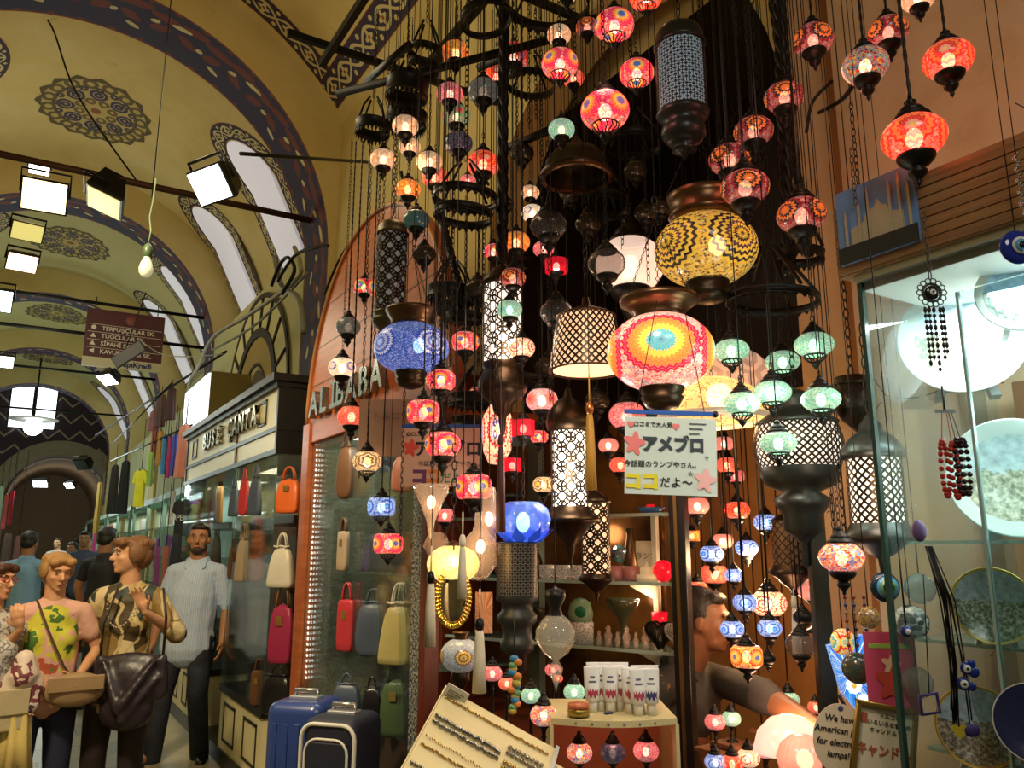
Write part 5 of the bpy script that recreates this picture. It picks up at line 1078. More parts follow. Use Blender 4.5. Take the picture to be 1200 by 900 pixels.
CL = [('garment', 'coat', 218, 498, 560, 20, 8.35, fab('salmon', (.75, .28, .2)), 'salmon pink dress hanging beside the cream corner shop'), ('scarf', 'scarf', 206, 510, 558, 10, 8.9, fab('royal_blue', (.05, .08, .5)), 'royal blue scarf hanging beside the salmon dress'),
      ('scarf', 'scarf', 200, 512, 560, 7, 9.2, fab('magenta', (.5, .03, .18)), 'magenta scarf between two blue ones'), ('scarf', 'scarf', 194, 510, 556, 8, 9.4, fab('cyan', (.05, .25, .5)), 'sky blue scarf behind the magenta one'), ('scarf', 'scarf', 189, 505, 545, 9, 9.6, fab('amber', (.5, .25, .03)), 'amber scarf hanging under the awning'),
      ('scarf', 'scarf', 182, 498, 540, 9, 9.9, fab('rust', (.4, .1, .05)), 'rust red scarf hanging under the awning'), ('scarf', 'scarf', 178, 530, 570, 9, 9.7, fab('lime', (.3, .5, .08)), 'lime green scarf near the yellow T-shirt'), ('garment', 'tee', 166, 550, 594, 17, 9.8, fab('yellow', (.8, .75, .02)), 'bright yellow T-shirt hanging over the street'),
      ('garment', 'coat', 148, 540, 602, 14, 11.4, fab('charcoal', (.02, .02, .025)), 'black leather coat hanging left of the yellow T-shirt'), ('garment', 'coat', 136, 545, 602, 13, 12.2, fab('ink', (.035, .03, .03)), 'dark grey leather jacket at the end of the coat row'), ('garment', 'tee', 214, 585, 628, 20, 8.7, fab('black', (.015, .015, .017)), 'black printed T-shirt reading OPEN under the scarves'),
      ('scarf', 'scarf', 203, 575, 615, 9, 9.0, fab('white_print', (.5, .48, .45)), 'white and black patterned scarf beside the black T-shirt'), ('bag', 'coat', 190, 462, 500, 14, 9.3, fab('cocoa', (.1, .05, .04)), 'dark brown bag hanging at the awning edge'), ('bag', 'coat', 202, 455, 492, 14, 8.9, fab('umber', (.07, .03, .03)), 'umber bag hanging closest to the light box'), ('bag', 'coat', 180, 482, 505, 10, 9.9, fab('mauve', (.3, .1, .12)), 'mauve bag hanging lower at the awning edge'),
      ('scarf', 'scarf', 186, 640, 720, 9, 9.0, fab('plum', (.25, .05, .2)), 'plum scarf hanging behind the man in the pale blue shirt'), ('scarf', 'scarf', 195, 640, 715, 9, 8.8, fab('brick', (.4, .12, .08)), 'brick red scarf hanging behind the man'), ('garment', 'coat', 208, 625, 680, 16, 8.7, fab('black2', (.02, .02, .03)), 'black clothes hanging right behind the man'),
      ('scarf', 'scarf', 8, 580, 620, 7, 13, fab('coral', (.6, .1, .1)), 'coral towel hanging at the far end on the dark side'), ('scarf', 'scarf', 15, 575, 615, 6, 13.5, fab('crimson', (.6, .02, .06)), 'crimson towel hanging at the far end'), ('scarf', 'scarf', 2, 570, 610, 8, 12.5, fab('mint', (.4, .65, .5)), 'mint towel hanging at the far end'),
      ('garment', 'coat', 10, 625, 660, 12, 12, fab('taupe', (.14, .09, .07)), 'brown coat on the far rack'), ('garment', 'coat', 22, 628, 660, 9, 13, fab('rose', (.3, .12, .1)), 'rose coat on the far rack'), ('rug', 'scarf', 118, 565, 625, 9, 14, fab('mustard', (.45, .28, .03)), 'mustard yellow woven hanging at the far shop corner'), ('scarf', 'scarf', 112, 620, 655, 5, 15, fab('fuchsia', (.4, .03, .15)), 'fuchsia scarf below the mustard hanging')]
for nm, sh, u, v0, v1, w_, D, m, lb in CL:
    q = cloth(nm if nm != 'bag' else 'hanging_bag', sh, u, v0, v1, w_, D, m, lb, nm if nm != 'garment' else 'clothing', rz=-.3)
    if 'OPEN' in lb: text('print', 'OPEN', .09, WHITEP, q, (0, -.025, -.2), extrude=.001)
# rails, awning bar and the far stalls
for i, (a, b, r, lb) in enumerate((((130, 540, 12.5), (225, 498, 8.3), .012, 'black rail from which the scarves and coats hang'), ((112, 510, 13.5), (265, 412, 8.0), .014, 'bundle of black cables running down the street wall'))):
    o = MB().tube([at(*a), at(*b)], r, 6).build('clothes_rail' if not i else 'cable', BLACK); tag(o, lb, 'rail' if not i else 'cable')
def stall(y0, y1, x, z0, z1, m, back, label, n=3, goods=None, side=1):
    t = thing('market_stall', label, 'stall', (x, y0, 0), 0); d = .35*side
    xa, xb = (0, d) if side > 0 else (d, 0)
    MB().box(xa, xb, 0, y1-y0, 0, .7).build('counter', m, t); MB().box(xa, xb, 0, y1-y0, z1, z1+.08).build('canopy', mat('pale_green_frame', srgb(110, 140, 120), .5), t)
    MB().box(xb-.02 if side > 0 else xa, xb if side > 0 else xa+.02, 0, y1-y0, .7, z1).build('back_panel', back, t)
    for yy in (0, (y1-y0)/2, y1-y0): MB().box(-.02, .02, yy-.02, yy+.02, .7, z1).build('post', mat('pale_green_frame', srgb(110, 140, 120), .5), t)
    for i in range(n):
        z = .7+(z1-.7)*(i+1)/(n+1); MB().box(xa, xb, 0, y1-y0, z-.01, z+.01).build('shelf', SHELFG, t)
    return t
goods = []
for k_, (y0, y1, x, side, lb) in enumerate(((8.7, 11.2, 1.62, 1, 'pale green glass stall right beyond the cream corner shop'), (11.4, 14.6, 1.66, 1, 'grey green stall with watches beyond the coats'), (15.2, 19, 1.66, 1, 'brightly lit stall in the third bay'), (19.5, 25, 1.66, 1, 'small stall near the end arch'), (11, 15.5, -.62, -1, 'stall with hanging towels on the dark side of the street'), (16, 21, -.55, -1, 'bright stall far down on the dark side'))):
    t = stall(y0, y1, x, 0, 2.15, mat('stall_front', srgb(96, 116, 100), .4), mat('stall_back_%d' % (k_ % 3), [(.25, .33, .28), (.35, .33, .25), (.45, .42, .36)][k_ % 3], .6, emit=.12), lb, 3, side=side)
    random.seed(k_+40); xx = .14*side
    for i in range(int((y1-y0)*4)):
        z = random.choice([.7, 1.06, 1.42, 1.79]); h_ = random.uniform(.12, .3); y = random.uniform(.1, y1-y0-.1); c = random.choice([(.5, .1, .08), (.5, .4, .1), (.1, .2, .4), (.6, .55, .45), (.05, .05, .06), (.3, .1, .3), (.1, .4, .35)])
        cn = {(.5, .1, .08): 'red', (.5, .4, .1): 'yellow', (.1, .2, .4): 'blue', (.6, .55, .45): 'cream', (.05, .05, .06): 'black', (.3, .1, .3): 'purple', (.1, .4, .35): 'teal'}[c]
        o = MB().box(-.05, .05, -.06, .06, 0, h_).build('boxed_goods', mat('goods_'+cn, c, .5), None, (x+xx, y0+y, z+.012), bevel=.01); tag(o, cn+' boxed goods standing on the '+lb.replace('right beyond', 'beyond'), 'goods', 'boxed goods on the far stalls')
        if len(o['label'].split()) > 16: o['label'] = cn+' boxed goods on the '+lb
    light('stall_light', 'AREA', (x+xx*.6, (y0+y1)/2, 2.1), 9, (.85, 1, .95), .2, (0, 0, 0), sizey=y1-y0-.2)
for i, (x, y0, y1, lb) in enumerate(((1.15, 8.2, 14, 'high black rail over the hanging clothes on the shop side'), (-.5, 11, 14, 'high black rail over the towels on the dark side'))): tag(MB().tube([(x, y0, 3.1), (x, y1, 3.1)], .01, 6).build('clothes_rail', BLACK), lb, 'rail')
# direction board
P = onY(103, 360, 10.45); Q = onY(188, 437, 10.45); t = thing('direction_board', 'maroon hanging board with street names in white and a white bank strip', 'sign', (P.x, 10.45, Q.z), 0); wd, hh = Q.x-P.x, P.z-Q.z
MB().box(0, wd, 0, .04, hh*.16, hh).build('maroon_panel', mat('maroon_enamel', srgb(78, 34, 38), .5), t, bevel=.005); MB().box(0, wd, -.002, .042, 0, hh*.16).build('white_strip', mat('cream_strip', srgb(190, 184, 150), .5), t)
TX = mat('sign_white', (.7, .66, .55), .6)
for i, (sy, s_) in enumerate((('●', 'TERPUŞÇULAR SK.'), ('▲', 'TUĞCULAR SK.'), ('▲', 'SİPAHİ SK.'), ('◀', 'KAVUKÇULAR SK.'))):
    z = hh*(.665-.135*i); text('lettering', s_, hh*.1, TX, t, (wd*.2, -.003, z), align='LEFT', extrude=.001, bold=.001); text('symbol', sy, hh*.1, TX, t, (wd*.1, -.003, z), extrude=.001)
    MB().box(wd*.03, wd*.97, -.003, 0, z+hh*.062, z+hh*.068).build('rule', TX, t)
text('bank_lettering', 'YapıKredi', hh*.13, mat('sign_navy', (.02, .03, .12), .6), t, (wd*.66, -.005, hh*.08), extrude=.001, bold=.003)
MB().lathe([(0, 0), (hh*.09, 0), (hh*.09, .006), (0, .008)], 20).build('emblem', mat('faded_red', srgb(130, 70, 64), .6), t, (wd*.56, -.003, hh*.86), (PI/2, 0, 0))
for x in (.1, .9): MB().tube([(wd*x, .02, hh), (wd*x, .02, 4.5-Q.z)], .006, 5).build('hanger_wire', BLACK, t)
# floodlights
def flood(u, v, w, D, label, yawo, pit, lit=None, h=None, arm=None, emit=8):
    P = at(u, v, D); s = w*D/F; hh = (h or w*.75)*D/F; t = thing('floodlight', label, 'floodlight', P, 0, rot=(pit, 0, FACE+yawo))
    MB().prism([(-s/2, -hh*.5), (s/2, -hh*.5), (s/2, hh*.5), (-s/2, hh*.5)], 0, .03).build('rim', BLACK, t, bevel=.004)
    mb = MB(); mb.add([(-s/2, .03, -hh/2), (s/2, .03, -hh/2), (s/2, .03, hh/2), (-s/2, .03, hh/2), (-s*.35, s*.5, -hh*.25), (s*.35, s*.5, -hh*.25), (s*.35, s*.5, hh*.35), (-s*.35, s*.5, hh*.35)], [(0, 1, 5, 4), (1, 2, 6, 5), (2, 3, 7, 6), (3, 0, 4, 7), (4, 5, 6, 7)]); mb.build('housing', BLACK, t, bevel=.006)
    MB().box(-s*.46, s*.46, -.006, -.001, -hh*.44, hh*.44).build('glass_face', lit or GRAYL, t)
    MB().tube([(-s*.52, s*.2, 0), (-s*.52, s*.2, hh*.7), (s*.52, s*.2, hh*.7), (s*.52, s*.2, 0)], .01, 5).build('bracket', BLACK, t)
    return t
FW = mat('flood_white', (1, 1, 1), .5, emit=9, ecol=(.95, 1, 1)); FY = mat('flood_warm', (1, .9, .6), .5, emit=4, ecol=(1, .74, .34)); FO = mat('flood_peach', (1, .8, .6), .5, emit=5, ecol=(1, .62, .38)); FD = mat('flood_dim', (.8, .75, .3), .4, emit=.7, ecol=(.9, .8, .25)); FG = mat('flood_green', (.8, 1, .9), .5, emit=7, ecol=(.75, 1, .88))
flood(246, 217, 62, 4.0, 'black floodlight with a white lit face on an arm from the wall', -.55, R(38), FW, 46)
flood(52, 230, 52, 5.9, 'floodlight with a glaring warm yellow face on the rusty rod', .5, R(30), FY, 42)
flood(46, 199, 24, 6.1, 'small floodlight with a blue white face above the glaring one', .5, R(55), FW, 14)
flood(122, 238, 70, 5.7, 'large unlit black floodlight seen from the side on the rusty rod', -1.1, R(70), FD, 44)
flood(32, 272, 36, 5.6, 'dark floodlight with a dull yellow face under the glaring one', .7, R(35), FD, 24)
flood(26, 308, 34, 6.2, 'floodlight with a peach lit face above the white one', .7, R(40), FO, 24)
flood(-4, 352, 34, 6.4, 'greenish white floodlight cut by the photo edge', .6, R(35), FG, 30); flood(4, 424, 22, 8, 'lower greenish white floodlight close to the photo edge', .6, R(35), FG, 16)
flood(126, 445, 26, 8.2, 'small floodlight with a white face below the direction board', -.5, R(55), FW, 18)
flood(47, 567, 16, 16, 'distant white floodlight over the crowd', .2, R(40), FW, 10); flood(81, 569, 14, 17, 'distant floodlight with a cable, right of the other distant one', -.4, R(40), FW, 8)
flood(95, 545, 22, 13, 'dark floodlight in front of the end arch', -.4, R(40), None, 14)
o = MB().tube([at(282, 180, 4.15), onX(430, 190, 1.99)], .012, 6).build('support_bracket', BLACK); tag(o, 'thin black arm from the wall carrying the white floodlight', 'arm bracket')
q = thing('dark_banner', 'dark flat board tilted in front of the direction board', 'board', at(150, 415, 8.3), FACE, rot=(0, R(-35), FACE)); MB().box(-.18, .18, 0, .03, -.07, .07).build('board', mat('dark_board', (.02, .02, .018), .5), q, bevel=.01); MB().tube([(0, .015, .07), (.5, .015, .5)], .006, 5).build('stay', BLACK, q)
P = at(172, 305, 3.6); t = thing('bare_bulb', 'bare white unlit light bulb hanging on a pale green cord', 'bulb', P)
MB().lathe([(0, -.085), (.018, -.08), (.03, -.06), (.032, -.04), (.026, -.015), (.015, .01), (.014, .02)], 20).build('glass_bulb', mat('milky_bulb', (.7, .7, .5), .2, emit=.35, ecol=(.9, .9, .55)), t); MB().lathe([(.016, .015), (.022, .02), (.022, .06), (.016, .075), (.006, .085), (0, .09)], 16).build('socket', mat('green_socket', srgb(70, 90, 60), .4), t)
MB().tube([(0, 0, .085), (.006, 0, .15), (-.006, 0, .22), (.002, 0, .3), (.004, 0, .42)], .004, 5).build('cord', mat('pale_green_cord', srgb(120, 140, 100), .5), t)
o = MB().tube([(0, 0, 0), (0, 0, 2.2)], .003, 5).build('bulb_wire', BLACK, None, at(178, 232, 3.6)); tag(o, 'thin wire from the vault down to the bare bulb', 'wire')
for i, (pts, r, m, lb) in enumerate((([(30, 0, 6), (60, 30, 6.2), (90, 110, 6.3), (160, 212, 6.3)], .008, BLACK, 'thin wire crossing the medallion down to the rusty rod'),
    ([(214, 498, 9.4), (222, 450, 8.8), (232, 430, 8.2), (250, 395, 7.2), (290, 370, 6.6), (345, 330, 5.9), (352, 310, 5.7), (345, 290, 5.9)], .018, mat('cream_cable', srgb(150, 145, 120), .5), 'thick cream cable snaking from the light box up to the rib'),
    ([(322, 300, 5.9), (330, 335, 5.9), (350, 350, 5.6), (356, 390, 5.5)], .022, mat('grey_cable', srgb(110, 110, 92), .5), 'grey hose hanging at the rib foot'),
    ([(318, 335, 5.9), (328, 310, 5.8), (338, 302, 5.7), (345, 318, 5.7), (330, 345, 5.8)], .014, BLACK, 'black cable loop at the rib foot'), ([(325, 330, 5.8), (345, 300, 5.6), (370, 290, 5.4), (385, 288, 5.3)], .012, BLACK, 'dark cable tangle crossing the painted rib'),
    ([(165, 400, 8.5), (190, 415, 8.4), (220, 418, 8.3), (262, 415, 7.6)], .006, mat('cream_cable', (.4, .4, .3), .5), 'thin pale wire sagging right of the direction board'), ([(380, 345, 4.6), (400, 300, 4.4), (430, 262, 4.1), (470, 235, 3.7), (470, 200, 3.6)], .008, BLACK, 'wire draped along the top of the wooden arch'),
    ([(250, 410, 8), (300, 380, 6.8), (360, 320, 5.6)], .011, mat('grey_cable', srgb(110, 110, 92), .5), 'grey conduit along the wall above the painted niche'), ([(960, 132, 2.1), (985, 118, 1.9), (1000, 100, 1.85)], .006, BLACK, 'cable running up the orange pier'), ([(945, 155, 2.2), (952, 120, 2.1), (975, 95, 2.0)], .005, BLACK, 'second thin cable on the orange pier'))):
    P_ = [at(*p) for p in pts]; Q_ = []
    for j in range(len(P_)-1):
        p0, p1, p2, p3 = P_[max(j-1, 0)], P_[j], P_[j+1], P_[min(j+2, len(P_)-1)]
        for q_ in range(6):
            s_ = q_/6; Q_.append(.5*((2*p1)+(p2-p0)*s_+(2*p0-5*p1+4*p2-p3)*s_*s_+(3*p1-p0-3*p2+p3)*s_**3))
    o = MB().tube(Q_+[P_[-1]], r, 8).build('cable', m); tag(o, lb, 'cable')
P = onY(40, 490, 21); t = thing('globe_lamp', 'round street lamp with a flat rim hanging below the bright end window', 'lamp', P); MB().ell((0, 0, -.2), .2, .2, .2).build('glass_globe', mat('far_globe', (1, 1, .95), .5, emit=4), t); MB().lathe([(.0, .06), (.5, -.02), (.5, -.04), (0, 0)], 24).build('shade', WHITEP, t); MB().tube([(0, 0, 0), (0, 0, 1.4)], .02, 5).build('rod', BLACK, t)
# suitcases on the step
o = tag(MB().box(-.4, .4, -.25, .25, 0, .16).build('display_plinth', mat('plinth_brown', (.05, .03, .02), .5), None, (1.15, 3.42, 0), (0, 0, FACE), bevel=.01), 'low dark plinth under the two suitcases', 'plinth')
def suitcase(u, D, wpx, vtop, m, label, kind_, rz):
    P = at(u, 870, D); zt = at(u, vtop, D).z; z0 = .16; wd = wpx*D/F; h = zt-z0-.02; t = thing('suitcase', label, 'suitcase', (P.x, P.y, z0), FACE+rz); d = .24
    MB().box(-wd/2, wd/2, -d/2, d/2, .03, h).build('shell', m, t, bevel=.045, segs=5)
    CH = mat('chrome_trim', (.5, .5, .5), .25, .9)
    MB().tube([(-wd*.2, 0, h-.01), (-wd*.2, 0, h+.03), (wd*.2, 0, h+.03), (wd*.2, 0, h-.01)], .011, 8).build('carry_handle', CH, t); MB().box(-wd*.26, wd*.26, -.03, .03, h-.005, h+.012).build('handle_recess', mat('silver_plastic', (.35, .37, .4), .35, .4), t, bevel=.005)
    for x in (-wd*.35, wd*.35):
        for y in (-d*.3, d*.3): MB().tube([(x-.01, y, .02), (x+.01, y, .02)], .022, 12).build('wheel', BLACK, t)
    if kind_ == 'hard':
        for x in (-.3, -.1, .1, .3): MB().box(x*wd-.012, x*wd+.012, -d/2-.004, -d/2+.002, .08, h-.08).build('rib', m, t, bevel=.004)
        MB().tube([(-wd/2-.001, d*.1, .06), (-wd/2-.001, d*.1, h-.06)], .006, 6).build('seam', CH, t); MB().ell((wd*.3, -d/2-.003, h-.13), .008, .003, .012).build('badge', CH, t)
    else:
        PI_ = mat('white_piping', (.7, .68, .6), .5)
        def loop(x0, x1, z0_, z1_, y, nm, r=.006, rc=.05):
            pts = []
            for cx, cz, a0 in ((x1-rc, z1_-rc, 0), (x0+rc, z1_-rc, 90), (x0+rc, z0_+rc, 180), (x1-rc, z0_+rc, 270)):
                for q_ in range(5): a = R(a0+22.5*q_); pts.append((cx+rc*math.cos(a), y, cz+rc*math.sin(a)))
            MB().tube(pts, r, 6, closed=True).build(nm, PI_, t)
        loop(-wd*.48, wd*.48, .05, h-.02, -d/2-.001, 'piping', .008); loop(-wd*.38, wd*.38, h*.68, h-.07, -d/2-.012, 'upper_pocket_piping', .005); loop(-wd*.38, wd*.38, .1, h*.6, -d/2-.018, 'lower_pocket_piping', .005)
        MB().box(-wd*.37, wd*.37, -d/2-.014, -d/2, h*.69, h-.08).build('upper_pocket', m, t, bevel=.01); MB().box(-wd*.37, wd*.37, -d/2-.02, -d/2, .11, h*.59).build('lower_pocket', m, t, bevel=.012); MB().ell((wd*.42, -d/2-.004, h*.55), .012, .006, .012).build('stud', CH, t)
suitcase(357, 3.55, 66, 812, mat('blue_hard_shell', srgb(44, 66, 130), .3, coat=.5), 'large blue ribbed hard-shell suitcase', 'hard', -.25); suitcase(402, 3.3, 66, 829, mat('navy_canvas', (.012, .014, .03), .6, bump=.2), 'dark navy soft suitcase with white piping, in front of the blue one', 'soft', -.3)
o = tag(MB().lathe([(.0, 0), (.08, 0), (.1, .1), (.11, .2), (.1, .27), (.085, .3)], 24).build('plastic_sack', mat('clear_sack', (.35, .32, .22), .3, alpha=.6), None, (1.12, 3.95, 0)), 'crumpled clear plastic sack standing beside the blue suitcase', 'sack')
# ================================================================ glass shelves of the lamp shop window
A_, B_ = Vector((1.59, 3.19, 0)), Vector((2.03, 2.16, 0)); dr = (B_-A_).normalized(); DRZ = math.atan2(dr.y, dr.x); DL = (B_-A_).length
nrm = Vector((-dr.y, dr.x, 0))
def ds(u, z, dep_=.14):
    h = ray(u, 640); h = Vector((h.x, h.y, 0)); o = A_+nrm*dep_; den = h.x*dr.y-h.y*dr.x; t = (o.x*dr.y-o.y*dr.x)/den; q = h*t; return Vector((q.x, q.y, z))
t = thing('display_shelves', 'dark wood display with glass shelves and brass door post in the lamp shop window', 'shelf unit', A_, DRZ)
AMB = NT('amber_mirror_back'); nz = AMB.noise(3, 4); AMB.set(AMB.p.inputs['Base Color'], AMB.ramp(nz, [(.35, srgb(70, 42, 20)), (.65, srgb(150, 100, 50))], False)); AMB.p.inputs['Roughness'].default_value = .25; AMB.p.inputs['Metallic'].default_value = .6; AMB = AMB.m
MB().box(0, DL-.19, .27, .29, .5, 2.0).build('back_panel', AMB, t); MB().box(-.02, .02, 0, .29, 0, 2.35).build('side_frame', MAHO, t)
MB().box(DL-.03, DL+.03, -.02, .025, 0, 2.35).build('door_post', BLK, t, bevel=.004); MB().box(DL-.008, DL+.004, -.026, -.018, 0, 2.35).build('brass_strip', mat('dull_brass', (.35, .22, .08), .35, .9), t)
MB().box(DL-.22, DL-.2, .23, .26, 1.0, 1.7).build('white_rail', mat('cream_rail', (.6, .55, .42), .5), t)
for z in (1.18, 1.42, 1.67): MB().add([(x, y, zz) for zz in (z-.01, z) for x, y in ((.02, .02), (DL-.03, .02), (DL-.19, .26), (.02, .26))], [(0, 1, 2, 3), (4, 5, 6, 7), (0, 1, 5, 4), (1, 2, 6, 5), (2, 3, 7, 6), (3, 0, 4, 7)]).build('glass_shelf', SHELFG, t); MB().box(.02, DL-.03, .018, .024, z-.011, z+.001).build('shelf_edge', mat('bright_glass_edge', (.35, .45, .38), .2), t)
for z in (1.18, 1.42):
    MB().prism([(0, 0), (0, -.06), (.02, -.06), (.12, -.015), (.12, 0)], -.01, .01).build('bracket', mat('cream_rail', (.6, .55, .42), .5), t, (DL-.2, .24, z-.012), (0, 0, PI))
MB().box(.02, DL-.19, .0, .26, .5, .9).build('cupboard', MAHO, t)
for i in range(2): light('shelf_light', 'POINT', ds(700+50*i, 1.6-.25*i, .2), .9, (1, .7, .42), .04)
def sit(name, label, cat, u, z, prof, m, sc_=1.0, dep_=.14, n=20, wob=None, rz=0):
    q = MB().lathe([(a*sc_, b*sc_) for a, b in prof], n, wob=wob).build(name, m, None, ds(u, z, dep_)); tag(q, label, cat); q.rotation_euler.z = rz; return q
CUPP = [(0, 0), (.03, 0), (.032, .01), (.034, .055), (.03, .055), (.028, .01), (0, .008)]
MOS = mosaic('mosaic_cup', [BK, WT, BK, WT], [(.6, .55, .45), (.1, .1, .1), (.5, .48, .4)], e=.12, vs=30, tr=0.0, petals=10, reach=.6)
for i, (u, lb) in enumerate(((641, 'black and cream tealight cup farthest from the door post on the middle glass shelf'), (660, 'black and cream tealight cup second from the street end of the middle shelf'), (678, 'black and cream tealight cup left of the warm lit cylinder lantern'), (722, 'black and cream tealight cup just right of the warm lit cylinder lantern'), (740, 'black and cream tealight cup before the cream candle cake'))):
    sit('tealight_cup', lb, 'tealight holder', u, 1.42, CUPP, MOS if i < 3 else mat('rose_cup', (.4, .14, .12), .4), 1, .08)
sit('candle_cake', 'small two-tier cream candle on the middle glass shelf', 'candle', 757, 1.42, [(0, 0), (.04, 0), (.04, .025), (.026, .027), (.026, .05), (.012, .052), (0, .075)], mat('cream_wax', (.75, .6, .35), .5, emit=.15), 1, .08)
sit('red_glass_ball', 'round ruby glass ball on the middle shelf beside the rail', 'ornament', 776, 1.42, [(0, 0), (.02, .004), (.036, .03), (.03, .058), (.014, .07), (0, .072)], K['redglass'][0], 1.1, .1)
sit('blue_dish', 'shallow blue dish on the top glass shelf', 'dish', 764, 1.67, [(0, 0), (.03, 0), (.055, .022), (.052, .024), (.028, .006), (0, .005)], mat('cobalt_glaze', (.05, .12, .3), .2), 1, .08)
sit('red_tealight', 'glowing red tealight in the blue dish on the top shelf', 'tealight holder', 764, 1.675, [(0, 0), (.014, 0), (.02, .02), (.014, .03), (0, .03)], K['redglass'][0], 1, .08)
sit('dark_vase', 'tall dark slender vase between the top and middle glass shelves', 'vase', 738, 1.42, [(0, 0), (.02, 0), (.03, .06), (.02, .13), (.012, .17), (.02, .2), (0, .2)], BRONZE2, 1, .2)
q = MB().box(-.045, .045, 0, .004, 0, .14).build('paper_notice', mat('old_paper', (.6, .5, .36), .7, var=.15, scale=30), None, ds(757, 1.43, .24), (0, 0, DRZ)); tag(q, 'cream printed paper propped at the back of the middle glass shelf', 'notice')
text('print', 'ランプ', .03, mat('faint_ink', (.12, .1, .08), .7), q, (0, -.002, .08), extrude=.0005)
q = sit('disc_case', 'shiny rainbow-coloured disc standing on the middle glass shelf', 'disc', 726, 1.42, [(0, 0), (.036, 0), (.036, .003), (0, .003)], mat('rainbow_disc', (.4, .5, .6), .15, .9, var=.5, scale=30), 1, .18); q.rotation_euler = (PI/2, 0, DRZ); q.location.z += .1
sit('green_topped_box', 'pale green domed box with a dark green stone on the lower glass shelf', 'ornament', 679, 1.26, [(0, 0), (.045, 0), (.05, .03), (.04, .07), (.02, .085), (0, .09)], mat('sage_glaze', (.25, .36, .22), .3), 1, .1)
q = MB().ell((0, 0, 0), .026, .01, .022).build('green_stone', mat('green_stone', (.01, .16, .05), .1), None, ds(679, 1.3, .052), (0, 0, DRZ)); tag(q, 'oval dark green glass stone on the domed box', 'ornament')
sit('pierced_box', 'white pierced drum box under the green domed one on the lower shelf', 'box', 680, 1.18, [(0, 0), (.045, 0), (.048, .075), (.044, .08), (0, .08)], mosaic('pierced_white', [], [(.6, .58, .5), (.55, .52, .45), (.03, .03, .03), (.6, .58, .5)], e=.05, med=False, vs=30, tr=0), 1, .1)
sit('dark_goblet', 'dark olive goblet shaped bowl on the lower glass shelf', 'bowl', 728, 1.18, [(0, 0), (.03, 0), (.02, .01), (.01, .06), (.02, .1), (.055, .14), (.065, .17), (.06, .172), (0, .12)], mat('olive_glaze', (.06, .055, .02), .2), 1, .12)
for i in range(7):
    u = 700+i*10.5; sit('glass_figurine', ['tiny frosted rose glass figurine beside the pierced drum box', 'second small frosted rose glass figurine from the pierced box', 'third small frosted glass figurine under the goblet stem', 'middle frosted glass figurine of the row below the goblet', 'fifth small frosted glass figurine along the row', 'sixth small frosted glass figurine near the black heart', 'last tiny frosted glass figurine touching the black heart'][i], 'figurine', u, 1.18, [(0, 0), (.012, 0), (.009, .02), (.014, .035), (.006, .05), (.009, .06), (.0, .07)], CG, .85+.3*(i % 2), .04, 10)
for (u, z, s_, m, lb, dp) in ((768, 1.19, .052, BLACK, 'black wire heart-shaped basket at the end of the lower glass shelf', .03), (789, 1.2, .045, mat('white_wire', (.6, .55, .48), .5), 'white wire heart-shaped basket by the door post', .02)):
    q = thing('heart_basket', lb, 'basket', ds(u, z, dp), DRZ)
    out = [(s_*.95*math.sin(a)**3, s_*(.8*math.cos(a)-.33*math.cos(2*a)-.12*math.cos(3*a)-.05*math.cos(4*a))+s_*1.0) for a in [TAU*i/36 for i in range(36)]]
    MB().tube([(x, 0, z_) for x, z_ in out], .005, 6, closed=True).tube([(x*.96, .03, z_) for x, z_ in out], .004, 6, closed=True).build('heart_outline', m, q)
    mb = MB()
    for k_ in range(-5, 6):
        x = k_*s_*.15; zs = [z_ for x_, z_ in out if abs(x_-x) < s_*.12]
        if zs: mb.tube([(x, 0, min(zs)), (x+s_*.05, -.012, (min(zs)+max(zs))/2), (x, 0, max(zs))], .0035 if m is BLACK else .002, 5)
    mb.build('wire', m, q)
sit('red_votive', 'red glowing votive glass high at the back of the lower shelf', 'tealight holder', 770, 1.25, [(0, 0), (.028, 0), (.032, .05), (0, .05)], K['redglass'][0], 1, .22)
for i, (u, m, lb) in enumerate(((556, BRONZE2, 'copper jug on the middle glass shelf behind the blown glass'), (590, mat('rose_cup', (.4, .14, .12), .4), 'rose glass jar on the middle shelf behind the fine-fret lantern'), (625, BRONZE, 'bronze vase on the middle shelf right of the fine-fret lantern'))):
    sit('jar', lb, 'jar', u, 1.42, [(0, 0), (.03, 0), (.045, .04), (.03, .09), (.015, .12), (.022, .14), (0, .14)], m, 1, .15)
    sit('jar', lb.replace('middle', 'lower').replace('jug', 'pot').replace('jar', 'beaker').replace('vase', 'urn'), 'jar', u+8, 1.18, [(0, 0), (.035, 0), (.04, .05), (.022, .1), (.03, .12), (0, .12)], m, 1, .15)
# tubes on the little curved shelf
P = at(718, 838, 1.95); t = thing('curved_stand', 'cream curved-front counter stand with three lamps inside and white tubes on top', 'display stand', P, FACE); IVY = mat('ivory_board', srgb(206, 190, 140), .5)
s = 1.95/F
top = [(-68*s, .0), (68*s, .0)]; arcp = [(-68*s+136*s*i/16, -.03-.035*math.sin(PI*i/16)) for i in range(17)]
def slab(z0, z1):
    mb = MB(); pts = arcp+[(68*s, .2), (-68*s, .2)]; n = len(pts); mb.add([(x, y, z0) for x, y in pts]+[(x, y, z1) for x, y in pts], [tuple(range(n-1, -1, -1)), tuple(range(n, 2*n))]+[(i, (i+1) % n, n+(i+1) % n, n+i) for i in range(n)]); return mb
slab(-.014, 0).build('top_board', IVY, t); slab(-.26, -.25).build('bottom_board', IVY, t)
for x in (-1, 1): MB().box(x*68*s-.004, x*68*s+.004, -.03, .2, -.25, -.014).build('side_board', IVY, t)
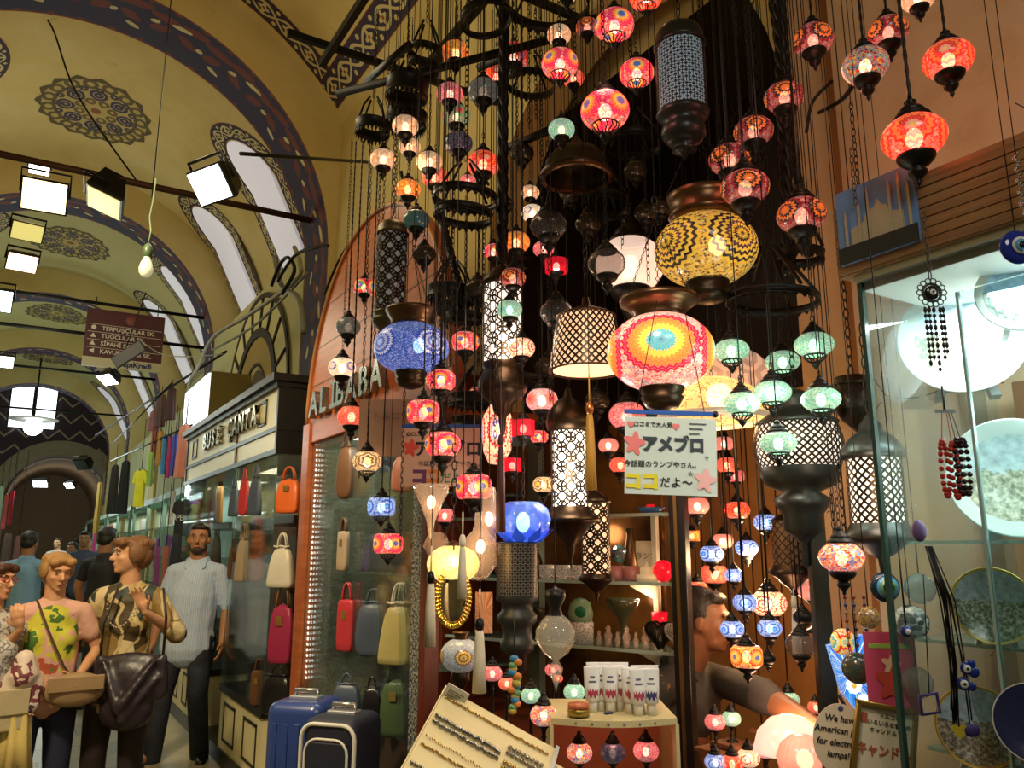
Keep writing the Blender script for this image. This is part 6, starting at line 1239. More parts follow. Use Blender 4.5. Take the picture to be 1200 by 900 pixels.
MB().box(-68*s, 68*s, .19, .2, -.25, -.014).build('back_board', mat('pink_lit_board', srgb(220, 130, 100), .5), t)
for i in range(6): a = arcp[2+i*2+1]; MB().ell((a[0], a[1]-.001, -.007), .003, .0015, .003, 8, 5).build('nail', mat('grey_nail', (.2, .2, .2), .4), t)
for u, v, kd, lb in ((679, 882, 'multi', 'pink and green table lamp leftmost in the curved stand'), (718, 882, 'purple', 'silver violet table lamp in the middle of the curved stand'), (757, 880, 'pinkcrackle', 'pink table lamp rightmost in the curved stand')): table_lamp(u, v, 28, kd, lb, 1.98, at(718, 838, 1.95).z-.249)
light('stand_light', 'POINT', at(718, 870, 1.97), .35, (1, .45, .35), .02)
TUBE = mat('white_tube_plastic', (.78, .76, .72), .35); TRED = mat('tube_red_print', (.35, .03, .06), .5); TNAV = mat('tube_navy_print', (.03, .03, .12), .5); TLB = mat('tube_label_dark', (.1, .1, .16), .5)
def cream_tube(u, dep_, r, label):
    P = at(u, 838, 1.95); q = thing('cream_tube', label, 'tube', (P.x+SY*dep_, P.y+CY*dep_, P.z), FACE+random.uniform(-.15, .15), 'white cream tubes on the curved stand')
    T = 17*s
    mb = MB(); N = 20; vs_ = []; pr = [(.62, 0, 1), (.62, .22, 1), (.64, .24, 1), (.9, .27, 1), (1.0, .6, .6), (1.06, .97, .08), (1.06, 1.0, .08)]
    H_ = 49*s
    for a, b, f in pr:
        for j in range(N): th = TAU*j/N; vs_.append((a*8.8*s*math.cos(th), a*8.8*s*f*math.sin(th), b*H_))
    mb.add(vs_, [(i*N+j, i*N+(j+1) % N, (i+1)*N+(j+1) % N, (i+1)*N+j) for i in range(len(pr)-1) for j in range(N)]+[tuple(range(N)), tuple((len(pr)-1)*N+j for j in range(N))], None, 0, True); mb.build('tube_body', TUBE, q)
    for (z0, z1, m, nm, wd) in ((.36, .5, r, 'printed_flower', .75), (.66, .7, TLB, 'printed_band', .5), (.76, .8, TLB, 'printed_name', .3)):
        mb = MB(); fs = []; vs_ = []
        for j in range(9):
            th = PI*1.5+(j-4)/4*wd
            for z in (z0+(.05*math.sin(j*2) if nm == 'printed_flower' else 0), z1+(.04*math.cos(j*3) if nm == 'printed_flower' else 0)):
                a = .9+(z-.27)*.3 if z > .27 else .9; f = 1-(z-.27)*1.25; vs_.append((a*8.95*s*math.cos(th), a*8.95*s*f*math.sin(th)-.0004, z*H_))
        fs = [(2*j, 2*j+2, 2*j+3, 2*j+1) for j in range(8)]; mb.add(vs_, fs); mb.build(nm, m, q)
for i in range(13):
    row = i % 2; u = 699+i*6.1; u = [700, 711, 722, 733, 744, 752, 768, 772, 758, 706, 717, 728, 739][i]; dp = [.03, .05, .03, .05, .02, -.005, -.0, .05, .05, .1, .1, .1, .1][i]
    cream_tube(u-4, dp, TNAV if i in (6, 7) else TRED, 'white cream tube with a %s print, %s' % ('navy' if i in (6, 7) else 'red', ['at the street end of the front row', 'second in the front rows from the street end', 'third of the front rows', 'fourth of the front rows', 'left of the frontmost tube', 'frontmost of all, in the middle', 'at the door end of the front row', 'last by the door, half hidden', 'behind the frontmost tubes', 'back row, street end', 'back row, second', 'back row, third', 'back row, last'][i]))
q = MB().lathe([(0, 0), (12*s, 0), (12*s, 6*s), (11*s, 7*s), (0, 7*s)], 24).lathe([(0, 7*s), (11.5*s, 7*s), (11.5*s, 12*s), (0, 12*s)], 24, mi=1).build('round_tin', [mat('gold_tin', (.4, .28, .06), .3, .8), mat('orange_lid', (.5, .12, .04), .4)], None, at(678, 838, 1.93)); tag(q, 'round gold tin with orange lid on the curved stand beside the tubes', 'tin')
q = MB().box(-.01, .01, -.006, .006, 0, .006).build('key_ring', mat('dark_keys', (.03, .04, .08), .4), None, at(713, 837, 1.9), bevel=.002); tag(q, 'small dark blue key ring on the edge of the curved stand', 'key ring')
# jewellery board
P0, P1, P2 = at(523, 806, 2.0), at(652, 878, 1.9), at(468, 908, 1.72); ex = (P1-P0); ez_ = (P2-P0); nn = ex.cross(ez_).normalized()
if nn.z < 0: nn = -nn
t = thing('jewellery_board', 'slanted cream tray board with rows of gold and silver earrings', 'jewellery tray', P0)
def Q3(a, b, c=0): v = ex*a+ez_*b*1.15+nn*c; return v
def slab3(a0, a1, b0, b1, c0, c1, nm, m):
    v = [Q3(a, b, c) for c in (c0, c1) for b in (b0, b1) for a in (a0, a1)]; return MB().add(v, [(0, 2, 3, 1), (4, 5, 7, 6), (0, 1, 5, 4), (2, 6, 7, 3), (0, 4, 6, 2), (1, 3, 7, 5)]).build(nm, m, t)
CRB = mat('cream_velvet', srgb(226, 210, 160), .7); slab3(0, 1, 0, 1, -.02, 0, 'board', CRB); slab3(-.01, 0, -.0, 1, -.02, .006, 'edge_rail', CRB); slab3(.99, 1.02, 0, 1, -.02, .01, 'divider_rail', mat('grey_rail', (.5, .5, .48), .5)); slab3(1.02, 1.3, .12, 1, -.02, 0, 'side_tray', CRB)
GE = mat('gold_earring_metal', (.55, .36, .1), .25, 1); SE = mat('silver_earring_metal', (.35, .33, .3), .25, 1)
for r_, (b, m, nm, n, hgt) in enumerate(((.1, GE, 'gold_pin_row', 60, .004), (.3, SE, 'silver_earring_row', 40, .007), (.36, SE, 'silver_earring_row', 38, .007), (.5, GE, 'small_pin_row', 50, .003), (.58, GE, 'gold_pin_row', 60, .004), (.75, SE, 'silver_earring_row', 40, .006), (.85, GE, 'gold_pin_row', 60, .004))):
    mb = MB()
    for i in range(n):
        a = .04+.92*i/n*(1 if r_ not in (1, 2) else .62); p = Q3(a, b+random.uniform(-.008, .008), .004); mb.ell(p, hgt*.6, hgt*.6, hgt, 6, 4)
    o = mb.build(nm, m, t); o['kind'] = 'stuff'
for r_ in range(3):
    mb = MB()
    for i in range(16): p = Q3(.66+.3*(i % 8)/8, .22+.14*r_+.05*(i//8), .006); mb.ell(p, .006, .006, .004, 8, 5)
    o = mb.build('stone_ring_row', [SE, GE, mat('dark_stones', (.03, .03, .04), .15)][r_], t); o['kind'] = 'stuff'
for i in range(16): mb = MB().tube([Q3(1.04+.015*i, .2, .003), Q3(1.04+.015*i, .98, .003)], .0016, 5)
mb = MB()
for i in range(15): mb.tube([Q3(1.035+.017*i, .16, .003), Q3(1.035+.017*i, .98, .003)], .0016, 5)
o = mb.build('bangle_row', GE, t); o['kind'] = 'stuff'
q = MB().box(-.028, .028, 0, .002, -.04, .04).build('price_card', mat('card_white', (.7, .68, .6), .6), None, at(530, 822, 1.97), (.5, R(28), FACE)); tag(q, 'white tilted price card with fine print leaning on the jewellery board', 'card')
mb = MB()
for i in range(8): mb.box(-.02, .02-(i % 3)*.006, -.001, 0, .026-i*.007, .0275-i*.007)
mb.build('print', mat('faint_ink', (.12, .1, .08), .7), q)
# gold beaded oval mirror, patterned box, bead strap
P = at(531, 700, 2.25); q = thing('oval_mirror', 'small oval mirror with a gold beaded frame under the amber lamp', 'mirror', P, FACE); mb = MB(); s2 = 2.25/F
for i in range(44):
    a = TAU*i/44
    for k_ in range(2): mb.ell((18*s2*math.cos(a)*(1+.09*k_), random.uniform(-.006, .0), 31*s2*math.sin(a)*(1+.05*k_)), .0058, .0058, .0058, 8, 5)
mb.build('beaded_frame', mat('bright_gold', (.75, .5, .1), .25, 1), q); MB().ell((0, .004, 0), 16*s2, .003, 29*s2, 24, 8).build('mirror_glass', mat('mirror_glass', (.7, .62, .5), .05, 1), q)
MB().tube([(0, 0, 31*s2), (0, 0, .14)], .002, 5).build('cord', BLACK, q)
q = tag(MB().box(-.024, .024, 0, .03, -.055, .055).build('patterned_box', mosaic('rose_print', [], [srgb(200, 130, 96), srgb(210, 150, 110), srgb(150, 60, 40)], e=0, med=False, vs=40, tr=0, grout=srgb(220, 170, 130)), None, at(567, 718, 2.3), (0, 0, FACE)), 'tall rose patterned box hanging beside the oval mirror', 'box')
P = at(603, 772, 2.05); q = thing('bead_strap', 'strap of blue, orange and green beads hanging before the small lamps', 'beads', P, FACE)
for i in range(16): MB().ell((random.uniform(-.008, .008), random.uniform(-.006, 0), -.008*i), .011, .007, .009, 8, 6).build('bead', mat('bead_%d' % (i % 4), [(.03, .2, .4), (.6, .2, .03), (.1, .3, .12), (.5, .35, .05)][i % 4], .3), q)
MB().tube([(0, 0, 0), (0, 0, .1)], .002, 5).build('cord', BLACK, q)
for (u, v, w_, kd, lb, D) in ((577, 789, 22, 'pinkcrackle', 'pink crackled table lamp left of the bead strap', 2.15), (594, 801, 19, 'redplain', 'small orange red lamp behind the bead strap', 2.25), (622, 815, 22, 'green', 'teal table lamp right of the bead strap', 2.15), (637, 838, 30, 'multi', 'confetti pink and white table lamp beside the curved stand', 2.0), (673, 811, 24, 'green', 'green table lamp behind the round tin', 2.2), (654, 795, 11, 'redplain', 'tiny glowing red lamp behind the ribbed glass drop', 2.35), (648, 785, 18, 'pinkcrackle', 'dim pink lamp behind the ribbed glass drop', 2.5)): table_lamp(u, v, w_, kd, lb, D, .962)
tag(MB().box(-.5, .16, -.33, .0, 0, .96).build('shop_counter', MAHO, None, (1.72, 2.16, 0), (0, 0, DRZ), bevel=.01), 'mahogany counter under the small lamps and the jewellery board', 'counter')
tag(MB().box(-.1, .12, -.14, .2, .0, .86).build('tray_stand', MAHO, None, (1.33, 1.8, 0), (0, 0, FACE), bevel=.01), 'small mahogany stand under the curved display and tray', 'stand')
# ---------------------------------------------------------------- paper notices
def notice(label, u0, v0, u1, v1, D, m, rz=0, tiltr=0):
    uc, vc = (u0+u1)/2, (v0+v1)/2; s_ = D/F; q = thing('paper_notice', label, 'notice', at(uc, vc, D), rot=(0, tiltr, FACE+rz))
    w_, h_ = (u1-u0)*s_, (v1-v0)*s_; MB().box(-w_/2, w_/2, 0, .0015, -h_/2, h_/2).build('paper', m, q); q['s'] = s_; return q, (lambda u, v: ((u-uc)*s_, -.0015, (vc-v)*s_)), s_
INK = mat('black_ink', (.012, .014, .02), .6); PKI = mat('pink_ink', srgb(224, 120, 120), .6); YLI = mat('yellow_ink', srgb(222, 208, 40), .6); GYI = mat('thin_ink', (.08, .08, .1), .6); PAP = mat('bluish_paper', srgb(200, 214, 208), .5); BLUEB = mat('blue_bar', (.02, .1, .42), .35)
def heart(q, pos, r, m, nm='heart'): MB().prism([(r*.95*math.sin(a)**3, r*(.8*math.cos(a)-.33*math.cos(2*a)-.12*math.cos(3*a))) for a in [TAU*i/24 for i in range(24)]], -.0006, 0).build(nm, m, q, pos)
def splat(q, pos, r, m): MB().prism([(r*(1+.28*math.sin(5*a+1)+.12*math.sin(3*a))*math.cos(a), r*1.15*(1+.28*math.sin(5*a+1))*math.sin(a)) for a in [TAU*i/40 for i in range(40)]], -.0006, 0).build('ink_splash', m, q, pos)
q, L2, s_ = notice('hand-lettered Japanese notice with yellow letters hanging from a blue bar', 732, 489, 840, 580, 1.72, PAP, tiltr=R(2))
MB().box(-55*s_, 55*s_, -.003, .003, 49*s_, 54*s_).build('blue_bar', BLUEB, q); MB().box(-54*s_, 54*s_, .002, .0025, 45*s_, 50*s_).build('clear_sleeve', glass('sleeve', (.9, .9, .9), .2), q); MB().ell((53*s_, 0, 51.5*s_), 4*s_, .005, 4*s_).build('bar_cap', BLACK, q)
p = L2(739, 498); heart(q, p, 4.6*s_, PKI); heart(q, L2(792, 499), 4.6*s_, PKI)
text('lettering', '口コミで大人気', 6.6*s_, INK, q, L2(765, 498), extrude=.0003, bold=.0002); text('big_lettering', 'アメブロ', 20*s_, mat('slate_ink', (.03, .045, .06), .5), q, L2(789, 522), extrude=.0004, bold=.0022, sx=.92)
splat(q, L2(743, 521), 10*s_, PKI); text('lettering', 'で', 6*s_, INK, q, L2(828, 536), extrude=.0003); text('lettering', '今話題のランプやさん。', 8.2*s_, INK, q, L2(776, 545), extrude=.0003, bold=.0001)
text('yellow_lettering', 'ココ', 21*s_, YLI, q, L2(752, 566), extrude=.0004, bold=.0028, sx=.95); text('lettering', 'だよ～', 13*s_, INK, q, L2(792, 566), extrude=.0003, bold=.0003)
text('star', '☆', 7*s_, GYI, q, L2(809, 555), extrude=.0003)
mb = MB()
for i in range(3): mb.box(0, (20-4*i)*s_, -.0006, 0, (-6*i)*s_, (-6*i+1.2)*s_)
mb.build('fine_print', GYI, q, L2(806+2, 496)); splat(q, L2(826, 562), 10*s_, mat('pale_pink_ink', srgb(232, 178, 176), .6))
for x in (-40, 40): MB().tube([(x*s_, 0, 54*s_), (x*.4*s_, 0, .35)], .001, 4).build('string', BLACK, q)
PAP2 = mat('rosy_paper', srgb(206, 172, 150), .5)
q, L2, s_ = notice('second Japanese notice with purple and orange letters behind the flower lamps', 470, 500, 562, 570, 2.9, PAP2)
MB().box(-46*s_, 46*s_, -.003, .003, 34*s_, 38*s_).build('blue_bar', BLUEB, q); cord_up(q, q.location, 38*s_); text('lettering', '◎口コミ', 6*s_, INK, q, L2(487, 509), extrude=.0004); splat(q, L2(481, 525), 7.5*s_, mat('red_ink', srgb(214, 80, 70), .6)); text('big_lettering', 'アメブロ', 20*s_, INK, q, L2(525, 527), extrude=.0005, bold=.002)
text('lettering', '今話題のランプやさん。', 7*s_, INK, q, L2(528, 544), extrude=.0004); text('purple_lettering', 'コ', 19*s_, mat('purple_ink', (.12, .03, .14), .6), q, L2(492, 559), extrude=.0005, bold=.004); text('orange_lettering', 'コ', 19*s_, mat('orange_ink', (.65, .2, .02), .6), q, L2(508, 559), extrude=.0005, bold=.004); text('green_lettering', 'だよ', 13*s_, mat('green_ink', (.05, .22, .1), .6), q, L2(529, 561), extrude=.0005, bold=.001)
q, L2, s_ = notice('faded rosy notice partly hidden behind the second Japanese one', 420, 467, 515, 535, 3.15, mat('faded_rose_paper', srgb(190, 158, 138), .5)); text('lettering', 'トルコランプ', 11*s_, mat('faded_ink', (.3, .2, .18), .6), q, L2(468, 488), extrude=.0004)
q, L2, s_ = notice('pink poster with a plain flower beside the stained glass panel', 1018, 745, 1072, 832, 1.62, mat('pink_poster', srgb(196, 70, 100), .5), rz=-.2); splat(q, L2(1045, 800), 14*s_, mat('poster_red', (.5, .05, .03), .5)); splat(q, L2(1045, 780), 8*s_, mat('poster_cream', (.75, .45, .28), .5)); MB().box(-22*s_, 22*s_, -.001, 0, 26*s_, 31*s_).build('green_stripe', mat('poster_green', (.3, .4, .08), .5), q)
# round English note
P = at(983, 865, 1.72); s_ = 1.72/F; q = thing('round_note', 'round white card reading We have American plug for electrical lamps', 'notice', P, FACE, rot=(0, R(8), FACE))
MB().prism([(28*s_*math.cos(TAU*i/40), 36*s_*math.sin(TAU*i/40)) for i in range(40)], 0, .002).build('card', mat('card_cream', srgb(222, 208, 180), .6), q)
for i, (l_, z) in enumerate((('We have', 20), ('American plug', 8), ('for electrical', -5), ('lamps!', -17))): text('handwriting', l_, 9.5*s_, INK, q, (0, -.0015, z*s_), extrude=.0003, bold=.0002, shear=.15)
MB().ell((0, -.001, 31*s_), 3*s_, .001, 3*s_, 10, 6).build('pin', mat('pin_blue', (.05, .08, .2), .4), q)
P = at(1036, 868, 1.62); s_ = 1.62/F; q = thing('gold_frame', 'gold picture frame around a handwritten Japanese candle note', 'picture frame', P, FACE, rot=(0, R(10), FACE))
mb = MB(); a_, b_, f_ = 34*s_, 38*s_, 5*s_
for (x0, x1, z0, z1) in ((-a_, a_, b_-f_, b_), (-a_, a_, -b_, -b_+f_), (-a_, -a_+f_, -b_, b_), (a_-f_, a_, -b_, b_)): mb.box(x0, x1, -.008, .004, z0, z1)
mb.build('frame', mat('gilt_wood', (.45, .26, .05), .35, .8), q, bevel=.002); MB().box(-a_+f_, a_-f_, 0, .003, -b_+f_, b_-f_).build('paper', mat('card_cream', srgb(222, 208, 180), .6), q)
text('lettering', 'キャンドル', 14*s_, mat('brick_ink', (.45, .1, .05), .6), q, (0, -.001, -12*s_), extrude=.0004, bold=.0008, sx=.85)
for i, l_ in enumerate(('トルコの', 'いろいろな香りの', 'キャンドルです')): text('fine_lettering', l_, 6*s_, INK, q, (4*s_, -.001, (25-8*i)*s_), extrude=.0003)
MB().prism([(-4*s_, 0), (4*s_, 0), (3*s_, 10*s_), (-3*s_, 10*s_)], -.0006, 0).build('drawn_candle', mat('brick_ink', (.45, .1, .05), .6), q, (-24*s_, -.001, 16*s_))
# stained-glass panel lamp, ornaments, mirror frame
P = at(997, 790, 1.85); q = thing('stained_glass_lamp', 'blue stained glass panel lamp with white daisies behind the ornaments', 'lamp', P, FACE); s_ = 1.85/F
MB().prism([(-22*s_, 30*s_), (18*s_, 42*s_), (26*s_, -28*s_), (6*s_, -40*s_), (-10*s_, -20*s_)], 0, .02).build('glass_panel', mosaic('blue_stained', [], [(.02, .2, .8), (.05, .45, .9), (.02, .1, .6), (.8, .85, .8), (.02, .25, .7)], e=1.0, med=False, vs=60, tr=.05, grout=(.05, .1, .3)), q)
for x, z in ((2, -12), (12, -30)):
    mb = MB()
    for i in range(9): a = TAU*i/9; mb.ell(((x+6*math.cos(a))*s_, -.002, (z+6*math.sin(a))*s_), 3.2*s_, .002, 3.2*s_, 8, 5)
    mb.build('daisy', mat('daisy_white', (.8, .8, .75), .4, emit=1.2), q); MB().ell((x*s_, -.004, z*s_), 3*s_, .002, 3*s_, 8, 5).build('daisy_eye', mat('daisy_yellow', (.8, .5, .1), .4, emit=.8), q)
MB().tube([(-15*s_, 0, -22*s_), (10*s_, .01, -70*s_)], .004, 6).build('stem', BLACK, q)
def orn(u, v, w_, D, m, label, top, flat=1, nm='ball_ornament', extra=None):
    r = w_*.5*D/F; q = thing(nm, label, 'ornament', at(u, v, D), FACE); MB().ell((0, 0, 0), r, r*flat, r, 22, 12).build('ball', m, q)
    MB().tube([(0, 0, r), (0, 0, at(u, top, D).z-at(u, v, D).z)], .0015, 5).build('string', BLACK, q); cord_up(q, at(u, v, D), at(u, top, D).z-at(u, v, D).z, .001)
    for k_, (rr, mm) in enumerate(extra or []): MB().lathe([(0, 0), (r*rr, 0), (r*rr, .0015), (0, .0015)], 24).build('ring_%s' % 'abcd'[k_] if 0 else 'painted_ring', mm, q, (0, -r*flat*math.sqrt(max(0, 1-rr*rr))-.0012*(k_+1), 0), (PI/2, 0, 0))
    return q
EBL, EWH, ELB, EYE_ = mat('evil_eye_blue', (.01, .03, .28), .08), mat('evil_eye_white', (.75, .78, .78), .15), mat('evil_eye_pale', (.1, .35, .6), .15), mat('evil_eye_black', (.01, .01, .012), .1)
orn(1037, 688, 34, 1.7, mat('evil_eye_navy', (.01, .03, .06), .12), 'large dark blue evil eye disc with green centre left of the case edge', 650, .5, 'evil_eye', [(.72, ELB), (.55, mat('evil_green', (.15, .35, .12), .2)), (.36, EYE_), (.2, mat('evil_yellow', (.5, .5, .1), .2))])
orn(988, 752, 29, 1.75, mosaic('gold_ornament', [TQ, YL, TQ, CR, YL, RD], [YL, CR, RD], e=.55, petals=8, reach=1.1, vs=12, tr=0, squash=1), 'flat gold ornament with a green eye pattern above the stained glass', 690, .4)
orn(1005, 783, 34, 1.7, mosaic('green_ornament', [], [(.015, .07, .035), (.04, .09, .02), (.14, .02, .02), (.01, .04, .07)], grout=(.03,.03,.03), e=.12, med=False, vs=14, tr=0), 'round dark green patterned ball below the gold ornament', 700)
orn(1018, 724, 25, 1.68, mosaic('yellow_ornament', [], [(.5, .25, .01), (.15, .08, .03), (.05, .05, .15), (.4, .25, .03)], grout=(.1,.07,.03), e=.25, med=False, vs=14, tr=0), 'small yellow patterned ball above the green one', 680)
orn(1068, 729, 38, 1.6, mosaic('pied_ornament', [], [(.7, .68, .6), (.05, .06, .06), (.6, .58, .5), (.1, .1, .12)], e=.05, med=False, vs=3, tr=0, grout=(.3, .3, .3)), 'black and white patterned ball behind the glass edge', 690)
orn(1075, 800, 34, 1.6, glass('soap_ball', (.5, .6, .55), .3, .05), 'clear painted glass ball low behind the glass edge', 760); orn(1078, 690, 34, 1.65, glass('blue_mirror_ball', (.3, .55, .65), .35, .05), 'pale blue shiny glass ball behind the hanging cords', 640)
for i in range(3):
    u = [1000, 990, 1012][i]; q = thing('bead_string', 'thin string of dark beads hanging '+['beside the gold ornament', 'below the confetti lamp', 'beside the yellow ball'][i], 'beads', at(u, 700, 1.72), FACE); mb = MB(); mb.tube([(0, 0, 0), (0, 0, -.12)], .001, 4); mb.build('string', BLACK, q)
    for j in range(7): MB().ell((0, 0, -.016*j), .0042, .0042, .0042, 8, 5).build('bead', mat('bead_dark_%d' % (j % 3), [(.25, .03, .03), (.04, .05, .2), (.3, .2, .1)][j % 3], .3), q)
q = tag(MB().box(-.02, .02, -.015, .02, -.35, .32).build('mirror_frame', mat('dark_gilt', (.05, .04, .025), .4, .6, var=.4, scale=30), None, at(966, 760, 2.0), (0, 0, FACE), bevel=.004), 'dark carved upright mirror frame at the wall side of the doorway', 'mirror frame')
for i, (u, v, w_) in enumerate(((940, 888, 52),)):
    D = 2.2; r = w_*.5*D/F; q = thing('shell_lamp', 'large ribbed pink shell lamp glowing at the bottom of the doorway', 'lamp', at(u, v, D), FACE); MB().lathe([(0, r*.95), (r*.4, r*.88), (r*.8, r*.55), (r, 0), (r*.9, -r*.5), (r*.5, -r*.8)], 60, wob=lambda a, z: 1+.05*math.cos(20*a)).build('shell_shade', mosaic('shell_glass', [], [(1, .5, .36), (1, .54, .4)], e=.42, med=False, vs=2, tr=.15, grout=(1, .5, .36)), q); MB().ell((0, -.02, 0), r*.35, r*.35, r*.4).build('bulb', GLOW, q)
    MB().lathe([(r*.5, -r*.78), (r*.4, -r*1.2), (r*.6, -r*1.4), (0, -r*1.4)], 20).build('base', BRONZE2, q)
q = thing('peach_lamp', 'wide peach lamp shade glowing under the seller forearm', 'lamp', at(925, 858, 2.35), FACE); MB().lathe([(.1, -.05), (.085, 0), (.05, .035), (.02, .045)], 32).build('shade', K['frost'][0], q); MB().tube([(0, 0, -.2), (0, 0, -.02)], .008, 6).build('stem', BLACK, q); MB().ell((0, 0, -.02), .02, .02, .025).build('bulb', GLOW, q)
# ================================================================ the glass case at the wall
t = thing('glass_case', 'tall lit glass case of souvenir plates with a slatted brown wooden header', 'display case', (1.4, .94, 0), RW)
FRM = mat('aluminium_frame', (.5, .52, .5), .3, .8)
MB().box(0, .75, 0, .46, 0, 1.05).build('base_cabinet', MAHO, t); MB().box(0, 1.0, .01, .016, 1.05, 2.07).build('front_glass', CASEG, t); MB().box(.0, .006, .016, .46, 1.05, 2.07).build('side_glass', CASEG, t)
MB().box(-.004, .004, 0, .012, 1.05, 2.07).build('edge_strip', mat('dark_glass_edge', (.03, .08, .07), .2), t); MB().box(.185, .19, .004, .012, 1.05, 2.0).build('sliding_glass_edge', mat('pale_glass_edge', (.4, .6, .58), .2), t); MB().box(.19, 1.0, .004, .009, 1.05, 2.0).build('sliding_glass', CASEG, t)
MB().box(-.005, 1.0, -.01, .46, 2.07, 2.085).build('top_rail', FRM, t); MB().box(.0, 1.0, .01, .44, 2.055, 2.07).build('white_soffit', mat('white_board', (.8, .8, .78), .5), t)
hd = MB().box(-.03, 1.0, -.02, .48, 2.085, 2.235).build('wood_header', SLAT, t)
for i in range(7): MB().box(-.031, 1.0, -.023, -.02, 2.0875+i*.02, 2.1055+i*.02).build('slat', SLAT, hd, bevel=.001)
MB().box(.06, .16, .42, .45, 1.05, 1.9).build('back_slat', mat('brown_back_board', srgb(104, 66, 36), .6, var=.2), t); MB().box(.3, 1.0, .42, .45, 1.05, 2.05).build('back_board', mat('pale_back_board', srgb(176, 170, 150), .6), t)
for z in (1.56, 1.385, 1.2):
    MB().box(.03, 1.0, .03, .4, z-.006, z).build('glass_shelf', SHELFG, t)
    MB().prism([(0, 0), (.28, 0), (.25, -.02), (.1, -.03), (.04, -.05), (.02, -.1), (0, -.1)], -.004, .004).build('shelf_bracket', mat('blue_grey_bracket', srgb(96, 120, 128), .5), t, (.06, .4, z-.006), (0, 0, 0))
MB().box(.28, .9, .34, .36, 1.98, 2.04).build('light_tube', mat('case_tube', (1, 1, 1), .5, emit=14, ecol=(.95, 1, 1)), t)
light('case_light', 'AREA', (1.62, .55, 2.04), 13, (.92, 1, 1), .2, (0, R(-12), 0), sizey=.6); light('case_light_2', 'POINT', (1.66, .62, 1.8), 1.6, (.95, 1, 1), .05)
def plate_mat(name, sky, land, rim, rimw=.9, seed=0, e=0):
    k = NT(name); x, y, z = k.sep(k.tc()); r = k.math('SQRT', k.math('ADD', k.math('POWER', x, 2), k.math('POWER', y, 2)))
    nz = k.noise(6, 5); hz = k.math('ADD', y, k.math('MULTIPLY', k.math('SUBTRACT', nz, .5), .5)); la = k.ramp(k.noise(7+seed, 6), [(.38, tuple(q*.4 for q in land)), (.5, land), (.62, (.55, .5, .4))], False)
    sk = k.ramp(k.noise(3+seed, 3), [(.35, sky), (.7, tuple(min(1, q*1.8) for q in sky))], False)
    c = k.mix(k.math('GREATER_THAN', hz, .12), la, sk); c = k.mix(k.math('GREATER_THAN', r, rimw), c, rim)
    k.set(k.p.inputs['Base Color'], c); k.p.inputs['Roughness'].default_value = .15; return k.m
def plate(u, v, w_, D, m, label, txt=None, tz=0, stand=True, rimcol=None):
    r = w_*.5*D/F; q = thing('souvenir_plate', label, 'plate', at(u, v, D), 0, rot=(0, 0, RW+.55))
    o = MB().lathe([(0, .0), (.62, .0), (.7, .03), (.97, .09), (1.0, .095), (1.0, .07), (.7, -.02), (0, -.04)], 48).build('plate_dish', m, q, (0, 0, 0), (PI/2-.18, 0, 0)); o.scale = (r, r, r)
    if rimcol: MB().tube([(r*math.cos(a), -r*.095, r*math.sin(a)) for a in [TAU*i/48 for i in range(48)]], r*.02, 6, closed=True).build('rim_line', rimcol, q, (0, 0, 0), (-.18, 0, 0))
    if txt:
        for i, ch in enumerate(txt):
            a = -PI/2+(i-(len(txt)-1)/2)*.16; text('rim_lettering', ch, r*.16, INK if rimcol is not EWH else EWH, q, (r*.84*math.cos(a), -r*.09-.003+r*.14*math.sin(a)*0, r*.84*math.sin(a)), (PI/2-.18, 0, 0), extrude=.0003)
    if stand: MB().prism([(-r*.5, -r*1.02), (-r*.35, -r*1.02), (-r*.3, -r*.85), (r*.3, -r*.85), (r*.35, -r*1.02), (r*.5, -r*1.02), (r*.4, -r*.75), (-r*.4, -r*.75)], -.01, .05).build('plate_stand', mat('clear_stand', (.3, .32, .33), .3, alpha=.7), q)
    return q
WRIM = (.75, .73, .66); GRIM = (.6, .42, .08)
GRD = mat('gold_rim_line', (.6, .42, .1), .3, .8)
plate(1126, 398, 140, 1.62, plate_mat('plate_view_a', (.45, .55, .65), (.3, .28, .2), WRIM, .72), 'large white-rimmed souvenir plate under the bright tube on the top shelf', 'ISTANBUL')
plate(1196, 345, 100, 1.42, plate_mat('plate_view_b', (.3, .45, .65), (.35, .4, .35), WRIM, .8, 1), 'second large plate on the top shelf half cut by the photo edge', None)
plate(1188, 560, 142, 1.5, plate_mat('plate_view_c', (.3, .36, .36), (.32, .33, .22), (.5, .55, .5), .74, 2), 'large dim plate with a mosque panorama behind the red beads', 'ISTANBUL')
plate(1163, 710, 84, 1.42, plate_mat('plate_view_d', (.25, .3, .32), (.18, .22, .14), GRIM, .94, 3), 'gold-rimmed plate with a painted suspension bridge on the middle shelf', None, rimcol=GRD)
plate(1146, 852, 84, 1.42, plate_mat('plate_view_e', (.25, .35, .42), (.25, .24, .2), GRIM, .94, 4), 'gold-rimmed plate with a painted mosque and bay on the bottom shelf', None, rimcol=GRD)
plate(1215, 848, 84, 1.32, mat('plate_navy', (.02, .03, .12), .2, var=.3), 'navy blue plate with white letters cut by the photo edge', 'İSTANBUL', rimcol=EWH)
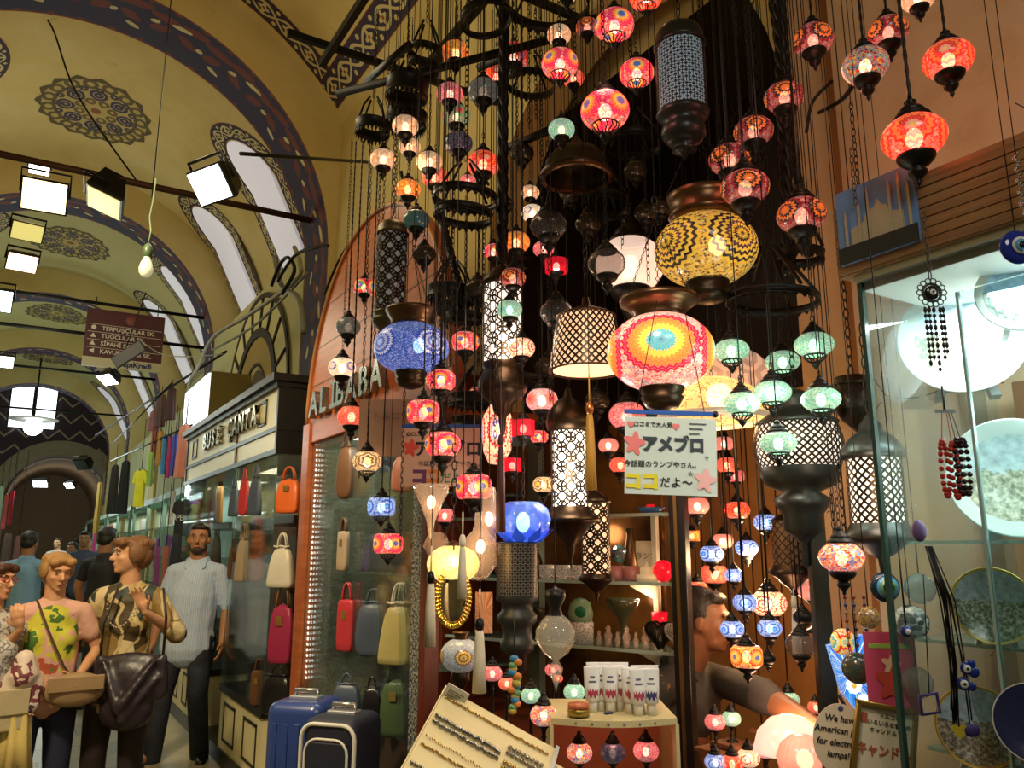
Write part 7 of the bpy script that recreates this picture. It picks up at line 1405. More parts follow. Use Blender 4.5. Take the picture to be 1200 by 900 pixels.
# bridge lines on the gold-rimmed plate are part of its painting
# things hanging before the case
P = at(1092, 343, 1.28); s_ = 1.28/F; q = thing('wall_charm', 'round openwork metal charm with five bead strands hanging on the case header', 'charm', P, FACE)
mb = MB()
for i in range(14):
    a = TAU*i/14
    mb.tube([((15+3.4*math.cos(b))*s_*math.cos(a)-3.4*math.sin(b)*s_*math.sin(a), 0, (15+3.4*math.cos(b))*s_*math.sin(a)+3.4*math.sin(b)*s_*math.cos(a)) for b in [TAU*j/10 for j in range(10)]], .0011, 5, closed=True)
mb.tube([(11*s_*math.cos(a), 0, 11*s_*math.sin(a)) for a in [TAU*i/24 for i in range(24)]], .0025, 6, closed=True); mb.build('openwork_ring', PEWTER, q)
MB().ell((0, 0, 0), 9*s_, .004, 9*s_, 20, 8).build('eye_disc', EYE_, q); MB().ell((0, -.004, 0), 4*s_, .002, 4*s_, 14, 6).build('eye_white', EWH, q); MB().ell((0, -.006, 0), 1.6*s_, .0012, 1.6*s_, 10, 6).build('pupil', EYE_, q)
for k_, x in enumerate((-11, -6, 0, 8, 12)):
    n = [10, 9, 11, 9, 8][k_]; mb = MB(); mb.tube([(x*s_, 0, -17*s_), (x*s_*.9, 0, -(22+7*n)*s_)], .0007, 4)
    for j in range(n): mb.ell((x*s_*.95, 0, -(22+7.4*j)*s_), 2.3*s_, 2.3*s_, 2.6*s_ if j % 3 else 4*s_, 8, 5)
    o = mb.build('bead_strand', mat('charm_beads', (.03, .025, .022), .25, .5), q)
chain_mb(17*s_, at(1092, 250, 1.28).z-P.z, .004).build('chain', PEWTER, q)
P = at(1107, 482, 1.3); s_ = 1.3/F; q = thing('prayer_beads', 'bunch of prayer bead strings with red and black loops hanging before the case', 'beads', P, FACE)
MB().box(-12*s_, 12*s_, -.002, .002, -2*s_, 2*s_).build('holder', mat('clear_stand', (.3, .32, .33), .3, alpha=.7), q); MB().tube([(0, 0, 0), (0, 0, at(1107, 452, 1.3).z-P.z)], .002, 5).build('hook', PEWTER, q)
for k_, (cx, m, zb, ln) in enumerate(((-7, mat('red_beads', (.5, .03, .02), .25), -36, 68), (4, mat('red_beads', (.5, .03, .02), .25), -38, 64), (9, mat('black_beads', (.03, .01, .015), .2), -34, 70), (15, mat('black_beads', (.03, .01, .015), .2), -34, 68))):
    mb = MB(); mb.tube([(cx*s_*.5, 0, 0), (cx*s_, 0, zb*s_)], .0008, 4)
    for j in range(22): a = TAU*j/22; mb.ell(((cx+6*math.cos(a)*.7)*s_, -.002*k_, (zb-32+32*math.sin(a))*s_), 3.3*s_, 3.3*s_, 3.3*s_, 8, 6)
    mb.build('bead_loop', m, q)
orn(1192, 290, 44, 1.22, EBL, 'large deep blue evil eye hanging at the photo edge before the case header', 262, .35, 'evil_eye', [(.5, EWH), (.36, ELB), (.18, EYE_)])
q = thing('silver_strand', 'twisted silver bead strand hanging from above beside the large evil eye', 'beads', at(1190, 180, 1.22), FACE); mb = MB()
for i in range(26): mb.ell((.003*math.cos(i*1.3), .003*math.sin(i*1.3), -.0042*i), .003, .003, .003, 6, 4)
mb.build('beads', mat('silver_beads', (.35, .35, .33), .25, .9), q); MB().tube([(0, 0, 0), (.002, 0, .3)], .001, 4).build('string', BLACK, q)
P = at(1090, 640, 1.3); s_ = 1.3/F; q = thing('cord_necklaces', 'bundle of black cords with small blue evil eyes hanging before the case', 'necklaces', P, FACE)
random.seed(5)
for i in range(12):
    x0 = random.uniform(-4, 4); x1 = 22+random.uniform(-10, 10); mb = MB(); mb.tube([((x0-2)*s_, 0, 0), ((x0+x1*.55)*s_, -.004, -60*s_), ((x1-4)*s_, -.002*(i % 3), -(130+8*random.random())*s_), ((x1-6+random.uniform(-3, 3))*s_, 0, -(190+random.uniform(-20, 14))*s_)], .0012, 5); mb.build('black_cord', BLACK, q)
for i, (x, z, r) in enumerate(((24, -133, 7), (19, -149, 7.5), (32, -137, 6), (28, -152, 5), (30, -128, 5))):
    MB().ell((x*s_, -.006, z*s_), r*s_, .005, r*s_, 16, 8).build('blue_bead', EBL, q); 
    if i < 2: MB().ell((x*s_-.001, -.0105, z*s_), r*.62*s_, .002, r*.62*s_, 12, 6).build('white_iris', EWH, q); MB().ell((x*s_-.001, -.0122, z*s_), r*.25*s_, .0012, r*.25*s_, 8, 5).build('pupil', EYE_, q)
heart(q, (10*s_, -.004, -198*s_), 9*s_, mat('yellow_felt', (.6, .5, .03), .7), 'yellow_heart'); MB().ell((24*s_, -.002, -198*s_), 10*s_, .006, 7*s_).build('violet_tangle', mat('violet_cord', (.05, .03, .2), .6), q)
q = thing('purple_charm', 'small purple square charm on cords at the shelf corner', 'charm', at(1090, 825, 1.34), FACE); mb = MB(); mb.tube([(-.014, 0, -.016), (.014, 0, -.012), (.012, 0, .016), (-.016, 0, .012)], .003, 6, closed=True); mb.build('square_loop', mat('violet_cord', (.05, .03, .2), .6), q); MB().tube([(0, 0, .015), (.01, 0, .2)], .001, 4).build('string', BLACK, q)
q = MB().ell((0, 0, 0), .014, .01, .018, 10, 6).build('purple_tag', mat('lilac_tag', (.2, .12, .35), .5), None, at(1077, 622, 1.3)); tag(q, 'little lilac tag tied at the corner of the upper glass shelf', 'tag')
orn(1062, 740, 13, 1.34, EBL, 'tiny pair of blue evil eye beads behind the cords', 640, .6, 'evil_eye', [(.5, EWH)])
# mosque picture standing on the header
Pm = onX(987, 328, 1.37); Pn = onX(1080, 300, 1.37); w_ = abs(Pm.y-Pn.y); t = thing('canvas_picture', 'small canvas picture of a grey mosque under a blue sky hanging beside the header', 'picture', (1.37, Pm.y, 2.105), RW); h_ = .155
MB().box(0, w_, 0, .02, 0, h_).build('canvas', mat('sky_print', srgb(96, 140, 200), .6, var=.4, scale=14), t); GM = mat('mosque_print', srgb(164, 164, 140), .7, var=.2, scale=60); DG = mat('tree_print', srgb(22, 34, 30), .7)
mb = MB(); mb.prism([(w_*.18, h_*.2), (w_*.85, h_*.2), (w_*.85, h_*.45), (w_*.7, h_*.5), (w_*.66, h_*.6), (w_*.6, h_*.62), (w_*.55, h_*.72), (w_*.5, h_*.62), (w_*.4, h_*.6), (w_*.35, h_*.48), (w_*.18, h_*.44)], -.002, 0); mb.build('mosque', GM, t)
for x, hh in ((.12, .72), (.3, .8), (.42, .92), (.7, .9), (.82, .95), (.93, .8)): MB().prism([(w_*(x-.014), h_*.2), (w_*(x+.014), h_*.2), (w_*(x+.014), h_*(hh-.1)), (w_*x, h_*hh), (w_*(x-.014), h_*(hh-.1))], -.003, 0).build('minaret', GM, t)
MB().box(0, w_, -.004, 0, 0, h_*.22).build('trees', DG, t)
o = chain_mb(0, .12, .004).build('header_chain', PEWTER, None, onX(1003, 240, 1.36)); tag(o, 'short thin chain holding the mosque picture at the wall', 'chain')
# ================================================================ people
def blob(name, prims, voxel, m, parent=None, smooth=4, factor=.6, sub=0):
    """one continuous skin grown over tapered limbs and ellipsoids"""
    mb = MB()
    for p in prims:
        if p[0] == 'c':
            _, a, b, ra, rb = p[:5]; fl = p[5] if len(p) > 5 else 1; a, b = Vector(a), Vector(b); d = b-a; L_ = d.length or 1e-4; d = d/L_; n = 6
            pts = [a-d*ra*math.cos(PI/2*i/3) for i in range(0, 3)]+[a+(b-a)*i/n for i in range(n+1)]+[b+d*rb*math.sin(PI/2*i/3) for i in range(1, 4)]
            rs = [max(.001, ra*math.sin(PI/2*i/3)) for i in range(0, 3)]+[ra+(rb-ra)*i/n for i in range(n+1)]+[max(.001, rb*math.cos(PI/2*i/3)) for i in range(1, 4)]
            mb.tube(pts, rs, 12, flat=fl)
        else:
            _, c, r = p[:3]; rot = p[3] if len(p) > 3 else None; mb.ell(c, r[0], r[1], r[2], 16, 10, rot=rot)
    o = mb.build(name+'_raw', m); r = o.modifiers.new('r', 'REMESH'); r.mode = 'VOXEL'; r.voxel_size = voxel
    s_ = o.modifiers.new('s', 'SMOOTH'); s_.iterations = smooth; s_.factor = factor
    dg = bpy.context.evaluated_depsgraph_get(); me = bpy.data.meshes.new_from_object(o.evaluated_get(dg)); bpy.data.objects.remove(o)
    me.name = name; me.materials.clear(); me.materials.append(m)
    me.polygons.foreach_set('use_smooth', [True]*len(me.polygons)); q = bpy.data.objects.new(name, me); col.objects.link(q)
    if parent: q.parent = parent
    return q
def skin(name, c):
    k = NT(name); nz = k.noise(25, 3); k.set(k.p.inputs['Base Color'], k.mix(nz, tuple(x*.85 for x in c), tuple(min(1, x*1.12) for x in c))); k.p.inputs['Roughness'].default_value = .5; k.p.inputs['Subsurface Weight'].default_value = .08; return k.m
SK1, SK2, SK3 = skin('fair_skin', srgb(206, 152, 112)), skin('olive_skin', srgb(172, 118, 82)), skin('tanned_skin', srgb(142, 92, 62))
EYEW = mat('eye_white', (.6, .58, .55), .2); IRIS = mat('eye_iris', (.02, .015, .01), .2); LIP = mat('lip_colour', srgb(160, 80, 70), .5)
def rz(v, a): c, s_ = math.cos(a), math.sin(a); return Vector((v[0]*c-v[1]*s_, v[0]*s_+v[1]*c, v[2]))
def hand_prims(w, d, side, curl=.5, spread=1.0, nrm_=None):
    """palm and five fingers from wrist w along direction d; nrm_ = palm normal"""
    d = Vector(d).normalized(); nm_ = Vector(nrm_ or (0, 1, 0)); nm_ = (nm_-d*nm_.dot(d)).normalized(); sd = d.cross(nm_)*side; w = Vector(w); P = []
    P.append(('c', w, w+d*.045, .022, .03, .7)); P.append(('c', w+d*.03+sd*.018, w+d*.085+sd*.024, .014, .012)); P.append(('c', w+d*.03-sd*.018, w+d*.08-sd*.024, .014, .012)); P.append(('c', w+d*.03, w+d*.088, .015, .013))
    for i, (o, l) in enumerate(((.03, .068), (.010, .078), (-.010, .073), (-.029, .056))):
        b = w+d*.085+sd*o; a1 = (d+sd*o*3*spread+nm_*curl*.45).normalized(); a2 = (d*.7+sd*o*2*spread+nm_*curl*1.3).normalized(); m_ = b+a1*l*.5; P += [('c', b, m_, .0092, .0085), ('c', m_, m_+a2*l*.5, .0085, .007)]
    b = w+d*.03+sd*.026; a1 = (d*.65+sd*.8+nm_*.25).normalized(); m_ = b+a1*.035; P += [('c', b, m_, .0125, .0105), ('c', m_, m_+(a1*.6+d*.6).normalized()*.03, .0105, .0085)]
    return P
def head_prims(C, yaw, pitch=0, s=1.0, fem=False):
    """C: head centre; faces +y turned by yaw"""
    Rm = Matrix.Rotation(yaw, 4, 'Z') @ Matrix.Rotation(pitch, 4, 'X')
    def T(x, y, z): return C+(Rm @ Vector((x*s, y*s, z*s)))
    E_ = lambda c, r: ('e', T(*c), tuple(q*s for q in r), Rm)
    P = [E_((0, -.012, .03), (.074, .094, .084)), E_((0, .018, -.02), (.064, .074, .085)), E_((0, .035, -.07), (.044 if fem else .052, .05, .042)), E_((0, .068, -.092), (.024, .02, .018)),
         ('c', T(0, .088, .012), T(0, .112, -.026), .009*s, .013*s), E_((0, .098, -.03), (.017, .013, .009)), E_((0, .084, .03), (.055, .015, .012)), E_((.036, .062, -.022), (.022, .02, .018)), E_((-.036, .062, -.022), (.022, .02, .018)),
         E_((.076, -.004, -.01), (.01, .02, .03)), E_((-.076, -.004, -.01), (.01, .02, .03)), E_((0, .086, -.056), (.024, .012, .007)), E_((0, .082, -.068), (.02, .012, .008))]
    return P, T, Rm
def person(label, P, rzz, scale, spec, group=None):
    t = thing('person', label, 'person', P, rzz, group, scale=scale); sk = spec['skin']; V3 = Vector
    hip = spec.get('hip', V3((0, 0, .92))); nk = spec.get('neck', V3((0, -.01, 1.42))); hc = spec.get('head', nk+V3((0, .02, .158)))
    hp, T, Rm = head_prims(hc, spec.get('hyaw', 0), spec.get('hpitch', 0), spec.get('hs', 1.0), spec.get('fem', False))
    fem = spec.get('fem', False); sw = spec.get('sw', .165 if fem else .19)
    sl, sr = V3((-sw, nk.y, nk.z-.088)), V3((sw, nk.y, nk.z-.088)); el, wl, er, wr = spec['el'], spec['wl'], spec['er'], spec['wr']
    body = hp+[('c', nk-V3((0, 0, .06)), hc-V3((0, .02, .06)), .062, .056 if fem else .064), ('c', nk-V3((0, 0, .06)), nk-V3((0, 0, .3)), .07, .085), ('c', nk-V3((0, 0, .3)), hip, .085, .1), ('c', sl*.4+nk*.6-V3((0, 0, .05)), sl, .045, .045), ('c', sr*.4+nk*.6-V3((0, 0, .05)), sr, .045, .045)]
    ra = .9 if fem else 1.15
    for s_, e_, w_, sd, hk in ((sl, el, wl, -1, 'hl'), (sr, er, wr, 1, 'hr')):
        body += [('c', s_, e_, .05*ra, .04*ra), ('c', e_, e_*.6+w_*.4, .04*ra, .037*ra), ('c', e_*.6+w_*.4, w_, .037*ra, .024*ra)]
        hs_ = spec.get(hk, {}); body += hand_prims(w_, hs_.get('d', (w_-e_)), hs_.get('side', sd), hs_.get('curl', .5), hs_.get('spread', 1), hs_.get('n'))
    legs = spec.get('legs', [(V3((-.09, 0, .9)), V3((-.1, .03, .49)), V3((-.11, -.01, .09)), .1), (V3((.09, 0, .9)), V3((.1, .03, .49)), V3((.11, -.01, .09)), -.1)])
    for h_, k_, a_, tw in legs: body += [('c', h_, k_, .085, .052), ('c', k_, k_*.6+a_*.4, .052, .05), ('c', k_*.6+a_*.4, a_, .05, .036), ('c', a_, a_+V3((tw*-.3, .1, -.05)), .036, .03)]
    blob('body', body, spec.get('voxel', .0075), sk, t, 3, .5)
    if 'shirt' in spec:
        bl = spec.get('belly', 0); k_ = .9 if fem else 1.0
        top = [('c', nk-V3((0, 0, .14)), (hip+nk)/2, .118*k_, .118*k_+bl*.7, 1.36), ('c', (hip+nk)/2, hip+V3((0, 0, .02)), .118*k_+bl*.7, .128*k_+bl*.4, 1.34), ('c', sl*.8+V3((0, nk.y, nk.z-.075))*.2, sr*.8+V3((0, nk.y, nk.z-.075))*.2, .066, .066), ('c', nk+V3((0, .0, -.12)), nk+V3((0, -.008, -.03 if not fem else -.05)), .11, .08, 1.15)]
        if fem: top += [('e', nk+V3((.07, .075, -.24)), (.07, .055, .075)), ('e', nk+V3((-.07, .075, -.24)), (.07, .055, .075))]
        for z in spec.get('hem', [-.06]): top += [('c', hip, hip+V3((0, 0, z)), .132*k_+bl*.4, .142*k_+bl*.3, 1.34)]
        top += [('c', sl*.45+nk*.55-V3((0, 0, .03)), sl, .062, .058), ('c', sr*.45+nk*.55-V3((0, 0, .03)), sr, .062, .058)]
        sf = spec.get('sleeve', .6)
        for s_, e_, w_ in ((sl, el, wl), (sr, er, wr)):
            if sf <= 1: top += [('c', s_, s_.lerp(e_, sf), .06, .056*spec.get('loose', 1))]
            else: top += [('c', s_, e_, .059, .053*spec.get('loose', 1)), ('c', e_, e_.lerp(w_, sf-1), .055*spec.get('loose', 1), .047)]
        blob('shirt', top, .011, spec['shirt'], t, 4, .6)
        if spec.get('collar'):
            cm = spec['shirt']
            for s_ in (-1, 1): mb = MB(); mb.add([nk+V3((s_*.008, .085, -.1)), nk+V3((s_*.075, .035, .012)), nk+V3((s_*.068, -.03, .03)), nk+V3((s_*.1, -.01, -.015)), nk+V3((s_*.075, .085, -.055))], [(0, 1, 4), (1, 2, 3), (1, 3, 4)]); o = mb.build('collar', cm, t); q = o.modifiers.new('so', 'SOLIDIFY'); q.thickness = .006
            mb = MB()
            for i in range(5): mb.ell(nk+V3((0, .128+.012*math.sin(i)+spec.get('belly', 0)*(.3*i/4), -.16-.085*i)), .006, .003, .006, 8, 5)
            mb.build('button', WHITEP, t)
    if 'trousers' in spec:
        tr = [('c', hip+V3((0, -.005, .04)), hip+V3((0, -.005, -.07)), .115, .118, 1.36)]
        for h_, k_, a_, tw in legs: lw = spec.get('lw', 1.0); tr += [('c', h_+V3((0, 0, -.01)), k_, .1, .068*lw), ('c', k_, a_+V3((0, -.005, -.04)), .068*lw, .062*lw)]
        blob('trousers', tr, .012, spec['trousers'], t, 4, .6)
    if 'shoes' in spec:
        for h_, k_, a_, tw in legs:
            f = a_+V3((-tw*.4, .15, -.055)); b = a_+V3((0, -.03, -.05)); q = blob('shoe', [('c', b, a_+V3((-tw*.25, .05, -.04)), .042, .052), ('c', a_+V3((-tw*.25, .05, -.045)), f, .05, .036), ('c', a_, a_+V3((0, 0, .02)), .05, .046)], .009, spec['shoes'], t, 2, .5)
    hm = spec['hair']; s = spec.get('hs', 1.0); hl = spec.get('hair_len', 'short'); E_ = lambda c, r: ('e', T(*c), tuple(q*s for q in r), Rm)
    if hl == 'short': H_ = [E_((0, -.03, .055), (.08, .09, .074)), E_((0, -.055, .0), (.074, .062, .07)), E_((0, .035, .088), (.06, .045, .028)), E_((.06, -.02, .03), (.022, .045, .05)), E_((-.06, -.02, .03), (.022, .045, .05))]
    else:
        H_ = [E_((0, -.03, .05), (.084, .096, .07)), E_((0, -.06, -.005), (.08, .062, .08)), E_((0, .045, .078), (.064, .046, .03)), E_((.045, .07, .07), (.035, .03, .028)), E_((-.045, .07, .07), (.035, .03, .028)), E_((.072, -.015, .012), (.026, .052, .06)), E_((-.072, -.015, .012), (.026, .052, .06))]
        for i in range(16): a = TAU*i/16; H_.append(E_((.068*math.cos(a), -.03+.075*math.sin(a), .066+.02*math.sin(i*2.3)*.5), (.022, .022, .026)))
    blob('hair', H_, .0085, hm, t, 1, .4)
    for sx in (-1, 1):
        MB().ell((0, 0, 0), .0115*s, .0068*s, .0048*s, 12, 8).build('eye', EYEW, t, T(sx*.031, .0805, .006), Rm.to_euler()); MB().ell((0, 0, 0), .0052*s, .004*s, .0048*s, 10, 6).build('iris', IRIS, t, T(sx*.031, .0865, .006), Rm.to_euler())
        MB().tube([T(sx*.015, .0955, .029), T(sx*.033, .094, .034), T(sx*.052, .078, .027)], [.003*s, .004*s, .002*s], 6).build('eyebrow', hm, t)
    MB().ell((0, 0, 0), .02*s, .006*s, .0065*s, 12, 6).build('lips', spec.get('lip', LIP), t, T(0, .0935, -.061), Rm.to_euler())
    if spec.get('beard'):
        blob('beard', [E_((0, .045, -.085), (.05, .052, .034)), E_((.05, .02, -.055), (.014, .035, .04)), E_((-.05, .02, -.055), (.014, .035, .04)), E_((0, .088, -.047), (.025, .012, .006))], .0075, mat('stubble', srgb(60, 42, 32), .8), t, 2, .5)
    t['T'] = 0
    return t, T, Rm
V3 = Vector
def ground(u, D, v=700): p = at(u, v, D); p.z = 0; return p
CAMF = PI-YAW        # rotation that makes a figure's +y face the camera
BLONDE = mat('blonde_hair', srgb(170, 128, 74), .5, var=.3, scale=60, bump=.6, bscale=90); AUBURN = mat('auburn_hair', srgb(124, 84, 50), .5, var=.35, scale=60, bump=.6, bscale=90); DKH = mat('dark_hair', (.012, .009, .007), .45, bump=.5, bscale=90); BRH = mat('brown_hair', srgb(70, 36, 20), .5, var=.3, scale=50, bump=.5, bscale=90)
# man in the pale blue shirt
k = NT('pale_blue_shirt'); x, y, z = k.sep(k.tc()); st = k.math('GREATER_THAN', k.math('SINE', k.math('MULTIPLY', x, 420)), .2); k.set(k.p.inputs['Base Color'], k.mix(st, srgb(172, 190, 216), srgb(196, 208, 226))); k.p.inputs['Roughness'].default_value = .8; k.bump(k.noise(7, 4), .5, .03); SHB = k.m
k = NT('dark_jeans'); nz = k.noise(5, 4); k.set(k.p.inputs['Base Color'], k.ramp(nz, [(.4, srgb(22, 24, 34)), (.62, srgb(40, 44, 56)), (.75, srgb(84, 88, 96))], False)); k.p.inputs['Roughness'].default_value = .8; k.bump(k.noise(9, 4), .5, .03); JNS = k.m
P = ground(228, 6.2); 
t, T, Rm = person('bearded man in a pale blue shirt and dark jeans standing at the corner shop', P, CAMF+R(6), .985, dict(skin=SK2, hair=DKH, hyaw=R(8), hpitch=R(2), belly=.035, neck=V3((.0, -.02, 1.47)), hip=V3((.03, 0, .93)), sw=.172, collar=True, beard=True,
    el=V3((-.245, -.04, 1.12)), wl=V3((-.24, .05, .87)), er=V3((.25, -.05, 1.12)), wr=V3((.27, .02, .86)), hl=dict(n=(1, 0, 0)), hr=dict(n=(-1, 0, 0)), sleeve=1.1, loose=1.12, shirt=SHB, trousers=JNS, lw=1.12, shoes=mat('black_shoe', (.01, .01, .01), .25), hem=[-.11],
    legs=[(V3((-.07, 0, .9)), V3((-.09, .06, .5)), V3((-.12, .0, .09)), .12), (V3((.11, 0, .9)), V3((.17, .03, .49)), V3((.2, .08, .09)), -.3)]))
MB().lathe([(.18, -.012), (.182, 0), (.18, .012)], 30).build('belt', BKL, t, (.03, 0, .93)).scale = (.94, .72, 1)
# woman in the middle, turned to her companions
k = NT('olive_gold_blouse'); o3 = k.tc(); v = k.n('ShaderNodeTexVoronoi', i_Scale=9.0); mp = k.n('ShaderNodeMapping'); k.set(mp.inputs[0], o3); mp.inputs['Scale'].default_value = (1.6, 1.0, .55); mp.inputs['Rotation'].default_value = (0, .5, 0); k.set(v.inputs['Vector'], mp.outputs[0])
vc = k.sep(v.outputs['Color']); cc = k.ramp(vc[0], [(0, srgb(70, 58, 26)), (.22, srgb(176, 148, 84)), (.42, srgb(98, 80, 38)), (.58, srgb(206, 186, 140)), (.7, srgb(44, 56, 50)), (.86, srgb(140, 110, 56))]); wv = k.math('GREATER_THAN', k.math('SINE', k.math('MULTIPLY', k.math('ADD', k.sep(o3)[0], k.math('MULTIPLY', k.noise(3, 2, o3), .6)), 60)), .75)
k.set(k.p.inputs['Base Color'], k.mix(wv, cc, srgb(190, 170, 120))); k.p.inputs['Roughness'].default_value = .6; k.bump(k.noise(8, 4), .5, .03); BLO = k.m
P = ground(150, 4.65)
t, T, Rm = person('woman with short auburn hair in an olive and gold patterned blouse, gesturing with one hand', P, CAMF+R(8), .945, dict(skin=SK1, fem=True, hair=AUBURN, hair_len='full', hyaw=R(-62), hpitch=R(2), neck=V3((0, -.02, 1.43)), sw=.155, shirt=BLO, hem=[-.06, -.16], sleeve=1.25, loose=1.12,
    el=V3((-.3, .02, 1.13)), wl=V3((-.17, .22, 1.27)), er=V3((.28, -.03, 1.12)), wr=V3((.27, .06, .86)), hl=dict(d=(.45, .1, 1), side=1, n=(.3, 1, -.2), curl=.35, spread=1.6), hr=dict(n=(-1, 0, 0), curl=.4), trousers=mat('dark_brown_trousers', (.022, .013, .011), .8, bump=.5, bscale=10), lw=1.05, shoes=BKL))
for x in (-1, 1): MB().ell((0, 0, 0), .006, .006, .008).build('earring', SILV, t, T(x*.083, -.002, -.038))
mb = MB()
for i in range(22): a = PI*i/21; mb.ell((.085*math.cos(a), .075+.065*math.sin(a), 1.36-.18*math.sin(a)), .006, .006, .006, 8, 5)
mb.build('necklace', mat('pale_beads', (.5, .4, .28), .4), t)
MB().tube([(.27+.034*math.cos(a), .045+.034*math.sin(a), .885) for a in [TAU*i/20 for i in range(20)]], .007, 6, closed=True).build('bracelet', mat('pearl', (.6, .56, .48), .3), t)
# her slouchy bag
q = thing('shoulder_bag', 'big slouchy dark leather bag held across the front of the auburn-haired woman', 'handbag', t.location+rz((-.1, .17, .76), CAMF+R(8)), CAMF+R(8)); SLB = mat('dark_slouchy_leather', srgb(44, 36, 42), .38, bump=.7, bscale=7)
blob('bag_body', [('e', (0, .0, .06), (.18, .07, .15)), ('e', (0, .01, -.07), (.14, .075, .1)), ('e', (.0, -.01, .18), (.17, .035, .05)), ('c', (-.16, 0, .2), (-.17, 0, .02), .025, .035), ('c', (.16, 0, .2), (.17, 0, .0), .025, .035), ('c', (-.13, .04, .19), (.0, .1, -.02), .012, .03), ('c', (.13, .04, .19), (.02, .1, -.04), .012, .03), ('c', (-.15, .04, .1), (.0, .09, -.1), .012, .025)], .012, SLB, q, 5, .6)
MB().tube([(-.16, 0, .2), (-.16, .0, .4), (-.12, -.05, .56)], .016, 8, flat=.4).build('strap', SLB, q); MB().tube([(.16, 0, .19), (.16, 0, .38), (.12, -.05, .56)], .014, 8, flat=.4).build('strap', SLB, q)
# left woman in the pink T-shirt
k = NT('pink_printed_tee'); o3 = k.tc(); x, y, z = k.sep(o3); nz = k.noise(5.5, 3, o3); ctr = k.math('LESS_THAN', k.math('ADD', k.math('POWER', k.math('MULTIPLY', x, 7), 2), k.math('POWER', k.math('MULTIPLY', k.math('SUBTRACT', z, 1.2), 5.2), 2)), 1.1)
pr = k.ramp(nz, [(0, srgb(70, 110, 40)), (.44, srgb(196, 190, 60)), (.54, srgb(206, 160, 140)), (.6, srgb(170, 80, 50)), (.68, srgb(90, 120, 50))]); k.set(k.p.inputs['Base Color'], k.mix(k.math('MULTIPLY', ctr, k.math('GREATER_THAN', y, .02)), srgb(214, 164, 144), pr)); k.p.inputs['Roughness'].default_value = .8; k.bump(k.noise(7, 3), .4, .03); TEE = k.m
P = ground(64, 4.45)
t, T, Rm = person('woman with short blonde hair in a pale pink T-shirt with a green and yellow print', P, CAMF+R(34), .885, dict(skin=SK1, fem=True, hair=BLONDE, hair_len='full', hyaw=R(14), hpitch=R(-10), neck=V3((0, -.02, 1.44)), sw=.165, belly=.02, shirt=TEE, hem=[-.05], sleeve=.55, loose=1.1,
    el=V3((-.27, -.03, 1.12)), wl=V3((-.14, .2, .98)), er=V3((.25, -.02, 1.13)), wr=V3((.17, .17, 1.28)), hl=dict(n=(.2, -1, .3), d=(.9, .35, -.1), side=-1, curl=.7), hr=dict(d=(.3, .3, 1), n=(-.3, -.9, .1), curl=.8), trousers=mat('navy_jeans', srgb(34, 38, 62), .8, var=.3, bump=.4, bscale=12), lw=1.1, shoes=BKL))
MB().tube([(.1, .11, 1.44), (.02, .165, 1.25), (-.07, .19, 1.06), (-.13, .18, .98)], .012, 8, flat=.35).build('bag_strap', mat('strap_brown', (.07, .035, .02), .6), t)
q = thing('crossbody_bag', 'tan crossbody bag at the hip of the blonde woman', 'handbag', t.location+rz((-.12, .2, .82), CAMF+R(34)), CAMF+R(34)); blob('bag_body', [('e', (0, 0, 0), (.15, .05, .085)), ('e', (0, .01, .03), (.13, .05, .06))], .01, lea('camel', (.34, .22, .11)), q, 3); MB().box(-.13, .13, .045, .058, .0, .075).build('flap', lea('camel', (.34, .22, .11)), q, bevel=.012)
q = thing('carrier_bag', 'white and plum printed plastic carrier bag held by the blonde woman', 'shopping bag', t.location+rz((.12, .23, .86), CAMF+R(34)), CAMF+R(34)); k = NT('printed_carrier'); k.set(k.p.inputs['Base Color'], k.ramp(k.noise(9, 3), [(0, srgb(214, 196, 180)), (.52, srgb(120, 60, 66)), (.62, srgb(230, 214, 200)), (.7, srgb(80, 70, 90))])); blob('bag_body', [('e', (0, 0, 0), (.1, .04, .11)), ('e', (0, 0, -.08), (.09, .045, .07)), ('c', (0, 0, .06), (0, 0, .13), .075, .05)], .01, k.m, q, 3)
q = thing('yellow_scarf', 'pale yellow scarf hanging from the hand of the blonde woman', 'scarf', t.location+rz((.12, .22, .76), CAMF+R(34)), CAMF+R(34)); MB().lathe([(.03, .06), (.05, .0), (.06, -.15), (.085, -.34), (.0, -.34)], 30, wob=lambda a, z: 1+.2*math.cos(6*a+z*5)).build('cloth', fab('straw', (.62, .48, .16)), q)
# woman with glasses cut by the photo edge
k = NT('grey_print_top'); k.set(k.p.inputs['Base Color'], k.ramp(k.noise(22, 4), [(0, srgb(200, 196, 186)), (.5, srgb(120, 120, 130)), (.58, srgb(214, 208, 196)), (.66, srgb(170, 150, 80))])); k.p.inputs['Roughness'].default_value = .8; P = ground(-6, 4.25)
t, T, Rm = person('dark-haired woman with red glasses in a grey printed top, cut by the photo edge', P, CAMF+R(55), .87, dict(skin=SK1, fem=True, hair=BRH, hair_len='full', hyaw=R(22), neck=V3((0, -.02, 1.42)), sw=.17, shirt=k.m, sleeve=.4, loose=1.2, hem=[-.06, -.14], el=V3((-.25, 0, 1.12)), wl=V3((-.16, .18, .93)), er=V3((.25, 0, 1.12)), wr=V3((.2, .16, .94)), trousers=mat('grey_trousers', (.08, .08, .09), .8), shoes=BKL))
for x in (-1, 1): MB().tube([T(x*.031+.019*math.cos(a), .103, .006+.013*math.sin(a)) for a in [TAU*i/16 for i in range(16)]], .0025, 5, closed=True).build('glasses_rim', mat('red_glasses', (.4, .02, .02), .3), t); MB().tube([T(x*.05, .1, .008), T(x*.075, .05, .008), T(x*.08, -.0, .005)], .0022, 5).build('glasses_arm', mat('red_glasses', (.4, .02, .02), .3), t)
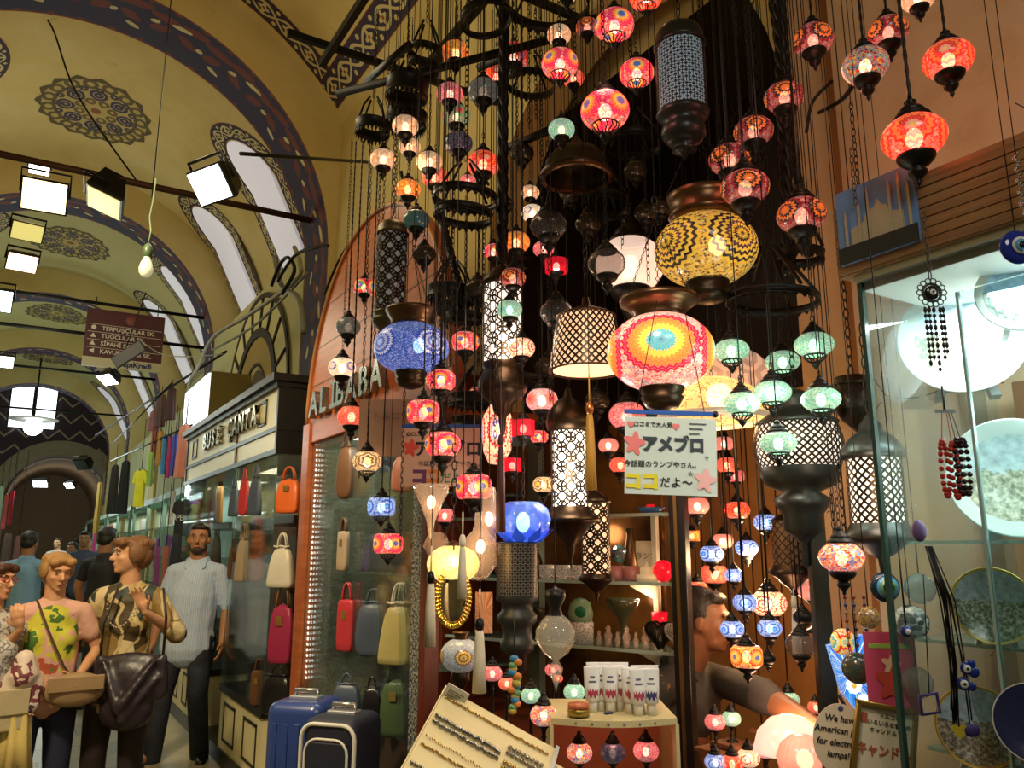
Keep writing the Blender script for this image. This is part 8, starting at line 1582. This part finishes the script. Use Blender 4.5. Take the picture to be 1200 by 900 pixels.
q = thing('crossbody_bag', 'beige flat shoulder bag of the woman with glasses', 'handbag', t.location+rz((-.05, .2, .76), CAMF+R(40)), CAMF+R(40)); MB().box(-.12, .12, -.03, .03, -.1, .1).build('bag_body', lea('sand', (.48, .4, .24)), q, bevel=.015); MB().box(-.12, .12, .03, .04, -.02, .1).build('flap', lea('sand', (.48, .4, .24)), q, bevel=.008)
# passers-by in the distance
for (u, D, ya, sh, tr, hr, sc_, lb, sk) in ((120, 8.2, R(170), fab('black3', (.014, .014, .016)), JNS, DKH, 1.0, 'passer-by in a black T-shirt and jeans walking away behind the auburn-haired woman', SK2), (92, 12.5, R(20), fab('navy_stripe', (.05, .06, .1)), JNS, DKH, 1.02, 'passer-by in a navy and white top far down the street', SK2), (78, 13.5, R(-10), fab('white_stripe', (.55, .42, .4)), JNS, DKH, .93, 'passer-by in a white and red striped shirt far down the street', SK2), (28, 8.6, R(180), fab('light_blue', (.2, .4, .6)), JNS, DKH, .98, 'passer-by in a light blue shirt seen behind the blonde woman', SK2), (60, 19, R(0), fab('white4', (.5, .5, .48)), JNS, DKH, 1, 'distant passer-by in white near the end of the street', SK1), (100, 20, R(10), fab('red4', (.4, .05, .04)), JNS, BRH, 1, 'distant passer-by in red near the end of the street', SK1), (84, 23, R(180), fab('grey4', (.15, .16, .18)), JNS, DKH, 1, 'distant passer-by in grey under the end arch', SK1)):
    person(lb, ground(u, D), CAMF+ya, sc_, dict(skin=sk, hair=hr, neck=V3((0, -.02, 1.46)), shirt=sh, trousers=tr, shoes=BKL, sleeve=.6, voxel=.013, el=V3((-.27, -.02, 1.15)), wl=V3((-.27, .08, .9)), er=V3((.27, -.02, 1.15)), wr=V3((.27, .08, .9))))
# the seller in the doorway
Ph = at(832, 727, 3.12); sc_ = .97; rzs = CAMF+R(50); P = V3((Ph.x, Ph.y, 0)); hz = Ph.z/sc_
off = rz((0, -.0, 0), rzs)
nk = V3((0, -.1, hz-.15))
P = V3((Ph.x, Ph.y, 0))-rz((0, .02, 0), rzs)*sc_
Wt = at(985, 866, 2.2)
loc = lambda w_: rz(tuple((w_-P)/sc_), -rzs)
wr_ = loc(at(966, 858, 2.5)); el_ = loc(at(893, 815, 2.78)); 
t, T, Rm = person('dark-haired seller in a grey shirt leaning in the doorway and reaching toward the round note', P, rzs, sc_, dict(skin=SK3, hair=DKH, hyaw=R(12), hpitch=R(-6), neck=nk, head=V3((0, .0, hz)), hip=V3((0, -.2, .78)), sw=.19, beard=False, collar=True, shirt=mat('grey_shirt', srgb(66, 60, 56), .8, var=.2, bump=.5, bscale=9), trousers=JNS, shoes=BKL, sleeve=1.25, loose=1.15,
    el=el_, wl=wr_, er=V3((.24, -.2, .84)), wr=V3((.26, -.02, .7)), hl=dict(n=(1, 0, 0), side=-1, curl=.6), legs=[(V3((-.09, -.2, .76)), V3((-.1, -.12, .42)), V3((-.1, -.2, .09)), .1), (V3((.09, -.2, .76)), V3((.1, -.12, .42)), V3((.1, -.2, .09)), -.1)]))
